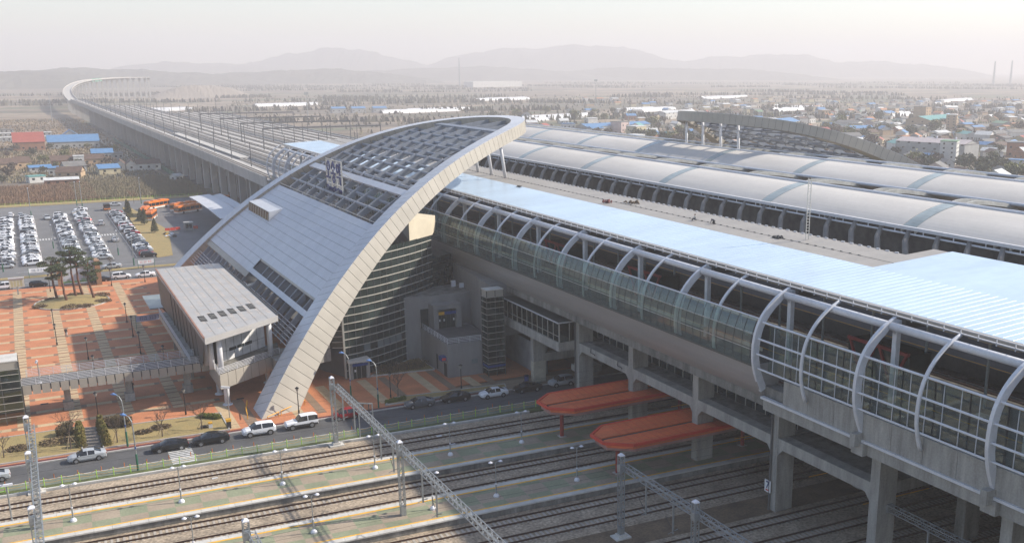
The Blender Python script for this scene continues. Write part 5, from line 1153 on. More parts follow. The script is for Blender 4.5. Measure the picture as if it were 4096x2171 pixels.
# ------------------------------------------------------------------ plaza lamps, street lamps, masts
def plaza_lamp(x, y, label):
    global PL0
    if PL0 is None:
        t = PL0 = thing('plaza_lamp', label, 'lamp post', (x, y, .03), 0, 'black plaza lamps')
        b = MB(); b.tube([(0, 0, 0), (0, 0, .5), (0, 0, .55), (0, 0, 3.4)], [.13, .13, .075, .06], 8); b.build('pole', black_lamp, t)
        b = MB(); b.tube([(0, 0, 3.4), (0, 0, 3.55), (0, 0, 3.95)], [.05, .14, .26], 6); b.build('lantern', M('lantern_glass', (.30, .30, .28), .3), t)
        b = MB(); b.tube([(0, 0, 3.95), (0, 0, 4.02), (0, 0, 4.2)], [.32, .28, .04], 6); b.build('cap', black_lamp, t); CH[t.name] = list(t.children); return t
    return dup(PL0, (x, y, .03), 0, label)
PL0 = None
for x, y, l in ((2.0, 210.3, 'near the walking person'), (2.05, 224, 'behind the walking person'), (2.7, 264.1, 'beside the information board road'), (15.6, 264.2, 'beside the mural brick pier'), (15.1, 222.9, 'above the hanging banner'), (15.0, 210.1, 'at the left end of the banner'), (14.9, 196.1, 'nearest the ramp deck'), (6.4, 196.4, 'between ramp and walking person'), (5.5, 160.7, 'behind the conifer hedges'), (17.0, 156.3, 'under the footbridge by the bare saplings'), (31.8, 148.5, 'beside the arch foot'), (57.5, 147.7, 'before the concrete annex'), (46.2, 149.1, 'beside the tied sapling'), (23.0, 265.1, 'by the white sedan behind the plaza'), (6.6, 183, 'rising behind the footbridge railing'), (17.5, 184, 'behind the footbridge beside the ramp')):
    plaza_lamp(x, y, 'black lantern lamp '+l)
def street_lamp(x, y, label, green=2.2):
    t = thing('street_lamp', label, 'street lamp', (x, y, 0), 0, 'blue-headed street lamps')
    b = MB(); b.tube([(0, 0, 0), (0, 0, green)], .13, 8); b.build('pole_base', green_pole, t)
    b = MB(); b.tube([(0, 0, green), (0, 0, 5.4), (-.05, 0, 6.6), (-.3, .2, 7.2), (-.7, .45, 7.5)], [.09, .08, .07, .06, .05], 8); b.build('pole', steel_grey, t)
    b = MB(); b.tube([(-.55, .35, 7.42), (-.9, .58, 7.52), (-1.25, .8, 7.5)], [.08, .2, .05], 8); b.build('lamp_head', blue_lamp, t)
    b = MB(); b.tube([(0, 0, 2.9), (0, 0, 3.2)], .1, 8); b.build('sticker_band', blue_sign, t)
street_lamp(8.4, 136.3, 'curved street lamp with blue head beside the lime fence'); street_lamp(8.1, 146.1, 'curved street lamp with blue head on the dry lawn'); street_lamp(43.0, 145.2, 'curved street lamp with blue head behind the red hatchback'); street_lamp(40.6, 151.5, 'straight street lamp with blue head before the entry box')
def tall_lamp(x, y, h, label):
    t = thing('tall_lamp', label, 'street lamp', (x, y, 0), 0, 'tall lamp masts'); b = MB(); b.tube([(0, 0, 0), (0, 0, 2)], .16, 6); b.build('pole_base', green_pole, t); b = MB(); b.tube([(0, 0, 2), (0, 0, h-.5), (0, -1.2, h)], [.12, .09, .06], 6); b.build('pole', steel_grey, t); b = MB(); b.box(-.15, .15, -1.9, -1.1, h-.08, h+.1); b.build('lamp_head', lamp_white, t)
for i, (x, y, h, l) in enumerate(((-6.8, 297, 9, 'tall lamp mast at the car park entrance'), (1.6, 407, 10, 'tall lamp mast at the far end of the first lane'), (17.2, 432, 9, 'tall lamp mast behind the white car on the back road'), (18.5, 421.5, 10, 'tall lamp mast before the lime fence beyond the car park'), (38.9, 426, 10, 'tall lamp mast behind the buses'), (20.9, 309, 7, 'lamp mast in the right car park lane entrance'), (23, 290, 8, 'white road lamp behind the silver sedan'), (5.7, 330, 7, 'lamp mast in the left car park lane'), (45, 300, 6, 'thin lamp mast in the bus yard before the arch'))): tall_lamp(x, y, h, l)
# back lime fence
t = thing('back_fence', 'lime post fence along the scrub behind the car park', 'fence'); 
for i in range(50): put('post', pst, t, (-20+i*1.7, 441+i*.03, 0))
b = MB()
for h in (.5, 1.05): b.bar((-20, 441, h), (63, 442.4, h), .04)
b.build('wire', lime_post, t)
# ------------------------------------------------------------------ plaza objects
t = thing('mural_wall', 'large mural board with pale town map between brick piers', 'mural', (0, 0, 0))
b = MB(); b.box(5.6, 12.6, 270.3, 270.7, .6, 5.4); b.build('board', M('mural_pale', (.52, .56, .62), .6, var=.12, scale=.5, col2=(.42, .50, .56)), t)
rm_ = random.Random(5)
for i in range(26):
    x, z = rm_.uniform(5.9, 12.2), rm_.uniform(.9, 5.1); c = rm_.choice([(.55, .50, .22), (.35, .42, .48), (.30, .42, .30), (.62, .60, .60), (.35, .33, .35)]); n = rm_.randint(5, 8); r = rm_.uniform(.15, .7)
    b = MB(); b.poly([(x+r*math.cos(6.283*k/n)*rm_.uniform(.7, 1.2), 270.29-i*.0012, z+.6*r*math.sin(6.283*k/n)) for k in range(n)][::-1]); b.build('painted_patch', M('mural_patch_%d' % (i % 5), c, .7), t)
b = MB(); b.box(5.6, 12.6, 270.2, 270.3, .6, .9); b.build('green_foot', M('mural_green', (.10, .32, .06), .7), t)
for x, w, lab in ((4.6, .9, 0), (12.7, 1.1, 1)): b = MB(); b.prism([(x, 269.9-lab*3), (x+w, 269.9-lab*3), (x+w*.7, 271), (x, 271)], 0, 5.9); b.build('brick_pier', M('brick_pier', (.33, .19, .11), .85, var=.15, scale=1, fine=.15), t)
t = thing('information_board', 'pale information board on a post at the plaza edge', 'sign', (-3.8, 264.1, .03)); b = MB(); b.bar((0, 0, 0), (0, 0, 1.9), .3); b.build('post', steel_grey, t); b = MB(); b.box(-1.5, 1.5, -.12, .12, 1.7, 3.7); b.build('board', M('board_pale', (.55, .54, .48), .6), t); b = MB(); b.prism([(-1.6, -.25), (1.6, -.25), (1.6, .25), (-1.6, .25)], 3.7, 4.0); b.build('cap', panel_grey, t)
for i in range(4): b = MB(); b.box(-1.2+i*.62, -.75+i*.62, -.135, -.12, 1.9, 3.3); b.build('text_panel', M('board_text', (.45, .42, .25), .7), t)
def banner(p, q, z0, h, label, mcol=(.62, .62, .70), posts=True, dark=sign_blue_letter):
    t = thing('banner', label, 'banner', (0, 0, 0), 0, 'hung banners'); p, q = Vector((*p, z0)), Vector((*q, z0)); b = MB(); n = 8; sag = lambda u: -.12*math.sin(3.1416*u)
    for i in range(n):
        a, c = p.lerp(q, i/n), p.lerp(q, (i+1)/n); da, dc = Vector((0, 0, sag(i/n))), Vector((0, 0, sag((i+1)/n))); up = Vector((0, 0, h)); b.quad(a+da, c+dc, c+dc+up, a+da+up)
    b.build('cloth', M('banner_%.2f' % mcol[2], mcol, .7), t); d = (q-p).normalized(); nrm = Vector((d.y, -d.x, 0)); L = (q-p).length; rr = random.Random(label); b = MB(); x = L*.12
    while x < L*.88:
        w = rr.uniform(.2, .42); a = p+d*x+nrm*.02+Vector((0, 0, sag(x/L)+h*.28)); s = rr.choice((0, 1, 2))
        b.quad(a, a+d*w*.75, a+d*w*.75+Vector((0, 0, h*.09)), a+Vector((0, 0, h*.09))); b.quad(a+Vector((0, 0, h*.35)), a+d*w*.75+Vector((0, 0, h*.35)), a+d*w*.75+Vector((0, 0, h*.45)), a+Vector((0, 0, h*.45))); b.quad(a+d*w*.6, a+d*w*.75, a+d*w*.75+Vector((0, 0, h*.45)), a+d*w*.6+Vector((0, 0, h*.45)))
        x += w*1.25+(.3 if s == 2 else 0)
    b.build('lettering', dark, t)
    if posts: b = MB(); b.tube([(p.x, p.y, 0), (p.x, p.y, z0+h+.1)], .05, 6); b.tube([(q.x, q.y, 0), (q.x, q.y, z0+h+.1)], .05, 6); b.build('post', green_pole, t)
banner((16.2, 215.5), (22.2, 216.8), 1.6, 1.2, 'long pale violet banner hung beside the entrance hall', (.45, .46, .62)); banner((-1.2, 285.2), (4.3, 286.4), 1.2, 1.1, 'white banner on the median left of the mural', (.70, .70, .72)); banner((23.5, 284.6), (27.5, 285.2), 1.2, 1.0, 'white banner with red lettering behind the long white sedan', (.68, .68, .69), True, red_edge)
# pine island
I0 = Vector((6.5, 249.3)); b = MB(); n = 40; pts = [(I0.x+7.4*math.cos(6.283*i/n), I0.y+7.8*math.sin(6.283*i/n)) for i in range(n)]; b.prism(pts, 0, .12)
rgs = [[(I0.x+7.3*f*math.cos(6.283*i/n), I0.y+7.7*f*math.sin(6.283*i/n), .12+.75*(1-f*f)) for i in range(n)] for f in (1, .8, .5, .2, .02)]; b.ring(rgs, 0, True, False); isl = struct(b.build('grass_mound', dry_grass), 'oval grassy mound with tall pines on the plaza')
k = MB()
for i in range(n): k.bar((*pts[i], .1), (*pts[(i+1) % n], .1), .22, .3)
k.build('kerb_edge', kerb_m, isl)
def shrub(x, y, z, r, h, mat, label, n=420, name='shrub', sz=.16, grp='low shrubs'):
    t = thing(name, label, 'shrub', (x, y, z), 0, grp)
    b = leaves(n, lambda g: (lambda a, q, zz: (q*r*math.cos(a), q*r*.7*math.sin(a), zz*h*(1.05-q*.55)))(g.uniform(0, 6.283), math.sqrt(g.random()), g.random()), sz, int(x*13+y)); b.build('foliage', mat, t)
    b = MB()
    for i in range(5): a = i*1.26; b.tube([(0, 0, -.1), (r*.5*math.cos(a), r*.4*math.sin(a), h*.7)], [.04, .015], 4); 
    b.build('stems', bark, t); return t
for i, (x, y, r, h, l) in enumerate(((.2, 246.5, 1.6, .8, 'brown shrub at the tip of the pine mound'), (2.6, 253.2, 1.4, .7, 'brown shrub behind the first pine'), (6.0, 242.6, 2.2, .9, 'dark shrub clump before the second pine'), (8.8, 242.6, 1.6, .7, 'brown shrub on the near side of the pine mound'), (12.4, 246, 1.8, .8, 'brown shrub below the fifth pine'), (12.6, 252.5, 1.8, 1.0, 'dark shrub at the road side end of the pine mound'), (7.2, 256.4, 1.6, .7, 'brown shrub on the far rim of the pine mound'), (-.3, 152.2, 2.2, .8, 'sparse brown shrub left on the dry lawn'), (-4.8, 151.8, 1.6, .7, 'sparse brown shrub at the lawn end by the gantry'), (12.9, 151.5, 1.5, .6, 'sparse brown shrub between bare saplings'), (10.6, 150.6, 1.2, .5, 'small brown shrub beside the black coupe'))): shrub(x, y, .15, r, h, shrub_brown, l)
def pine(x, y, h, bend, label, seed):
    g = random.Random(seed); t = thing('pine_tree', label, 'pine tree', (x, y, .5), 0, 'tall pines on the plaza mound')
    P = [Vector((0, 0, -.3))]; d = Vector((bend[0], bend[1], 0))
    for i in range(1, 9): u = i/8; P.append(Vector((d.x*math.sin(u*2.6)+g.uniform(-.08, .08), d.y*math.sin(u*2.4)+g.uniform(-.08, .08), h*.86*u)))
    b = MB(); b.tube(P, [.30-.2*i/8 for i in range(9)], 8); b.build('trunk', bark_red, t, smooth=True)
    pads = []; b = MB()
    for i in range(13):
        u = g.uniform(.62, 1.0); base = P[int(u*8)]; a = g.uniform(0, 6.283); l = g.uniform(.9, 2.5)*(1.25-u*.4); tip = base+Vector((l*math.cos(a), l*math.sin(a), g.uniform(.2, .9))); b.tube([base, base.lerp(tip, .5)+Vector((0, 0, -.08)), tip], [.07, .05, .025], 5); pads.append((tip, g.uniform(.7, 1.25)))
    pads.append((P[-1]+Vector((0, 0, .5)), 1.3)); b.build('branches', bark_red, t)
    def f(r):
        c, s = pads[r.randrange(len(pads))]; a = r.uniform(0, 6.283); q = math.sqrt(r.random()); return (c.x+s*q*math.cos(a), c.y+s*q*math.sin(a), c.z+.1+r.uniform(-.22, .42)*s*(1-q*q*.6))
    leaves(4200, f, .13, seed, .3).build('crown', pine_leaf, t)
pine(3.75, 252.8, 9.6, (-.5, .3), 'pine farthest to the information board side of the mound', 1); pine(5.4, 248.4, 8.8, (-.4, -.2), 'pine in the near middle of the mound', 2); pine(7.5, 253, 12.0, (-.3, .2), 'tallest pine in the centre of the mound', 3); pine(8.9, 255.2, 11.0, (-.6, .2), 'pine at the back of the mound before the mural', 4); pine(10.9, 249.3, 9.4, (-.7, .4), 'pine nearest the entrance hall with bent trunk', 5)
def bare_tree(x, y, h, label, seed, tied=True, name='bare_sapling', mat=None, grp='bare saplings'):
    g = random.Random(seed); t = thing(name, label, 'tree', (x, y, .1), 0, grp); b = MB(); b.tube([(0, 0, -.1), (.03, 0, h*.3), (0, .05, h*.45)], [.09, .07, .06], 6); b.build('trunk', bark, t); c = MB()
    def grow(p, d, l, r, n):
        q = p+d*l; c.tube([p, p.lerp(q, .5)+Vector((g.uniform(-.05, .05), g.uniform(-.05, .05), 0))*l, q], [r, r*.8, r*.5], 4, caps=False)
        if n:
            for i in range(3): e = (d+Vector((g.uniform(-.8, .8), g.uniform(-.8, .8), g.uniform(-.1, .5)))).normalized(); grow(p.lerp(q, g.uniform(.4, 1)), e, l*g.uniform(.5, .8), r*.6, n-1)
    for i in range(5): a = i*1.257+g.uniform(-.3, .3); grow(Vector((0, .03, h*g.uniform(.28, .45))), Vector((math.cos(a)*.6, math.sin(a)*.6, 1)).normalized(), h*.32, .045, 3)
    c.build('crown', mat or bark, t)
    if tied:
        b = MB()
        for i in range(3): a = i*2.094; b.tube([(1.1*math.cos(a), 1.1*math.sin(a), -.05), (0, 0, h*.34)], .03, 5)
        b.build('stake', M('pale_stake', (.35, .27, .18), .8), t)
bare_tree(1.3, 148.6, 6.0, 'staked bare sapling behind the silver sedan', 21); bare_tree(7.0, 148.2, 4.4, 'staked bare sapling beside the right conifer hedge', 22); bare_tree(12.7, 147.6, 4.4, 'staked bare sapling in the middle of the lawn', 23); bare_tree(18, 148, 4.0, 'staked bare sapling by the bins', 24); bare_tree(47.3, 148.9, 4.2, 'staked bare sapling by the shaded paving stripes', 25); bare_tree(17.3, 286.2, 3.6, 'bare tree on the median behind the mural', 26, False); bare_tree(3.4, 286.5, 4, 'bare tree on the median beside the white banner', 27, False); bare_tree(36.5, 428, 5.5, 'reddish bare tree behind the parked buses', 28, False, mat=M('red_twigs', (.22, .07, .04), .8)); bare_tree(-6.6, 149.5, 3.6, 'bare sapling at the picture edge of the dry lawn', 29)
def conifer(x, y, h, r, label, seed, mat=None, grp='conifers between car park and bus yard'):
    t = thing('conifer', label, 'tree', (x, y, .05), 0, grp); b = MB(); b.tube([(0, 0, 0), (0, 0, h*.9)], [.12, .03], 6); b.build('trunk', bark, t)
    leaves(1500, lambda g: (lambda a, u, q: (r*(1-u)**.7*q*math.cos(a), r*(1-u)**.7*q*math.sin(a), h*(.1+.9*u)))(g.uniform(0, 6.283), g.random()**1.2, math.sqrt(g.random())), .15, seed).build('crown', mat or conifer_leaf, t)
for i, (x, y, h, l) in enumerate(((31, 385, 6, 'tall conifer beside the orange buses'), (33.8, 367, 5.4, 'conifer behind the booth at the bus yard'), (34.6, 347, 4.6, 'conifer nearest the rubbish heap'), (31.6, 399, 5, 'conifer at the far end of the strip'), (33.5, 376, 4.4, 'conifer between the two tall ones'))): conifer(x, y, h, 1.3, l, 40+i, M('dull_green_foliage', (.085, .095, .04), .85, var=.35, scale=1))
def hedge(p, q, n, w, h, label, mat=conifer_leaf, taper=True):
    t = thing('hedge', label, 'hedge', (0, 0, 0), 0, 'clipped hedges'); p, q = Vector(p), Vector(q)
    def f(g):
        k = g.randrange(n); u = (k+.5)/n; c = p.lerp(q, u); zz = g.random(); a = g.uniform(0, 6.283); rr = w*(1-.55*zz if taper else 1)*math.sqrt(g.random()); return (c.x+rr*math.cos(a), c.y+rr*math.sin(a)*1.05, .1+zz*h*(.85+.3*((k*37) % 5)/5))
    leaves(900*n if n < 8 else 420*n, f, .11, int(p.x*7+p.y)).build('foliage', mat, t); b = MB()
    for k in range(n): c = p.lerp(q, (k+.5)/n); b.tube([(c.x, c.y, 0), (c.x, c.y, h*.8)], [.05, .02], 5)
    b.build('stems', bark, t)
hedge((2.6, 148.2), (2.75, 156.5), 6, .75, 1.9, 'conical conifer hedge on the lift tower side of the gravel path'); hedge((5.7, 147.2), (5.5, 157), 7, .75, 1.9, 'conical conifer hedge on the sapling side of the gravel path'); hedge((6.3, 156.2), (9.2, 154.6), 4, .8, 1.6, 'round brownish hedge clump behind the conifers', M('brown_green_foliage', (.13, .10, .045), .85, var=.3, scale=1), False); hedge((.2, 154.9), (1.6, 155.5), 3, .7, 1.6, 'dark round hedge clump left of the gravel path', M('brown_green_foliage', (.13, .10, .045)), False); hedge((18.6, 153.9), (21, 151.6), 4, .6, .6, 'low green hedge at the lawn corner by the column', M('spring_green', (.16, .18, .03), .8, var=.3, scale=1), False); hedge((44.6, 146.5), (47.8, 146.9), 5, .45, .5, 'low green hedge beside the charcoal sedan', M('spring_green', (.16, .18, .03)), False)
hedge((48.5, 162.6), (56.5, 162.6), 8, 1.5, 1.3, 'wide brown azalea bed under the glass wall', shrub_brown, False)
# bins, bench
t = thing('grit_bin', 'black bin with yellow lid on the lawn corner', 'bin', (21.5, 146.9, .1)); b = MB(); b.prism([(-.3, -.25), (.3, -.25), (.3, .25), (-.3, .25)], 0, 1.0); b.build('body', dark_trim, t); b = MB(); b.box(-.34, .34, -.3, .3, 1.0, 1.35); b.build('lid', yellow_sign, t)
t = thing('small_bin', 'small grey bin with yellow top beside the black box on the lawn', 'bin', (19.2, 148.2, .15)); b = MB(); b.box(-.25, .25, -.25, .25, 0, .6); b.build('body', panel_grey, t); b = MB(); b.box(-.27, .27, -.27, .27, .6, .8); b.build('lid', yellow_sign, t)
t = thing('junction_box', 'low black box behind the bare sapling by the bins', 'box', (18.4, 148.5, .15)); b = MB(); b.box(-.5, .5, -.25, .25, 0, .35); b.build('body', dark_trim, t)
t = thing('litter_bin', 'blue bin before the wide pillar', 'bin', (68.4, 146.2, .03)); b = MB(); b.tube([(0, 0, 0), (0, 0, 1.0)], .35, 10); b.build('body', blue_sign, t); b = MB(); b.tube([(0, 0, 1.0), (0, 0, 1.1)], .38, 10); b.build('lid', dark_trim, t)
t = thing('camera_pole', 'grey post with floodlight head beside the balcony column', 'lamp post', (22.4, 151.5, .05)); b = MB(); b.tube([(0, 0, 0), (0, 0, 4.7)], .07, 8); b.build('pole', steel_grey, t); b = MB(); b.bar((-.8, 0, 4.9), (.4, 0, 4.6), .3, .3); b.build('floodlight', panel_grey, t)
# barriers in the bus yard and rubbish heap
for i, (x, y) in enumerate(((38.6, 349.5), (40.2, 350), (41.8, 350.4), (47.2, 350.5))):
    t = thing('water_barrier', 'red plastic barrier in the bus yard, '+ordw(i)+' from the conifer side', 'barrier', (x, y, -.1), 0, 'red plastic barriers'); b = MB(); b.prism([(-.7, -.25), (.7, -.25), (.7, .25), (-.7, .25)], 0, .5); b.box(-.7, .7, -.12, .12, .5, .9); b.build('body', red_edge, t)
t = thing('rubbish_heap', 'heap of white and yellow rubbish bags on the grass strip', 'rubbish'); rr = random.Random(9)
for i in range(12): x, y = rr.uniform(36.5, 39.5), rr.uniform(334, 342); b = MB(); s = rr.uniform(.3, .7); b.tube([(x, y, -.1), (x, y, s*.5), (x, y, s)], [s*.8, s, .05], 7); b.build('bag', rr.choice([white_board, white_board, panel_grey, dark_trim, yellow_sign]), t)
# ------------------------------------------------------------------ people
skin = M('skin', (.42, .26, .18), .6); hair_m = M('dark_hair', (.015, .012, .01), .6)
def person(x, y, z, a, label, top, legs, pose='walk', h=1.7):
    t = thing('person', label, 'person', (x, y, z), a); me = bpy.data.meshes.new('body'); s = h/1.7
    if pose == 'walk': J = dict(pel=(0, 0, .92), ch=(0.02, 0, 1.28), nk=(0.02, 0, 1.46), hd=(.04, 0, 1.60), kl=(.16, .09, .5), al=(.20, .09, .09), tl=(.36, .09, .04), kr=(.04, -.09, .5), ar=(-.22, -.09, .14), tr=(-.08, -.09, .03), sl=(.02, .19, 1.38), el=(-.08, .24, 1.12), hl=(.06, .24, .90), sr=(.02, -.19, 1.38), er=(.1, -.24, 1.12), hr=(.24, -.22, .94))
    elif pose == 'sit': J = dict(pel=(0, 0, .2), ch=(.06, 0, .58), nk=(.08, 0, .76), hd=(.11, 0, .9), kl=(.42, .12, .32), al=(.5, .12, .06), tl=(.64, .12, .04), kr=(.42, -.12, .3), ar=(.52, -.12, .06), tr=(.66, -.12, .04), sl=(.08, .19, .68), el=(.22, .24, .42), hl=(.42, .16, .36), sr=(.08, -.19, .68), er=(.22, -.24, .42), hr=(.42, -.14, .36))
    else: J = dict(pel=(-.1, 0, .5), ch=(.22, 0, .62), nk=(.4, 0, .62), hd=(.52, 0, .6), kl=(.1, .12, .2), al=(-.22, .12, .07), tl=(-.3, .12, .03), kr=(.1, -.12, .2), ar=(-.22, -.12, .07), tr=(-.3, -.12, .03), sl=(.3, .19, .58), el=(.42, .24, .32), hl=(.5, .2, .08), sr=(.3, -.19, .58), er=(.42, -.24, .32), hr=(.5, -.2, .08))
    K = list(J); vs = [Vector(J[k])*s for k in K]; ed = [('pel', 'ch'), ('ch', 'nk'), ('nk', 'hd'), ('pel', 'kl'), ('kl', 'al'), ('al', 'tl'), ('pel', 'kr'), ('kr', 'ar'), ('ar', 'tr'), ('ch', 'sl'), ('sl', 'el'), ('el', 'hl'), ('ch', 'sr'), ('sr', 'er'), ('er', 'hr')]
    me.from_pydata(vs, [(K.index(p), K.index(q)) for p, q in ed], []); o = bpy.data.objects.new('body', me); COL.objects.link(o); o.parent = t
    rad = dict(pel=.15, ch=.17, nk=.06, hd=.105, kl=.075, al=.05, tl=.045, kr=.075, ar=.05, tr=.045, sl=.08, el=.055, hl=.045, sr=.08, er=.055, hr=.045)
    md = o.modifiers.new('skin', 'SKIN'); me.skin_vertices[0].data
    for i, k in enumerate(K): r_ = rad[k]*s; me.skin_vertices[0].data[i].radius = (r_, r_); me.skin_vertices[0].data[i].use_root = k == 'pel'
    o.modifiers.new('smooth', 'SUBSURF').levels = 1; o.modifiers['smooth'].render_levels = 2; me.materials.append(top)
    for kk, mt, r0 in (('l', legs, .09), ('r', legs, .09)):
        b = MB(); b.tube([Vector(J['pel'])*s+Vector((0, .06 if kk == 'l' else -.06, 0)), Vector(J['k'+kk])*s, Vector(J['a'+kk])*s], [.13*s, .095*s, .075*s], 8); b.build('trousers', mt, t, smooth=True)
    H = Vector(J['hd'])*s; b = MB(); b.tube([H+Vector((.0, 0, -.11)), H+Vector((.015, 0, -.05)), H+Vector((.02, 0, .03)), H+Vector((0, 0, .1))], [.055, .098, .104, .06], 10); b.build('face', skin, t, smooth=True)
    b = MB(); b.tube([H+Vector((-.05, 0, -.04)), H+Vector((-.03, 0, .06)), H+Vector((-.01, 0, .135))], [.085, .115, .05], 10); b.build('hair', hair_m, t, smooth=True)
    for k in ('hl', 'hr'):
        b = MB(); q = Vector(J[k])*s; b.tube([q, q+Vector((.02, 0, -.1))], [.04, .03], 6); b.build('hand', skin, t)
    return t
black_cloth = M('black_cloth', (.02, .02, .022), .8); pale_cloth = M('pale_cloth', (.45, .44, .42), .8); denim = M('denim', (.05, .06, .09), .8)
person(3.85, 216.5, .03, -1.4, 'person in a black jacket and pale trousers walking across the plaza', black_cloth, pale_cloth)
person(11.3, 172.6, .03, 1.2, 'person in black standing under the footbridge', black_cloth, denim, 'walk')
person(1.9, 173.2, .03, .4, 'person in dark clothes under the footbridge near the lift tower', denim, black_cloth, 'walk')
person(87.9, 126.6, rz(87.9), 2.6, 'roof worker in a pale vest sitting on the grey roof', pale_cloth, denim, 'sit')
person(88.2, 122.3, rz(88.2), 1.6, 'roof worker in dark clothes crouching on the grey roof', denim, black_cloth, 'crouch')
# ------------------------------------------------------------------ viaducts beyond the station
def vx(x, y): return x-max(0, y-450)*.0085
VA = thing('railway_viaduct', 'long concrete viaduct on tall pillars running off to the hills', 'viaduct')
VB = thing('railway_yard_viaduct', 'broad concrete viaduct carrying the track yard behind the front line', 'viaduct')
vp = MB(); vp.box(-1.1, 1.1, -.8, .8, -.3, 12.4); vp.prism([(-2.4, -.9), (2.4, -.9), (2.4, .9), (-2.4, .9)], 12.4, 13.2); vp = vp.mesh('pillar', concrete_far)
rp2 = MB(); rp2.tube([(0, 0, -.3), (0, 0, 13)], 1.5, 14); rp2 = rp2.mesh('round_pillar', concrete, True)
for y in (342, 352, 362): put('round_pillar', rp2, VA, (72, y, 0)); put('round_pillar', rp2, VA, (80, y, 0))
y = 372
while y < 1320:
    put('pillar', vp, VA, (vx(70.3, y), y, 0)); put('pillar', vp, VA, (vx(76.5, y), y, 0)); y += 20
def deck(T, x0, x1, ya, yb, step, z, wall=1.1, rails=()):
    y = ya
    while y < yb:
        y2 = min(y+step, yb); a0, a1, b0, b1 = vx(x0, y), vx(x1, y), vx(x0, y2-.05), vx(x1, y2-.05)
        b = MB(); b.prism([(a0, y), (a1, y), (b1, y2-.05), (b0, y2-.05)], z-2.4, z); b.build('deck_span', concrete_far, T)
        for p, q in ((a0, b0), (a1, b1)): b = MB(); b.bar((p, y, z+wall/2-.2), (q, y2-.05, z+wall/2-.2), .3, wall+.4); b.build('parapet', concrete_far, T)
        for r in rails: b = MB(); [b.bar((vx(r+s, y), y, z+.25), (vx(r+s, y2), y2, z+.25), .12, .16) for s in (-.75, .75)]; b.box(vx(r, y)-1.3, vx(r, y)+1.3, y, y2, z, z+.1, 1); b.build('track', [rail_rust, M('track_slab', (.33, .31, .28), .9)], T)
        y = y2
deck(VA, 67.5, 79.5, 334.2, 1320, 50, 15.6, 1.1, (70.8, 76.0))
deck(VB, 84, 112, 334.2, 1100, 50, 15.6, .6, (87, 91.5, 97, 103, 108.5))
deck(VB, 113.5, 150, 334.2, 900, 50, 15.6, .6, (117, 122, 128, 134, 140, 146))
y = 345
while y < 1100:
    for x in ((88, 105, 119, 143) if y < 900 else (88, 105)): put('pillar', vp, VB, (vx(x, y), y, 0))
    y += 25
# far rising curve
cpts = [Vector(p) for p in ((62, 1310, 15), (64, 1450, 18), (72, 1620, 22), (88, 1760, 27), (112, 1860, 31), (145, 1930, 33), (180, 1965, 34), (215, 1980, 34))]
cur = []
for i in range(len(cpts)-1):
    p0, p1, p2, p3 = cpts[max(i-1, 0)], cpts[i], cpts[i+1], cpts[min(i+2, len(cpts)-1)]
    for k in range(4): t_ = k/4; cur.append(.5*((2*p1)+(p2-p0)*t_+(2*p0-5*p1+4*p2-p3)*t_*t_+(3*p1-p0-3*p2+p3)*t_**3))
cur.append(cpts[-1])
pale_c = M('pale_new_concrete', (.46, .44, .41), .9, var=.06)
for a, c in zip(cur, cur[1:]):
    d = (c-a); n = Vector((-d.y, d.x, 0)).normalized()*5; b = MB(); q = [a+n, a-n, c-n, c+n]; b.poly([v for v in q][::-1]); b.poly([v-Vector((0, 0, 3)) for v in q])
    for u in (0, 2): b.quad(q[u], q[u+1], q[u+1]-Vector((0, 0, 3)), q[u]-Vector((0, 0, 3)))
    b.bar(a+n+Vector((0, 0, .5)), c+n+Vector((0, 0, .5)), .4, 1.4); b.bar(a-n+Vector((0, 0, .5)), c-n+Vector((0, 0, .5)), .4, 1.4); b.build('curve_span', pale_c, VA)
for i, a in enumerate(cur):
    b = MB(); b.box(a.x-1.4, a.x+1.4, a.y-1.6, a.y+1.6, -.3, a.z-3); b.build('pillar', pale_c, VA)
a, c = cur[17], cur[19]; b = MB(); b.bar(a+Vector((0, -6.4, -.6)), c+Vector((0, -6.4, -.6)), .3, 5); b.build('green_netting', M('green_netting', (.10, .34, .24), .8), VA)
# catenary poles on the decks
pm0 = MB(); pm0.tube([(0, 0, 0), (0, 0, 8.5)], [.2, .13], 6); pm0.bar((0, 0, 7.6), (3.2, 0, 7.4), .09); pm0.bar((0, 0, 6.4), (3.0, 0, 7.3), .07); pm0.bar((0, 0, 8.2), (-.9, 0, 8.2), .07); pm0 = pm0.mesh('catenary_pole_mesh', M('dark_pole_steel', (.12, .125, .13), .6, .3))
for x0, lab, ya, yb, st in ((73.4, 'on the front viaduct', 350, 1300, 38), (94, 'along the second track group', 345, 1080, 40), (110, 'along the third track group', 350, 1080, 42), (125, 'along the inner yard tracks', 345, 890, 44), (143, 'along the far yard tracks', 352, 890, 46)):
    y = ya; i = 0
    while y < yb: o = put('catenary_pole', pm0, None, (vx(x0, y), y, 15.6)); tag(o, 'catenary pole '+lab+', '+ordw(i)+' from the station', 'pole', 'catenary poles on the viaduct'); y += st; i += 1
for i, y in enumerate((470, 520, 575, 640)):
    t = thing('portal_gantry', 'thin portal gantry across the track yard, '+ordw(i)+' from the station', 'gantry', (0, y, 15.6), 0, 'portal gantries of the yard'); b = MB(); b.bar((95, 0, 0), (95, 0, 9), .35); b.bar((148, 0, 0), (148, 0, 9), .35); b.build('leg', MATS['dark_pole_steel'], t); b = MB(); b.bar((95, 0, 8.8), (148, 0, 8.8), .5, .6); b.build('beam', MATS['dark_pole_steel'], t)
b = MB(); b.prism([(75.4, 420), (78.9, 420), (77.5, 600), (74.2, 600)], 15.6, 16.4); struct(b.build('spoil_strip', pale_c), 'pale strip of new ballast along the front viaduct')
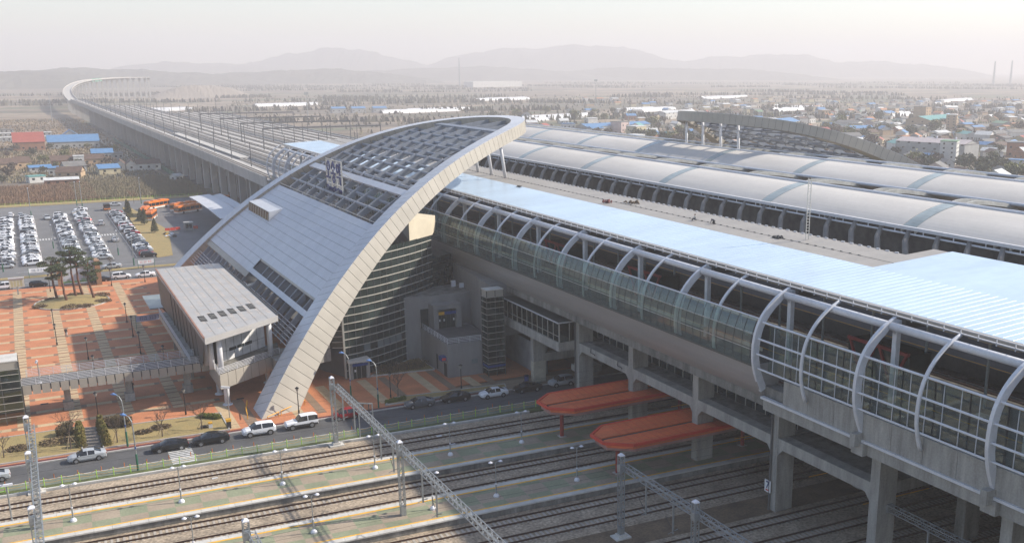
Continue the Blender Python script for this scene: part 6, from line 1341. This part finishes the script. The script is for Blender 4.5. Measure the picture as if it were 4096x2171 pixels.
# path under the viaduct
for i in range(36): y = 622+i*6.3; b = MB(); b.box(vx(57, y)-3.2, vx(57, y)+3.2, y, y+5.2, -.25, -.2); o = b.build('path', pale_c) if i == 0 else None; PTH = o or PTH; 
struct(PTH, 'pale slab path beside the viaduct pillars')
psl = MB(); psl.box(-3.2, 3.2, 0, 5.0, -.25, -.2); psl = psl.mesh('path_slab', M('path_slab_mat', (.50, .43, .34), .9))
for i in range(1, 36): y = 622+i*6.3; put('path_slab', psl, PTH, (vx(58, y)+.5, y, 0))
t = thing('green_fence', 'dark green mesh fence at the foot of the viaduct', 'fence')
for i in range(30): y = 530+i*10; b = MB(); b.box(vx(65, y)-.05, vx(65, y)+.05, y, y+9.8, -.3, 1.8); b.build('mesh_panel', green_pole, t)
# ------------------------------------------------------------------ houses on the near left
def hmat(n, c, r=.8): return M('house_'+n, c, r, var=.1, scale=.3)
WC = dict(white=hmat('white', (.62, .61, .58)), cream=hmat('cream', (.58, .50, .33)), grey=hmat('grey', (.38, .38, .37)), brick=hmat('brick', (.36, .17, .10)), tan=hmat('tan', (.46, .33, .21)), pink=hmat('pink', (.58, .45, .42)))
RC = dict(blue=M('roof_blue_tin', (.10, .23, .42), .5, var=.08), brown=M('roof_brown_tile', (.12, .075, .055), .8, var=.2, scale=.6), grey=M('roof_grey_slate', (.17, .165, .16), .8, var=.15), red=M('roof_red_tin', (.34, .085, .06), .6, var=.1), teal=M('roof_teal_tin', (.12, .32, .30), .55), white=M('roof_white_tin', (.62, .62, .60), .5), green=M('roof_green_tin', (.16, .28, .16), .6), orange=M('roof_orange_tile', (.45, .20, .09), .7))
def house_mb(w, d, h, rh, flat=False):
    a = MB(); a.box(-w/2, w/2, -d/2, d/2, -.3, h)
    r = MB(); e = .35
    if flat: r.box(-w/2-.15, w/2+.15, -d/2-.15, d/2+.15, h, h+.5)
    else:
        q = [(-w/2-e, -d/2-e, h-.1), (w/2+e, -d/2-e, h-.1), (w/2+e, d/2+e, h-.1), (-w/2-e, d/2+e, h-.1), (-w/2-e, 0, h+rh), (w/2+e, 0, h+rh)]
        r.v = q; r.f = [(0, 1, 5, 4), (2, 3, 4, 5), (3, 2, 1, 0)]; r.m = [0]*3
        a.v += [(-w/2, -d/2, h), (-w/2, d/2, h), (-w/2, 0, h+rh-.15), (w/2, -d/2, h), (w/2, d/2, h), (w/2, 0, h+rh-.15)]; n = len(a.v)-6; a.f += [(n+1, n, n+2), (n+3, n+4, n+5)]; a.m += [0, 0]
    wn = []
    st = max(1, int(h/3)); k = max(2, int(w/3.2))
    for s in range(st):
        z = .9+s*(h/st)
        for i in range(k): x = -w/2+(i+.5)*w/k; wn.append((x-.55, -d/2-.03, z, 'x'))
        for i in range(max(1, int(d/4))): y = -d/2+(i+.5)*d/max(1, int(d/4)); wn.append((-w/2-.03, y-.5, z, 'y'))
    return a, r, wn
def house(x, y, a, w, d, h, rh, wc, rc, label, flat=False):
    t = thing('house', label, 'house', (x, y, 0), a, 'houses beside the viaduct'); A, Rr, wn = house_mb(w, d, h, rh, flat); A.build('wall', WC[wc], t); Rr.build('roof', RC[rc], t)
    for wx, wy, z, ax in wn:
        b = MB()
        if ax == 'x': b.box(wx, wx+1.1, wy, wy+.06, z, z+1.0)
        else: b.box(wx, wx+.06, wy, wy+1.0, z, z+1.0)
        b.build('window', glass_win, t)
    return t
house(7.5, 761, .0, 17.5, 26, 5, 5.5, 'brick', 'red', 'large brick barn with dull red roof left of the blue factory'); house(33, 762, .0, 30, 13, 4, 4.2, 'grey', 'blue', 'long factory with bright blue roof'); house(33, 790, 1.57, 14, 13, 5, 5, 'grey', 'blue', 'blue gabled hall behind the long blue factory')
house(42, 800, .1, 11, 6, 3, 1.6, 'grey', 'teal', 'small teal roofed shed behind the blue factory'); house(42.2, 655, .0, 11, 9, 3.6, 2.2, 'grey', 'blue', 'grey shed with light blue roof before the slab path'); house(50, 655, .05, 5, 9, 3, .6, 'grey', 'grey', 'low grey lean-to beside the light blue shed')
house(38, 565, .08, 9.5, 14, 2.7, 1.6, 'cream', 'blue', 'cream house with blue roof'); house(45.2, 581, 1.5, 15, 4.4, 3, 2, 'white', 'brown', 'first of three white gabled sheds'); house(50.1, 579, 1.5, 15, 4.6, 3, 2, 'white', 'brown', 'second of three white gabled sheds'); house(57.5, 576, .05, 11.5, 8, 3, 2, 'white', 'brown', 'third and widest of the white gabled sheds')
house(15.6, 515, .0, 13.5, 8, 2.6, .8, 'brick', 'white', 'low hut with pale tin roof in the reddish scrub'); house(-5, 610, .2, 8, 9, 3, 2.6, 'tan', 'brown', 'tan gabled house at the picture edge'); house(1.6, 618, .2, 7, 9, 3, 2.6, 'tan', 'brown', 'tan gabled house with dark roof beside its twin'); house(14.4, 566, .0, 4.4, 5, 3.6, .6, 'grey', 'blue', 'small blue box shed among the dark roofs')
house(9, 590, .15, 10, 6, 2.2, 1.0, 'grey', 'blue', 'low blue roof behind the blue box shed'); house(24, 585, .2, 10, 8, 2.6, 2.2, 'grey', 'grey', 'grey hipped hut before the slab wall'); house(21, 552, -.3, 11, 8, 2.6, 2.2, 'tan', 'brown', 'dark brown roofed cottage above the pale tin hut'); house(22, 616, .0, 14, 8, 3.2, 2.4, 'brick', 'brown', 'long dark brown roofed house with white roof hut'); house(34, 622, .0, 14, 8, 3, 2.2, 'tan', 'brown', 'dark roofed house before the light blue shed'); house(28, 612, .0, 5, 4, 5, .4, 'white', 'white', 'white cube hut on the terrace', True); house(6, 535, .3, 7, 5, 2.4, .5, 'white', 'teal', 'white hut with flat teal roof in the scrub', True); house(62, 505, .6, 4, 4, 2.6, 1, 'white', 'white', 'tiny white hut beside the viaduct columns')
for i, (x, y, l, w) in enumerate(((-30, 960, 'long dark barn beyond the red roof', 60), (-20, 905, 'long low grey wall beyond the blue factory', 90), (10, 850, 'low pale greenhouse row behind the brick barn', 50))): house(x, y, 0, w, 6, 2.4, .5, 'grey', 'white' if i else 'grey', l, True)
# ------------------------------------------------------------------ scrub and undergrowth (nobody could count it)
def blades(n, fn, h, w, seed, name, mat, label):
    g = random.Random(seed); b = MB()
    for i in range(n):
        x, y = fn(g); hh = h*g.uniform(.5, 1.15); a = g.uniform(0, 3.14); dx, dy = w*math.cos(a), w*math.sin(a); lx, ly = g.uniform(-.4, .4)*hh*.4, g.uniform(-.4, .4)*hh*.4; k = len(b.v)
        b.v += [(x-dx, y-dy, -.3), (x+dx, y+dy, -.3), (x+lx+dx*.7, y+ly+dy*.7, hh*.8), (x+lx, y+ly, hh)]; b.f.append((k, k+1, k+2, k+3)); b.m.append(0)
    o = b.build(name, mat); struct(o, label, 'stuff'); return o
blades(22000, lambda g: (g.uniform(-30, 26), g.uniform(447, 510)), 1.7, .11, 5, 'undergrowth', scrub_red, 'dense reddish scrub beyond the car park')
blades(18000, lambda g: (g.uniform(18, 66), g.uniform(447, 525)), 1.8, .15, 6, 'undergrowth', scrub_grey, 'grey brown thicket beside the viaduct')
blades(6000, lambda g: (g.uniform(-30, 60), g.uniform(535, 745)), .8, .35, 7, 'undergrowth', scrub_grey, 'patchy brown weeds between the houses')
blades(7000, lambda g: (g.uniform(-60, 61), g.uniform(620, 1200)), 1.0, .5, 8, 'undergrowth', M('straw_weeds', (.24, .17, .10), .95, var=.25, scale=.05), 'straw coloured weeds around the blue factory')
tm = {}
def treemesh(k):
    if k not in tm:
        g = random.Random(k); cl = [(g.uniform(-.6, .6), g.uniform(-.6, .6), g.uniform(.35, .85), g.uniform(.25, .45)) for i in range(9)]
        def f(r): c = cl[r.randrange(9)]; v = Vector((r.gauss(0, 1), r.gauss(0, 1), r.gauss(0, 1))).normalized()*c[3]*r.random()**.4; return (c[0]*.6+v.x, c[1]*.6+v.y, c[2]+v.z*.8)
        tm[k] = leaves(420, f, .10, k)
        b = MB(); b.tube([(0, 0, -.1), (0, 0, .6)], [.05, .02], 6); tr = b
        tm[k] = (tm[k].mesh('crown_mesh', [far_green, M('distant_bare_crown', (.15, .115, .085), .95, var=.2, scale=.1), M('distant_spring_crown', (.17, .17, .06), .95, var=.2, scale=.1)][k % 3]), tr.mesh('trunk_mesh', bark))
    return tm[k]
def far_tree(x, y, s, label, k, grp):
    t = thing('broadleaf_tree', label, 'tree', (x, y, -.3), k*1.3, grp); a, c = treemesh(k % 6); put('crown', a, t, (0, 0, 0), 0, s); put('trunk', c, t, (0, 0, 0), 0, s)
g = random.Random(31)
for i, (x, y, s) in enumerate([(g.uniform(-8, 60), g.uniform(540, 760), g.uniform(4, 7)) for _ in range(34)]): far_tree(x, y, s, 'small tree among the houses by the viaduct, '+ordw(i)+' from the car park', int(y), 'trees among the near houses') if False else None
LT = sorted([(g.uniform(-8, 58), g.uniform(535, 800), g.uniform(3, 5)) for _ in range(30)], key=lambda q: q[1])
for i, (x, y, s) in enumerate(LT): far_tree(x, y, s, 'small tree among the houses by the viaduct, '+ordw(i)+' counted from the scrub', i, 'trees among the near houses')
# ------------------------------------------------------------------ town beyond the vaults
hm = {}
def house_mesh(tp, wc, rc):
    k = (tp, wc, rc)
    if k not in hm:
        w, d, h, rh, fl = dict(cot=(9, 7, 3, 2.2, False), hse=(11, 9, 4.5, 2.4, False), shd=(24, 12, 5, 2.2, False), blk=(12, 10, 8, 0, True), tow=(14, 11, 15, 0, True), low=(14, 8, 3, 0, True))[tp]
        A, Rr, wn = house_mb(w, d, h, rh, fl); b = MB(); b.v = list(A.v); b.f = list(A.f); b.m = [0]*len(A.f); n = len(b.v); b.v += Rr.v; b.f += [tuple(n+i for i in f) for f in Rr.f]; b.m += [1]*len(Rr.f)
        for x, y, z, ax in wn: b.box(*((x, x+1.3, y-.02, y+.04, z, z+1.2) if ax == 'x' else (x-.02, x+.04, y, y+1.2, z, z+1.2)), 2)
        hm[k] = b.mesh('house_mesh', [WC[wc], RC[rc], glass_win])
    return hm[k]
g = random.Random(77); HL = []; occ = []
tries = 0
while len(HL) < 285 and tries < 9000:
    tries += 1; az = R(g.uniform(37, 66.5)); r = 480*(2.6**(g.random()**1.25)); x, y = r*math.cos(az), r*math.sin(az)
    if x < 215 or (x < 260 and y > 480): continue
    dens = .95 if az < R(57) else .5
    if r > 900: dens *= .55
    if az > R(60) and r > 620: dens *= .35
    if g.random() > dens: continue
    if any((x-a)**2+(y-b_)**2 < 17**2 for a, b_ in occ): continue
    if abs(x-463) < 16 and 380 < y < 470: continue
    occ.append((x, y)); tp = g.choices(['cot', 'hse', 'shd', 'blk', 'tow', 'low'], [44, 32, 8, 5, 1, 10])[0]
    rc = g.choices(['blue', 'brown', 'grey', 'red', 'teal', 'white', 'green', 'orange'], [12, 26, 28, 5, 4, 14, 3, 8])[0]; wc = g.choices(['white', 'cream', 'grey', 'brick', 'tan', 'pink'], [34, 18, 16, 10, 12, 6])[0]
    if tp in ('blk', 'tow', 'low'): rc = g.choice(['white', 'grey', 'blue', 'green'])
    HL.append((r, x, y, tp, wc, rc, g.choice([.35, .35+1.57, .6, 1.2, -.2])))
HL.sort(); cnt = {}
TN = dict(cot='cottage', hse='house', shd='shed', blk='block', tow='tower block', low='flat hut')
for r, x, y, tp, wc, rc, a in HL:
    k = (tp, wc, rc); i = cnt.get(k, 0); cnt[k] = i+1
    o = put('town_house', house_mesh(tp, wc, rc), None, (x, y, 0), a+g.uniform(-.1, .1), g.uniform(.75, 1.0)); tag(o, 'town '+TN[tp]+' with '+wc+' walls and '+rc+' roof, '+ordw(i)+' such from the vaults', 'house', 'town houses beyond the vaults')
g = random.Random(78); TL = []
while len(TL) < 190:
    az = R(g.uniform(37, 68)); r = 470*(2.6**(g.random()**1.1)); x, y = r*math.cos(az), r*math.sin(az)
    if x > 215: TL.append((r, x, y))
for i, (r, x, y) in enumerate(sorted(TL)): far_tree(x, y, g.uniform(5, 9.5), 'hazy tree in the town, '+('number ' if False else '')+(ordw(i) if i < 99 else ordw(i-99)+' of the second hundred')+' from the station', i, 'trees in the town')
# particular buildings near the right corner
def bigbox(x, y, a, w, d, h, rh, wc, rc, label, flat=False):
    t = thing('warehouse', label, 'warehouse', (x, y, 0), a, 'warehouses'); A, Rr, wn = house_mb(w, d, h, rh, flat); A.build('wall', WC[wc], t); Rr.build('roof', RC[rc], t)
    for wx, wy, z, ax in wn[::2]:
        b = MB(); b.box(*((wx, wx+1.6, wy, wy+.06, z+1, z+1.9) if ax == 'x' else (wx, wx+.06, wy, wy+1.4, z+1, z+1.9))); b.build('window', glass_win, t)
    return t
RC['pink'] = M('roof_pinkish_tin', (.50, .43, .42), .55); t = bigbox(463, 425, -1.35, 44, 16, 9, 2, 'grey', 'pink', 'long grey warehouse with pinkish roof and three vents beyond the vaults')
for k in (-12, 0, 12): b = MB(); b.tube([(k, 0, 10.5), (k, 0, 11.8), (k, 0, 12.3)], [.5, .5, .1], 8); b.build('roof_vent', lamp_white, t)
bigbox(452, 505, -1.1, 16, 11, 5, 2, 'white', 'blue', 'shed with vivid blue roof behind the far arch leg'); bigbox(480, 335, .1, 40, 30, 14, 0, 'grey', 'green', 'big grey green hall at the right picture edge', True); bigbox(560, 690, .5, 60, 18, 6, 3, 'cream', 'blue', 'cream factory with blue roof far behind the second arch'); bigbox(430, 740, .2, 70, 14, 5, 2, 'grey', 'blue', 'long blue factory beyond the vaults'); bigbox(690, 640, .3, 55, 22, 8, 3, 'tan', 'teal', 'tan factory with teal roof in the town'); bigbox(600, 905, .3, 50, 16, 6, 2, 'white', 'white', 'white factory far behind the town'); bigbox(478, 620, .3, 34, 12, 4, 2, 'white', 'teal', 'white sheds with teal roof behind the second arch')
for i, (x, y, l) in enumerate(((330, 1205, 'first of three hazy pale blue sheds in the fields'), (352, 1200, 'second of three hazy pale blue sheds in the fields'), (376, 1196, 'third of three hazy pale blue sheds in the fields'))): bigbox(x, y, 0, 16, 9, 5, 2, 'grey', 'blue', l)
t = thing('church', 'white church with thin red spire in the town', 'church', (860, 655, 0)); b = MB(); b.box(-6, 6, -10, 10, -.3, 8); b.build('wall', WC['white'], t); b = MB(); b.box(-2.5, 2.5, -13, -8, -.3, 13); b.build('tower', WC['white'], t); b = MB(); b.tube([(0, -10.5, 13), (0, -10.5, 26)], [2, .05], 4); b.build('spire', RC['red'], t)
# road into town with cars
b = MB(); b.prism([(392, 300), (402, 300), (420, 372), (470, 470), (560, 640), (552, 644), (460, 472), (410, 376)], -.3, -.22); struct(b.build('road', asphalt_park), 'pale town road curving past the grey warehouse')
for i, (x, y, a, pc) in enumerate(((414, 362, 1.3, 'white'), (418, 369, 1.25, 'white'), (423, 380, 1.2, 'silver'), (428, 388, 1.2, 'black'), (436, 403, 1.1, 'white'), (444, 418, 1.1, 'silver'), (408, 352, 1.3, 'white'), (403, 340, 1.4, 'grey'))): flat_car('sedan', pc, (x, y, -.22), a, pc+' car on the town road, '+ordw(i)+' in the line past the warehouse', 'cars on the town road')
for i, (x, y) in enumerate(((392, 330), (430, 352), (434, 360), (397, 318))): far_tree(x, y, 7, 'bushy roadside tree at the right edge, '+ordw(i)+' along the town road', i*3, 'roadside trees')
# greenhouses in the far fields
gm = MB(); n = 8
gm.ring([[(x, 4*math.cos(3.1416*i/n), 3.2*math.sin(3.1416*i/n)-.3) for i in range(n+1)] for x in (-40, 40)], 0, False, False); gm = gm.mesh('greenhouse_mesh', M('white_film', (.66, .66, .66), .5, var=.06, scale=.05))
g = random.Random(5); GL = []
for az0, r0, k in ((63, 1050, 7), (70, 1250, 6), (58, 1250, 7), (50, 1300, 8), (45, 1150, 6), (77, 1500, 5), (84, 1350, 6), (66, 1700, 7), (54, 1800, 8), (42, 1700, 8)):
    for j in range(k): r = r0+j*11; GL.append((r, r*math.cos(R(az0+g.uniform(-.8, .8))), r*math.sin(R(az0))))
for i, (r, x, y) in enumerate(sorted(GL)): o = put('greenhouse', gm, None, (x, y, 0), .35 if x > 150 else .05, (g.uniform(.6, 1.3), 1, 1)); tag(o, 'white film greenhouse tunnel in the fields, '+ordw(i)+' by distance', 'greenhouse', 'greenhouses in the fields')
# masts and chimneys
def mast2(x, y, h, label, head=True, r=.5):
    t = thing('light_mast', label, 'mast', (x, y, 0), 0, 'tall masts in the fields'); b = MB(); b.tube([(0, 0, 0), (0, 0, h)], [r, r*.5], 8); b.build('shaft', steel_grey, t)
    if head: b = MB(); b.box(-2, 2, -.6, .6, h-.3, h+2.2); b.build('lamp_crown', steel_grey, t)
mast2(694, 1243, 33, 'high floodlight mast beyond the vaults'); mast2(264, 1079, 24, 'floodlight mast beside the track yard'); mast2(34, 1150, 28, 'white pole mast left of the viaduct', False, .4); mast2(420, 700, 20, 'thin pole behind the second arch', False, .3); mast2(1100, 2750, 78, 'hazy factory chimney before the hills', False, 3); mast2(2560, 2150, 70, 'first of two hazy towers at the right', False, 4); mast2(2610, 2130, 72, 'second of two hazy towers at the right', False, 4)
bigbox(1180, 2700, .3, 180, 40, 14, 3, 'white', 'white', 'hazy white plant below the hills', True)
# ------------------------------------------------------------------ hills
def hill(cx, cy, L, D, h, ang, label, seed, jag=.06):
    g = random.Random(seed); nx, ny = 60, 14; b = MB(); ph = [g.uniform(0, 6.28) for _ in range(8)]; ca, sa = math.cos(ang), math.sin(ang)
    for j in range(ny+1):
        for i in range(nx+1):
            u, v = i/nx*2-1, j/ny*2-1; e = max(0, 1-abs(u)**2.2)*max(0, math.cos(v*1.5708))**1.1; rid = 1+jag*(math.sin(u*7+ph[0])+.6*math.sin(u*17+ph[1]+v*3)+.35*math.sin(u*41+ph[2]))
            z = h*e*rid+(g.uniform(-1, 1)*h*.02+ (g.uniform(0, 5) if e > .05 and h > 40 else 0))-1; x, y = u*L, v*D; b.v.append((cx+x*ca-y*sa, cy+x*sa+y*ca, max(z, -.5)))
    for j in range(ny):
        for i in range(nx): k = j*(nx+1)+i; b.f.append((k, k+1, k+nx+2, k+nx+1)); b.m.append(0)
    o = b.build('hill', M('wooded_hill', (.075, .075, .055), .95, var=.3, scale=.01)); struct(o, label)
def pol(az, r): return r*math.cos(R(az)), r*math.sin(R(az))
for az, r, L, D, h, l in ((81.5, 5800, 620, 420, 78, 'hazy wooded ridge left of the chimney'), (74.6, 6200, 640, 500, 150, 'hazy hill behind the chimney'), (62.6, 6300, 980, 600, 178, 'broad highest hill in the haze'), (51.9, 6400, 740, 500, 128, 'rounded hill right of the highest one'), (46, 6500, 680, 500, 84, 'long low hill at the right'), (86, 3600, 520, 200, 46, 'low wooded ridge behind the viaduct curve'), (92, 3200, 520, 200, 42, 'low wooded ridge at the picture edge'), (76, 3800, 460, 180, 44, 'dark wooded knoll right of the viaduct curve'), (68, 4600, 760, 240, 52, 'low foothill below the highest hill'), (57, 4700, 760, 240, 50, 'low foothill at the picture centre right')):
    x, y = pol(az, r); hill(x, y, L, D, h, R(az-90), l, int(r+az))
hill(300, 1985, 90, 50, 22, .1, 'bare earth embankment at the end of the viaduct curve', 5, .03); bpy.data.objects['hill.010'].data.materials[0] = M('bare_cutting', (.26, .22, .18), .95, var=.1, scale=.02)
# far spread of the town, too small and many to tell apart
b = MB(); g = random.Random(99); k = 0
while k < 260:
    az = R(g.uniform(36, 63)); r = g.uniform(640, 1700); x, y = r*math.cos(az), r*math.sin(az)
    if x < 240 or (az > R(56) and g.random() < .75): continue
    w, d, h = g.uniform(6, 13), g.uniform(6, 10), g.uniform(2.6, 5); z = h+g.uniform(.3, 2.2); k += 1; mi = g.choices(range(4), [5, 3, 3, 2])[0]; n = len(b.v)
    b.box(x-w/2, x+w/2, y-d/2, y+d/2, -.3, h, mi); rm = 4+g.choices(range(5), [2, 5, 6, 3, 2])[0]
    n = len(b.v); b.v += [(x-w/2-.3, y-d/2-.3, h), (x+w/2+.3, y-d/2-.3, h), (x+w/2+.3, y+d/2+.3, h), (x-w/2-.3, y+d/2+.3, h), (x-w/2-.3, y, z), (x+w/2+.3, y, z)]; b.f += [(n, n+1, n+5, n+4), (n+2, n+3, n+4, n+5), (n+3, n, n+4), (n+1, n+2, n+5)]; b.m += [rm]*4
struct(b.build('distant_town', [WC['white'], WC['cream'], WC['grey'], WC['tan'], RC['blue'], RC['brown'], RC['grey'], RC['white'], RC['orange']]), 'far hazy spread of small houses beyond the near town', 'stuff')
def tscat(g):
    az = R(g.uniform(36, 80)); r = g.uniform(560, 2000); x, y = r*math.cos(az), r*math.sin(az)
    return (x, y) if x > 230 else (x+260, y)
belt = []
gb = random.Random(41)
for _ in range(70):
    az = R(gb.uniform(38, 93)); r = gb.uniform(850, 3800); x, y = r*math.cos(az), r*math.sin(az)
    if x > 0 and x < 200 and y < 1500: x += 330
    belt.append((x, y, az-math.pi/2+gb.uniform(-.35, .35), gb.uniform(60, 320)*(r/1500)**.5))
def bfn(g): q = belt[g.randrange(len(belt))]; u = g.uniform(-.5, .5)*q[3]; w = g.gauss(0, 5); return (q[0]+u*math.cos(q[2])-w*math.sin(q[2]), q[1]+u*math.sin(q[2])+w*math.cos(q[2]))
blades(9000, bfn, 6.0, 2.0, 13, 'treeline', M('field_treeline', (.085, .08, .055), .95, var=.3, scale=.02), 'dark tree belts between the far fields')
blades(4200, tscat, 3.0, 1.3, 12, 'undergrowth', M('hedge_brown_green', (.165, .145, .10), .95, var=.3, scale=.02), 'hedges and scrub scattered through town and fields')
# ------------------------------------------------------------------ haze
b = MB(); b.box(-7200, 8200, -1700, 8200, -1.3, 240)
hz = bpy.data.materials.new('haze_air'); hz.use_nodes = True; t = hz.node_tree; t.nodes.clear(); o = t.nodes.new('ShaderNodeOutputMaterial'); v = t.nodes.new('ShaderNodeVolumePrincipled')
v.inputs['Color'].default_value = (.885, .85, .86, 1); v.inputs['Density'].default_value = .00035; v.inputs['Anisotropy'].default_value = .12
t.links.new(v.outputs[0], o.inputs['Volume']); struct(b.build('haze', hz), 'pale spring haze over the plain', 'stuff')
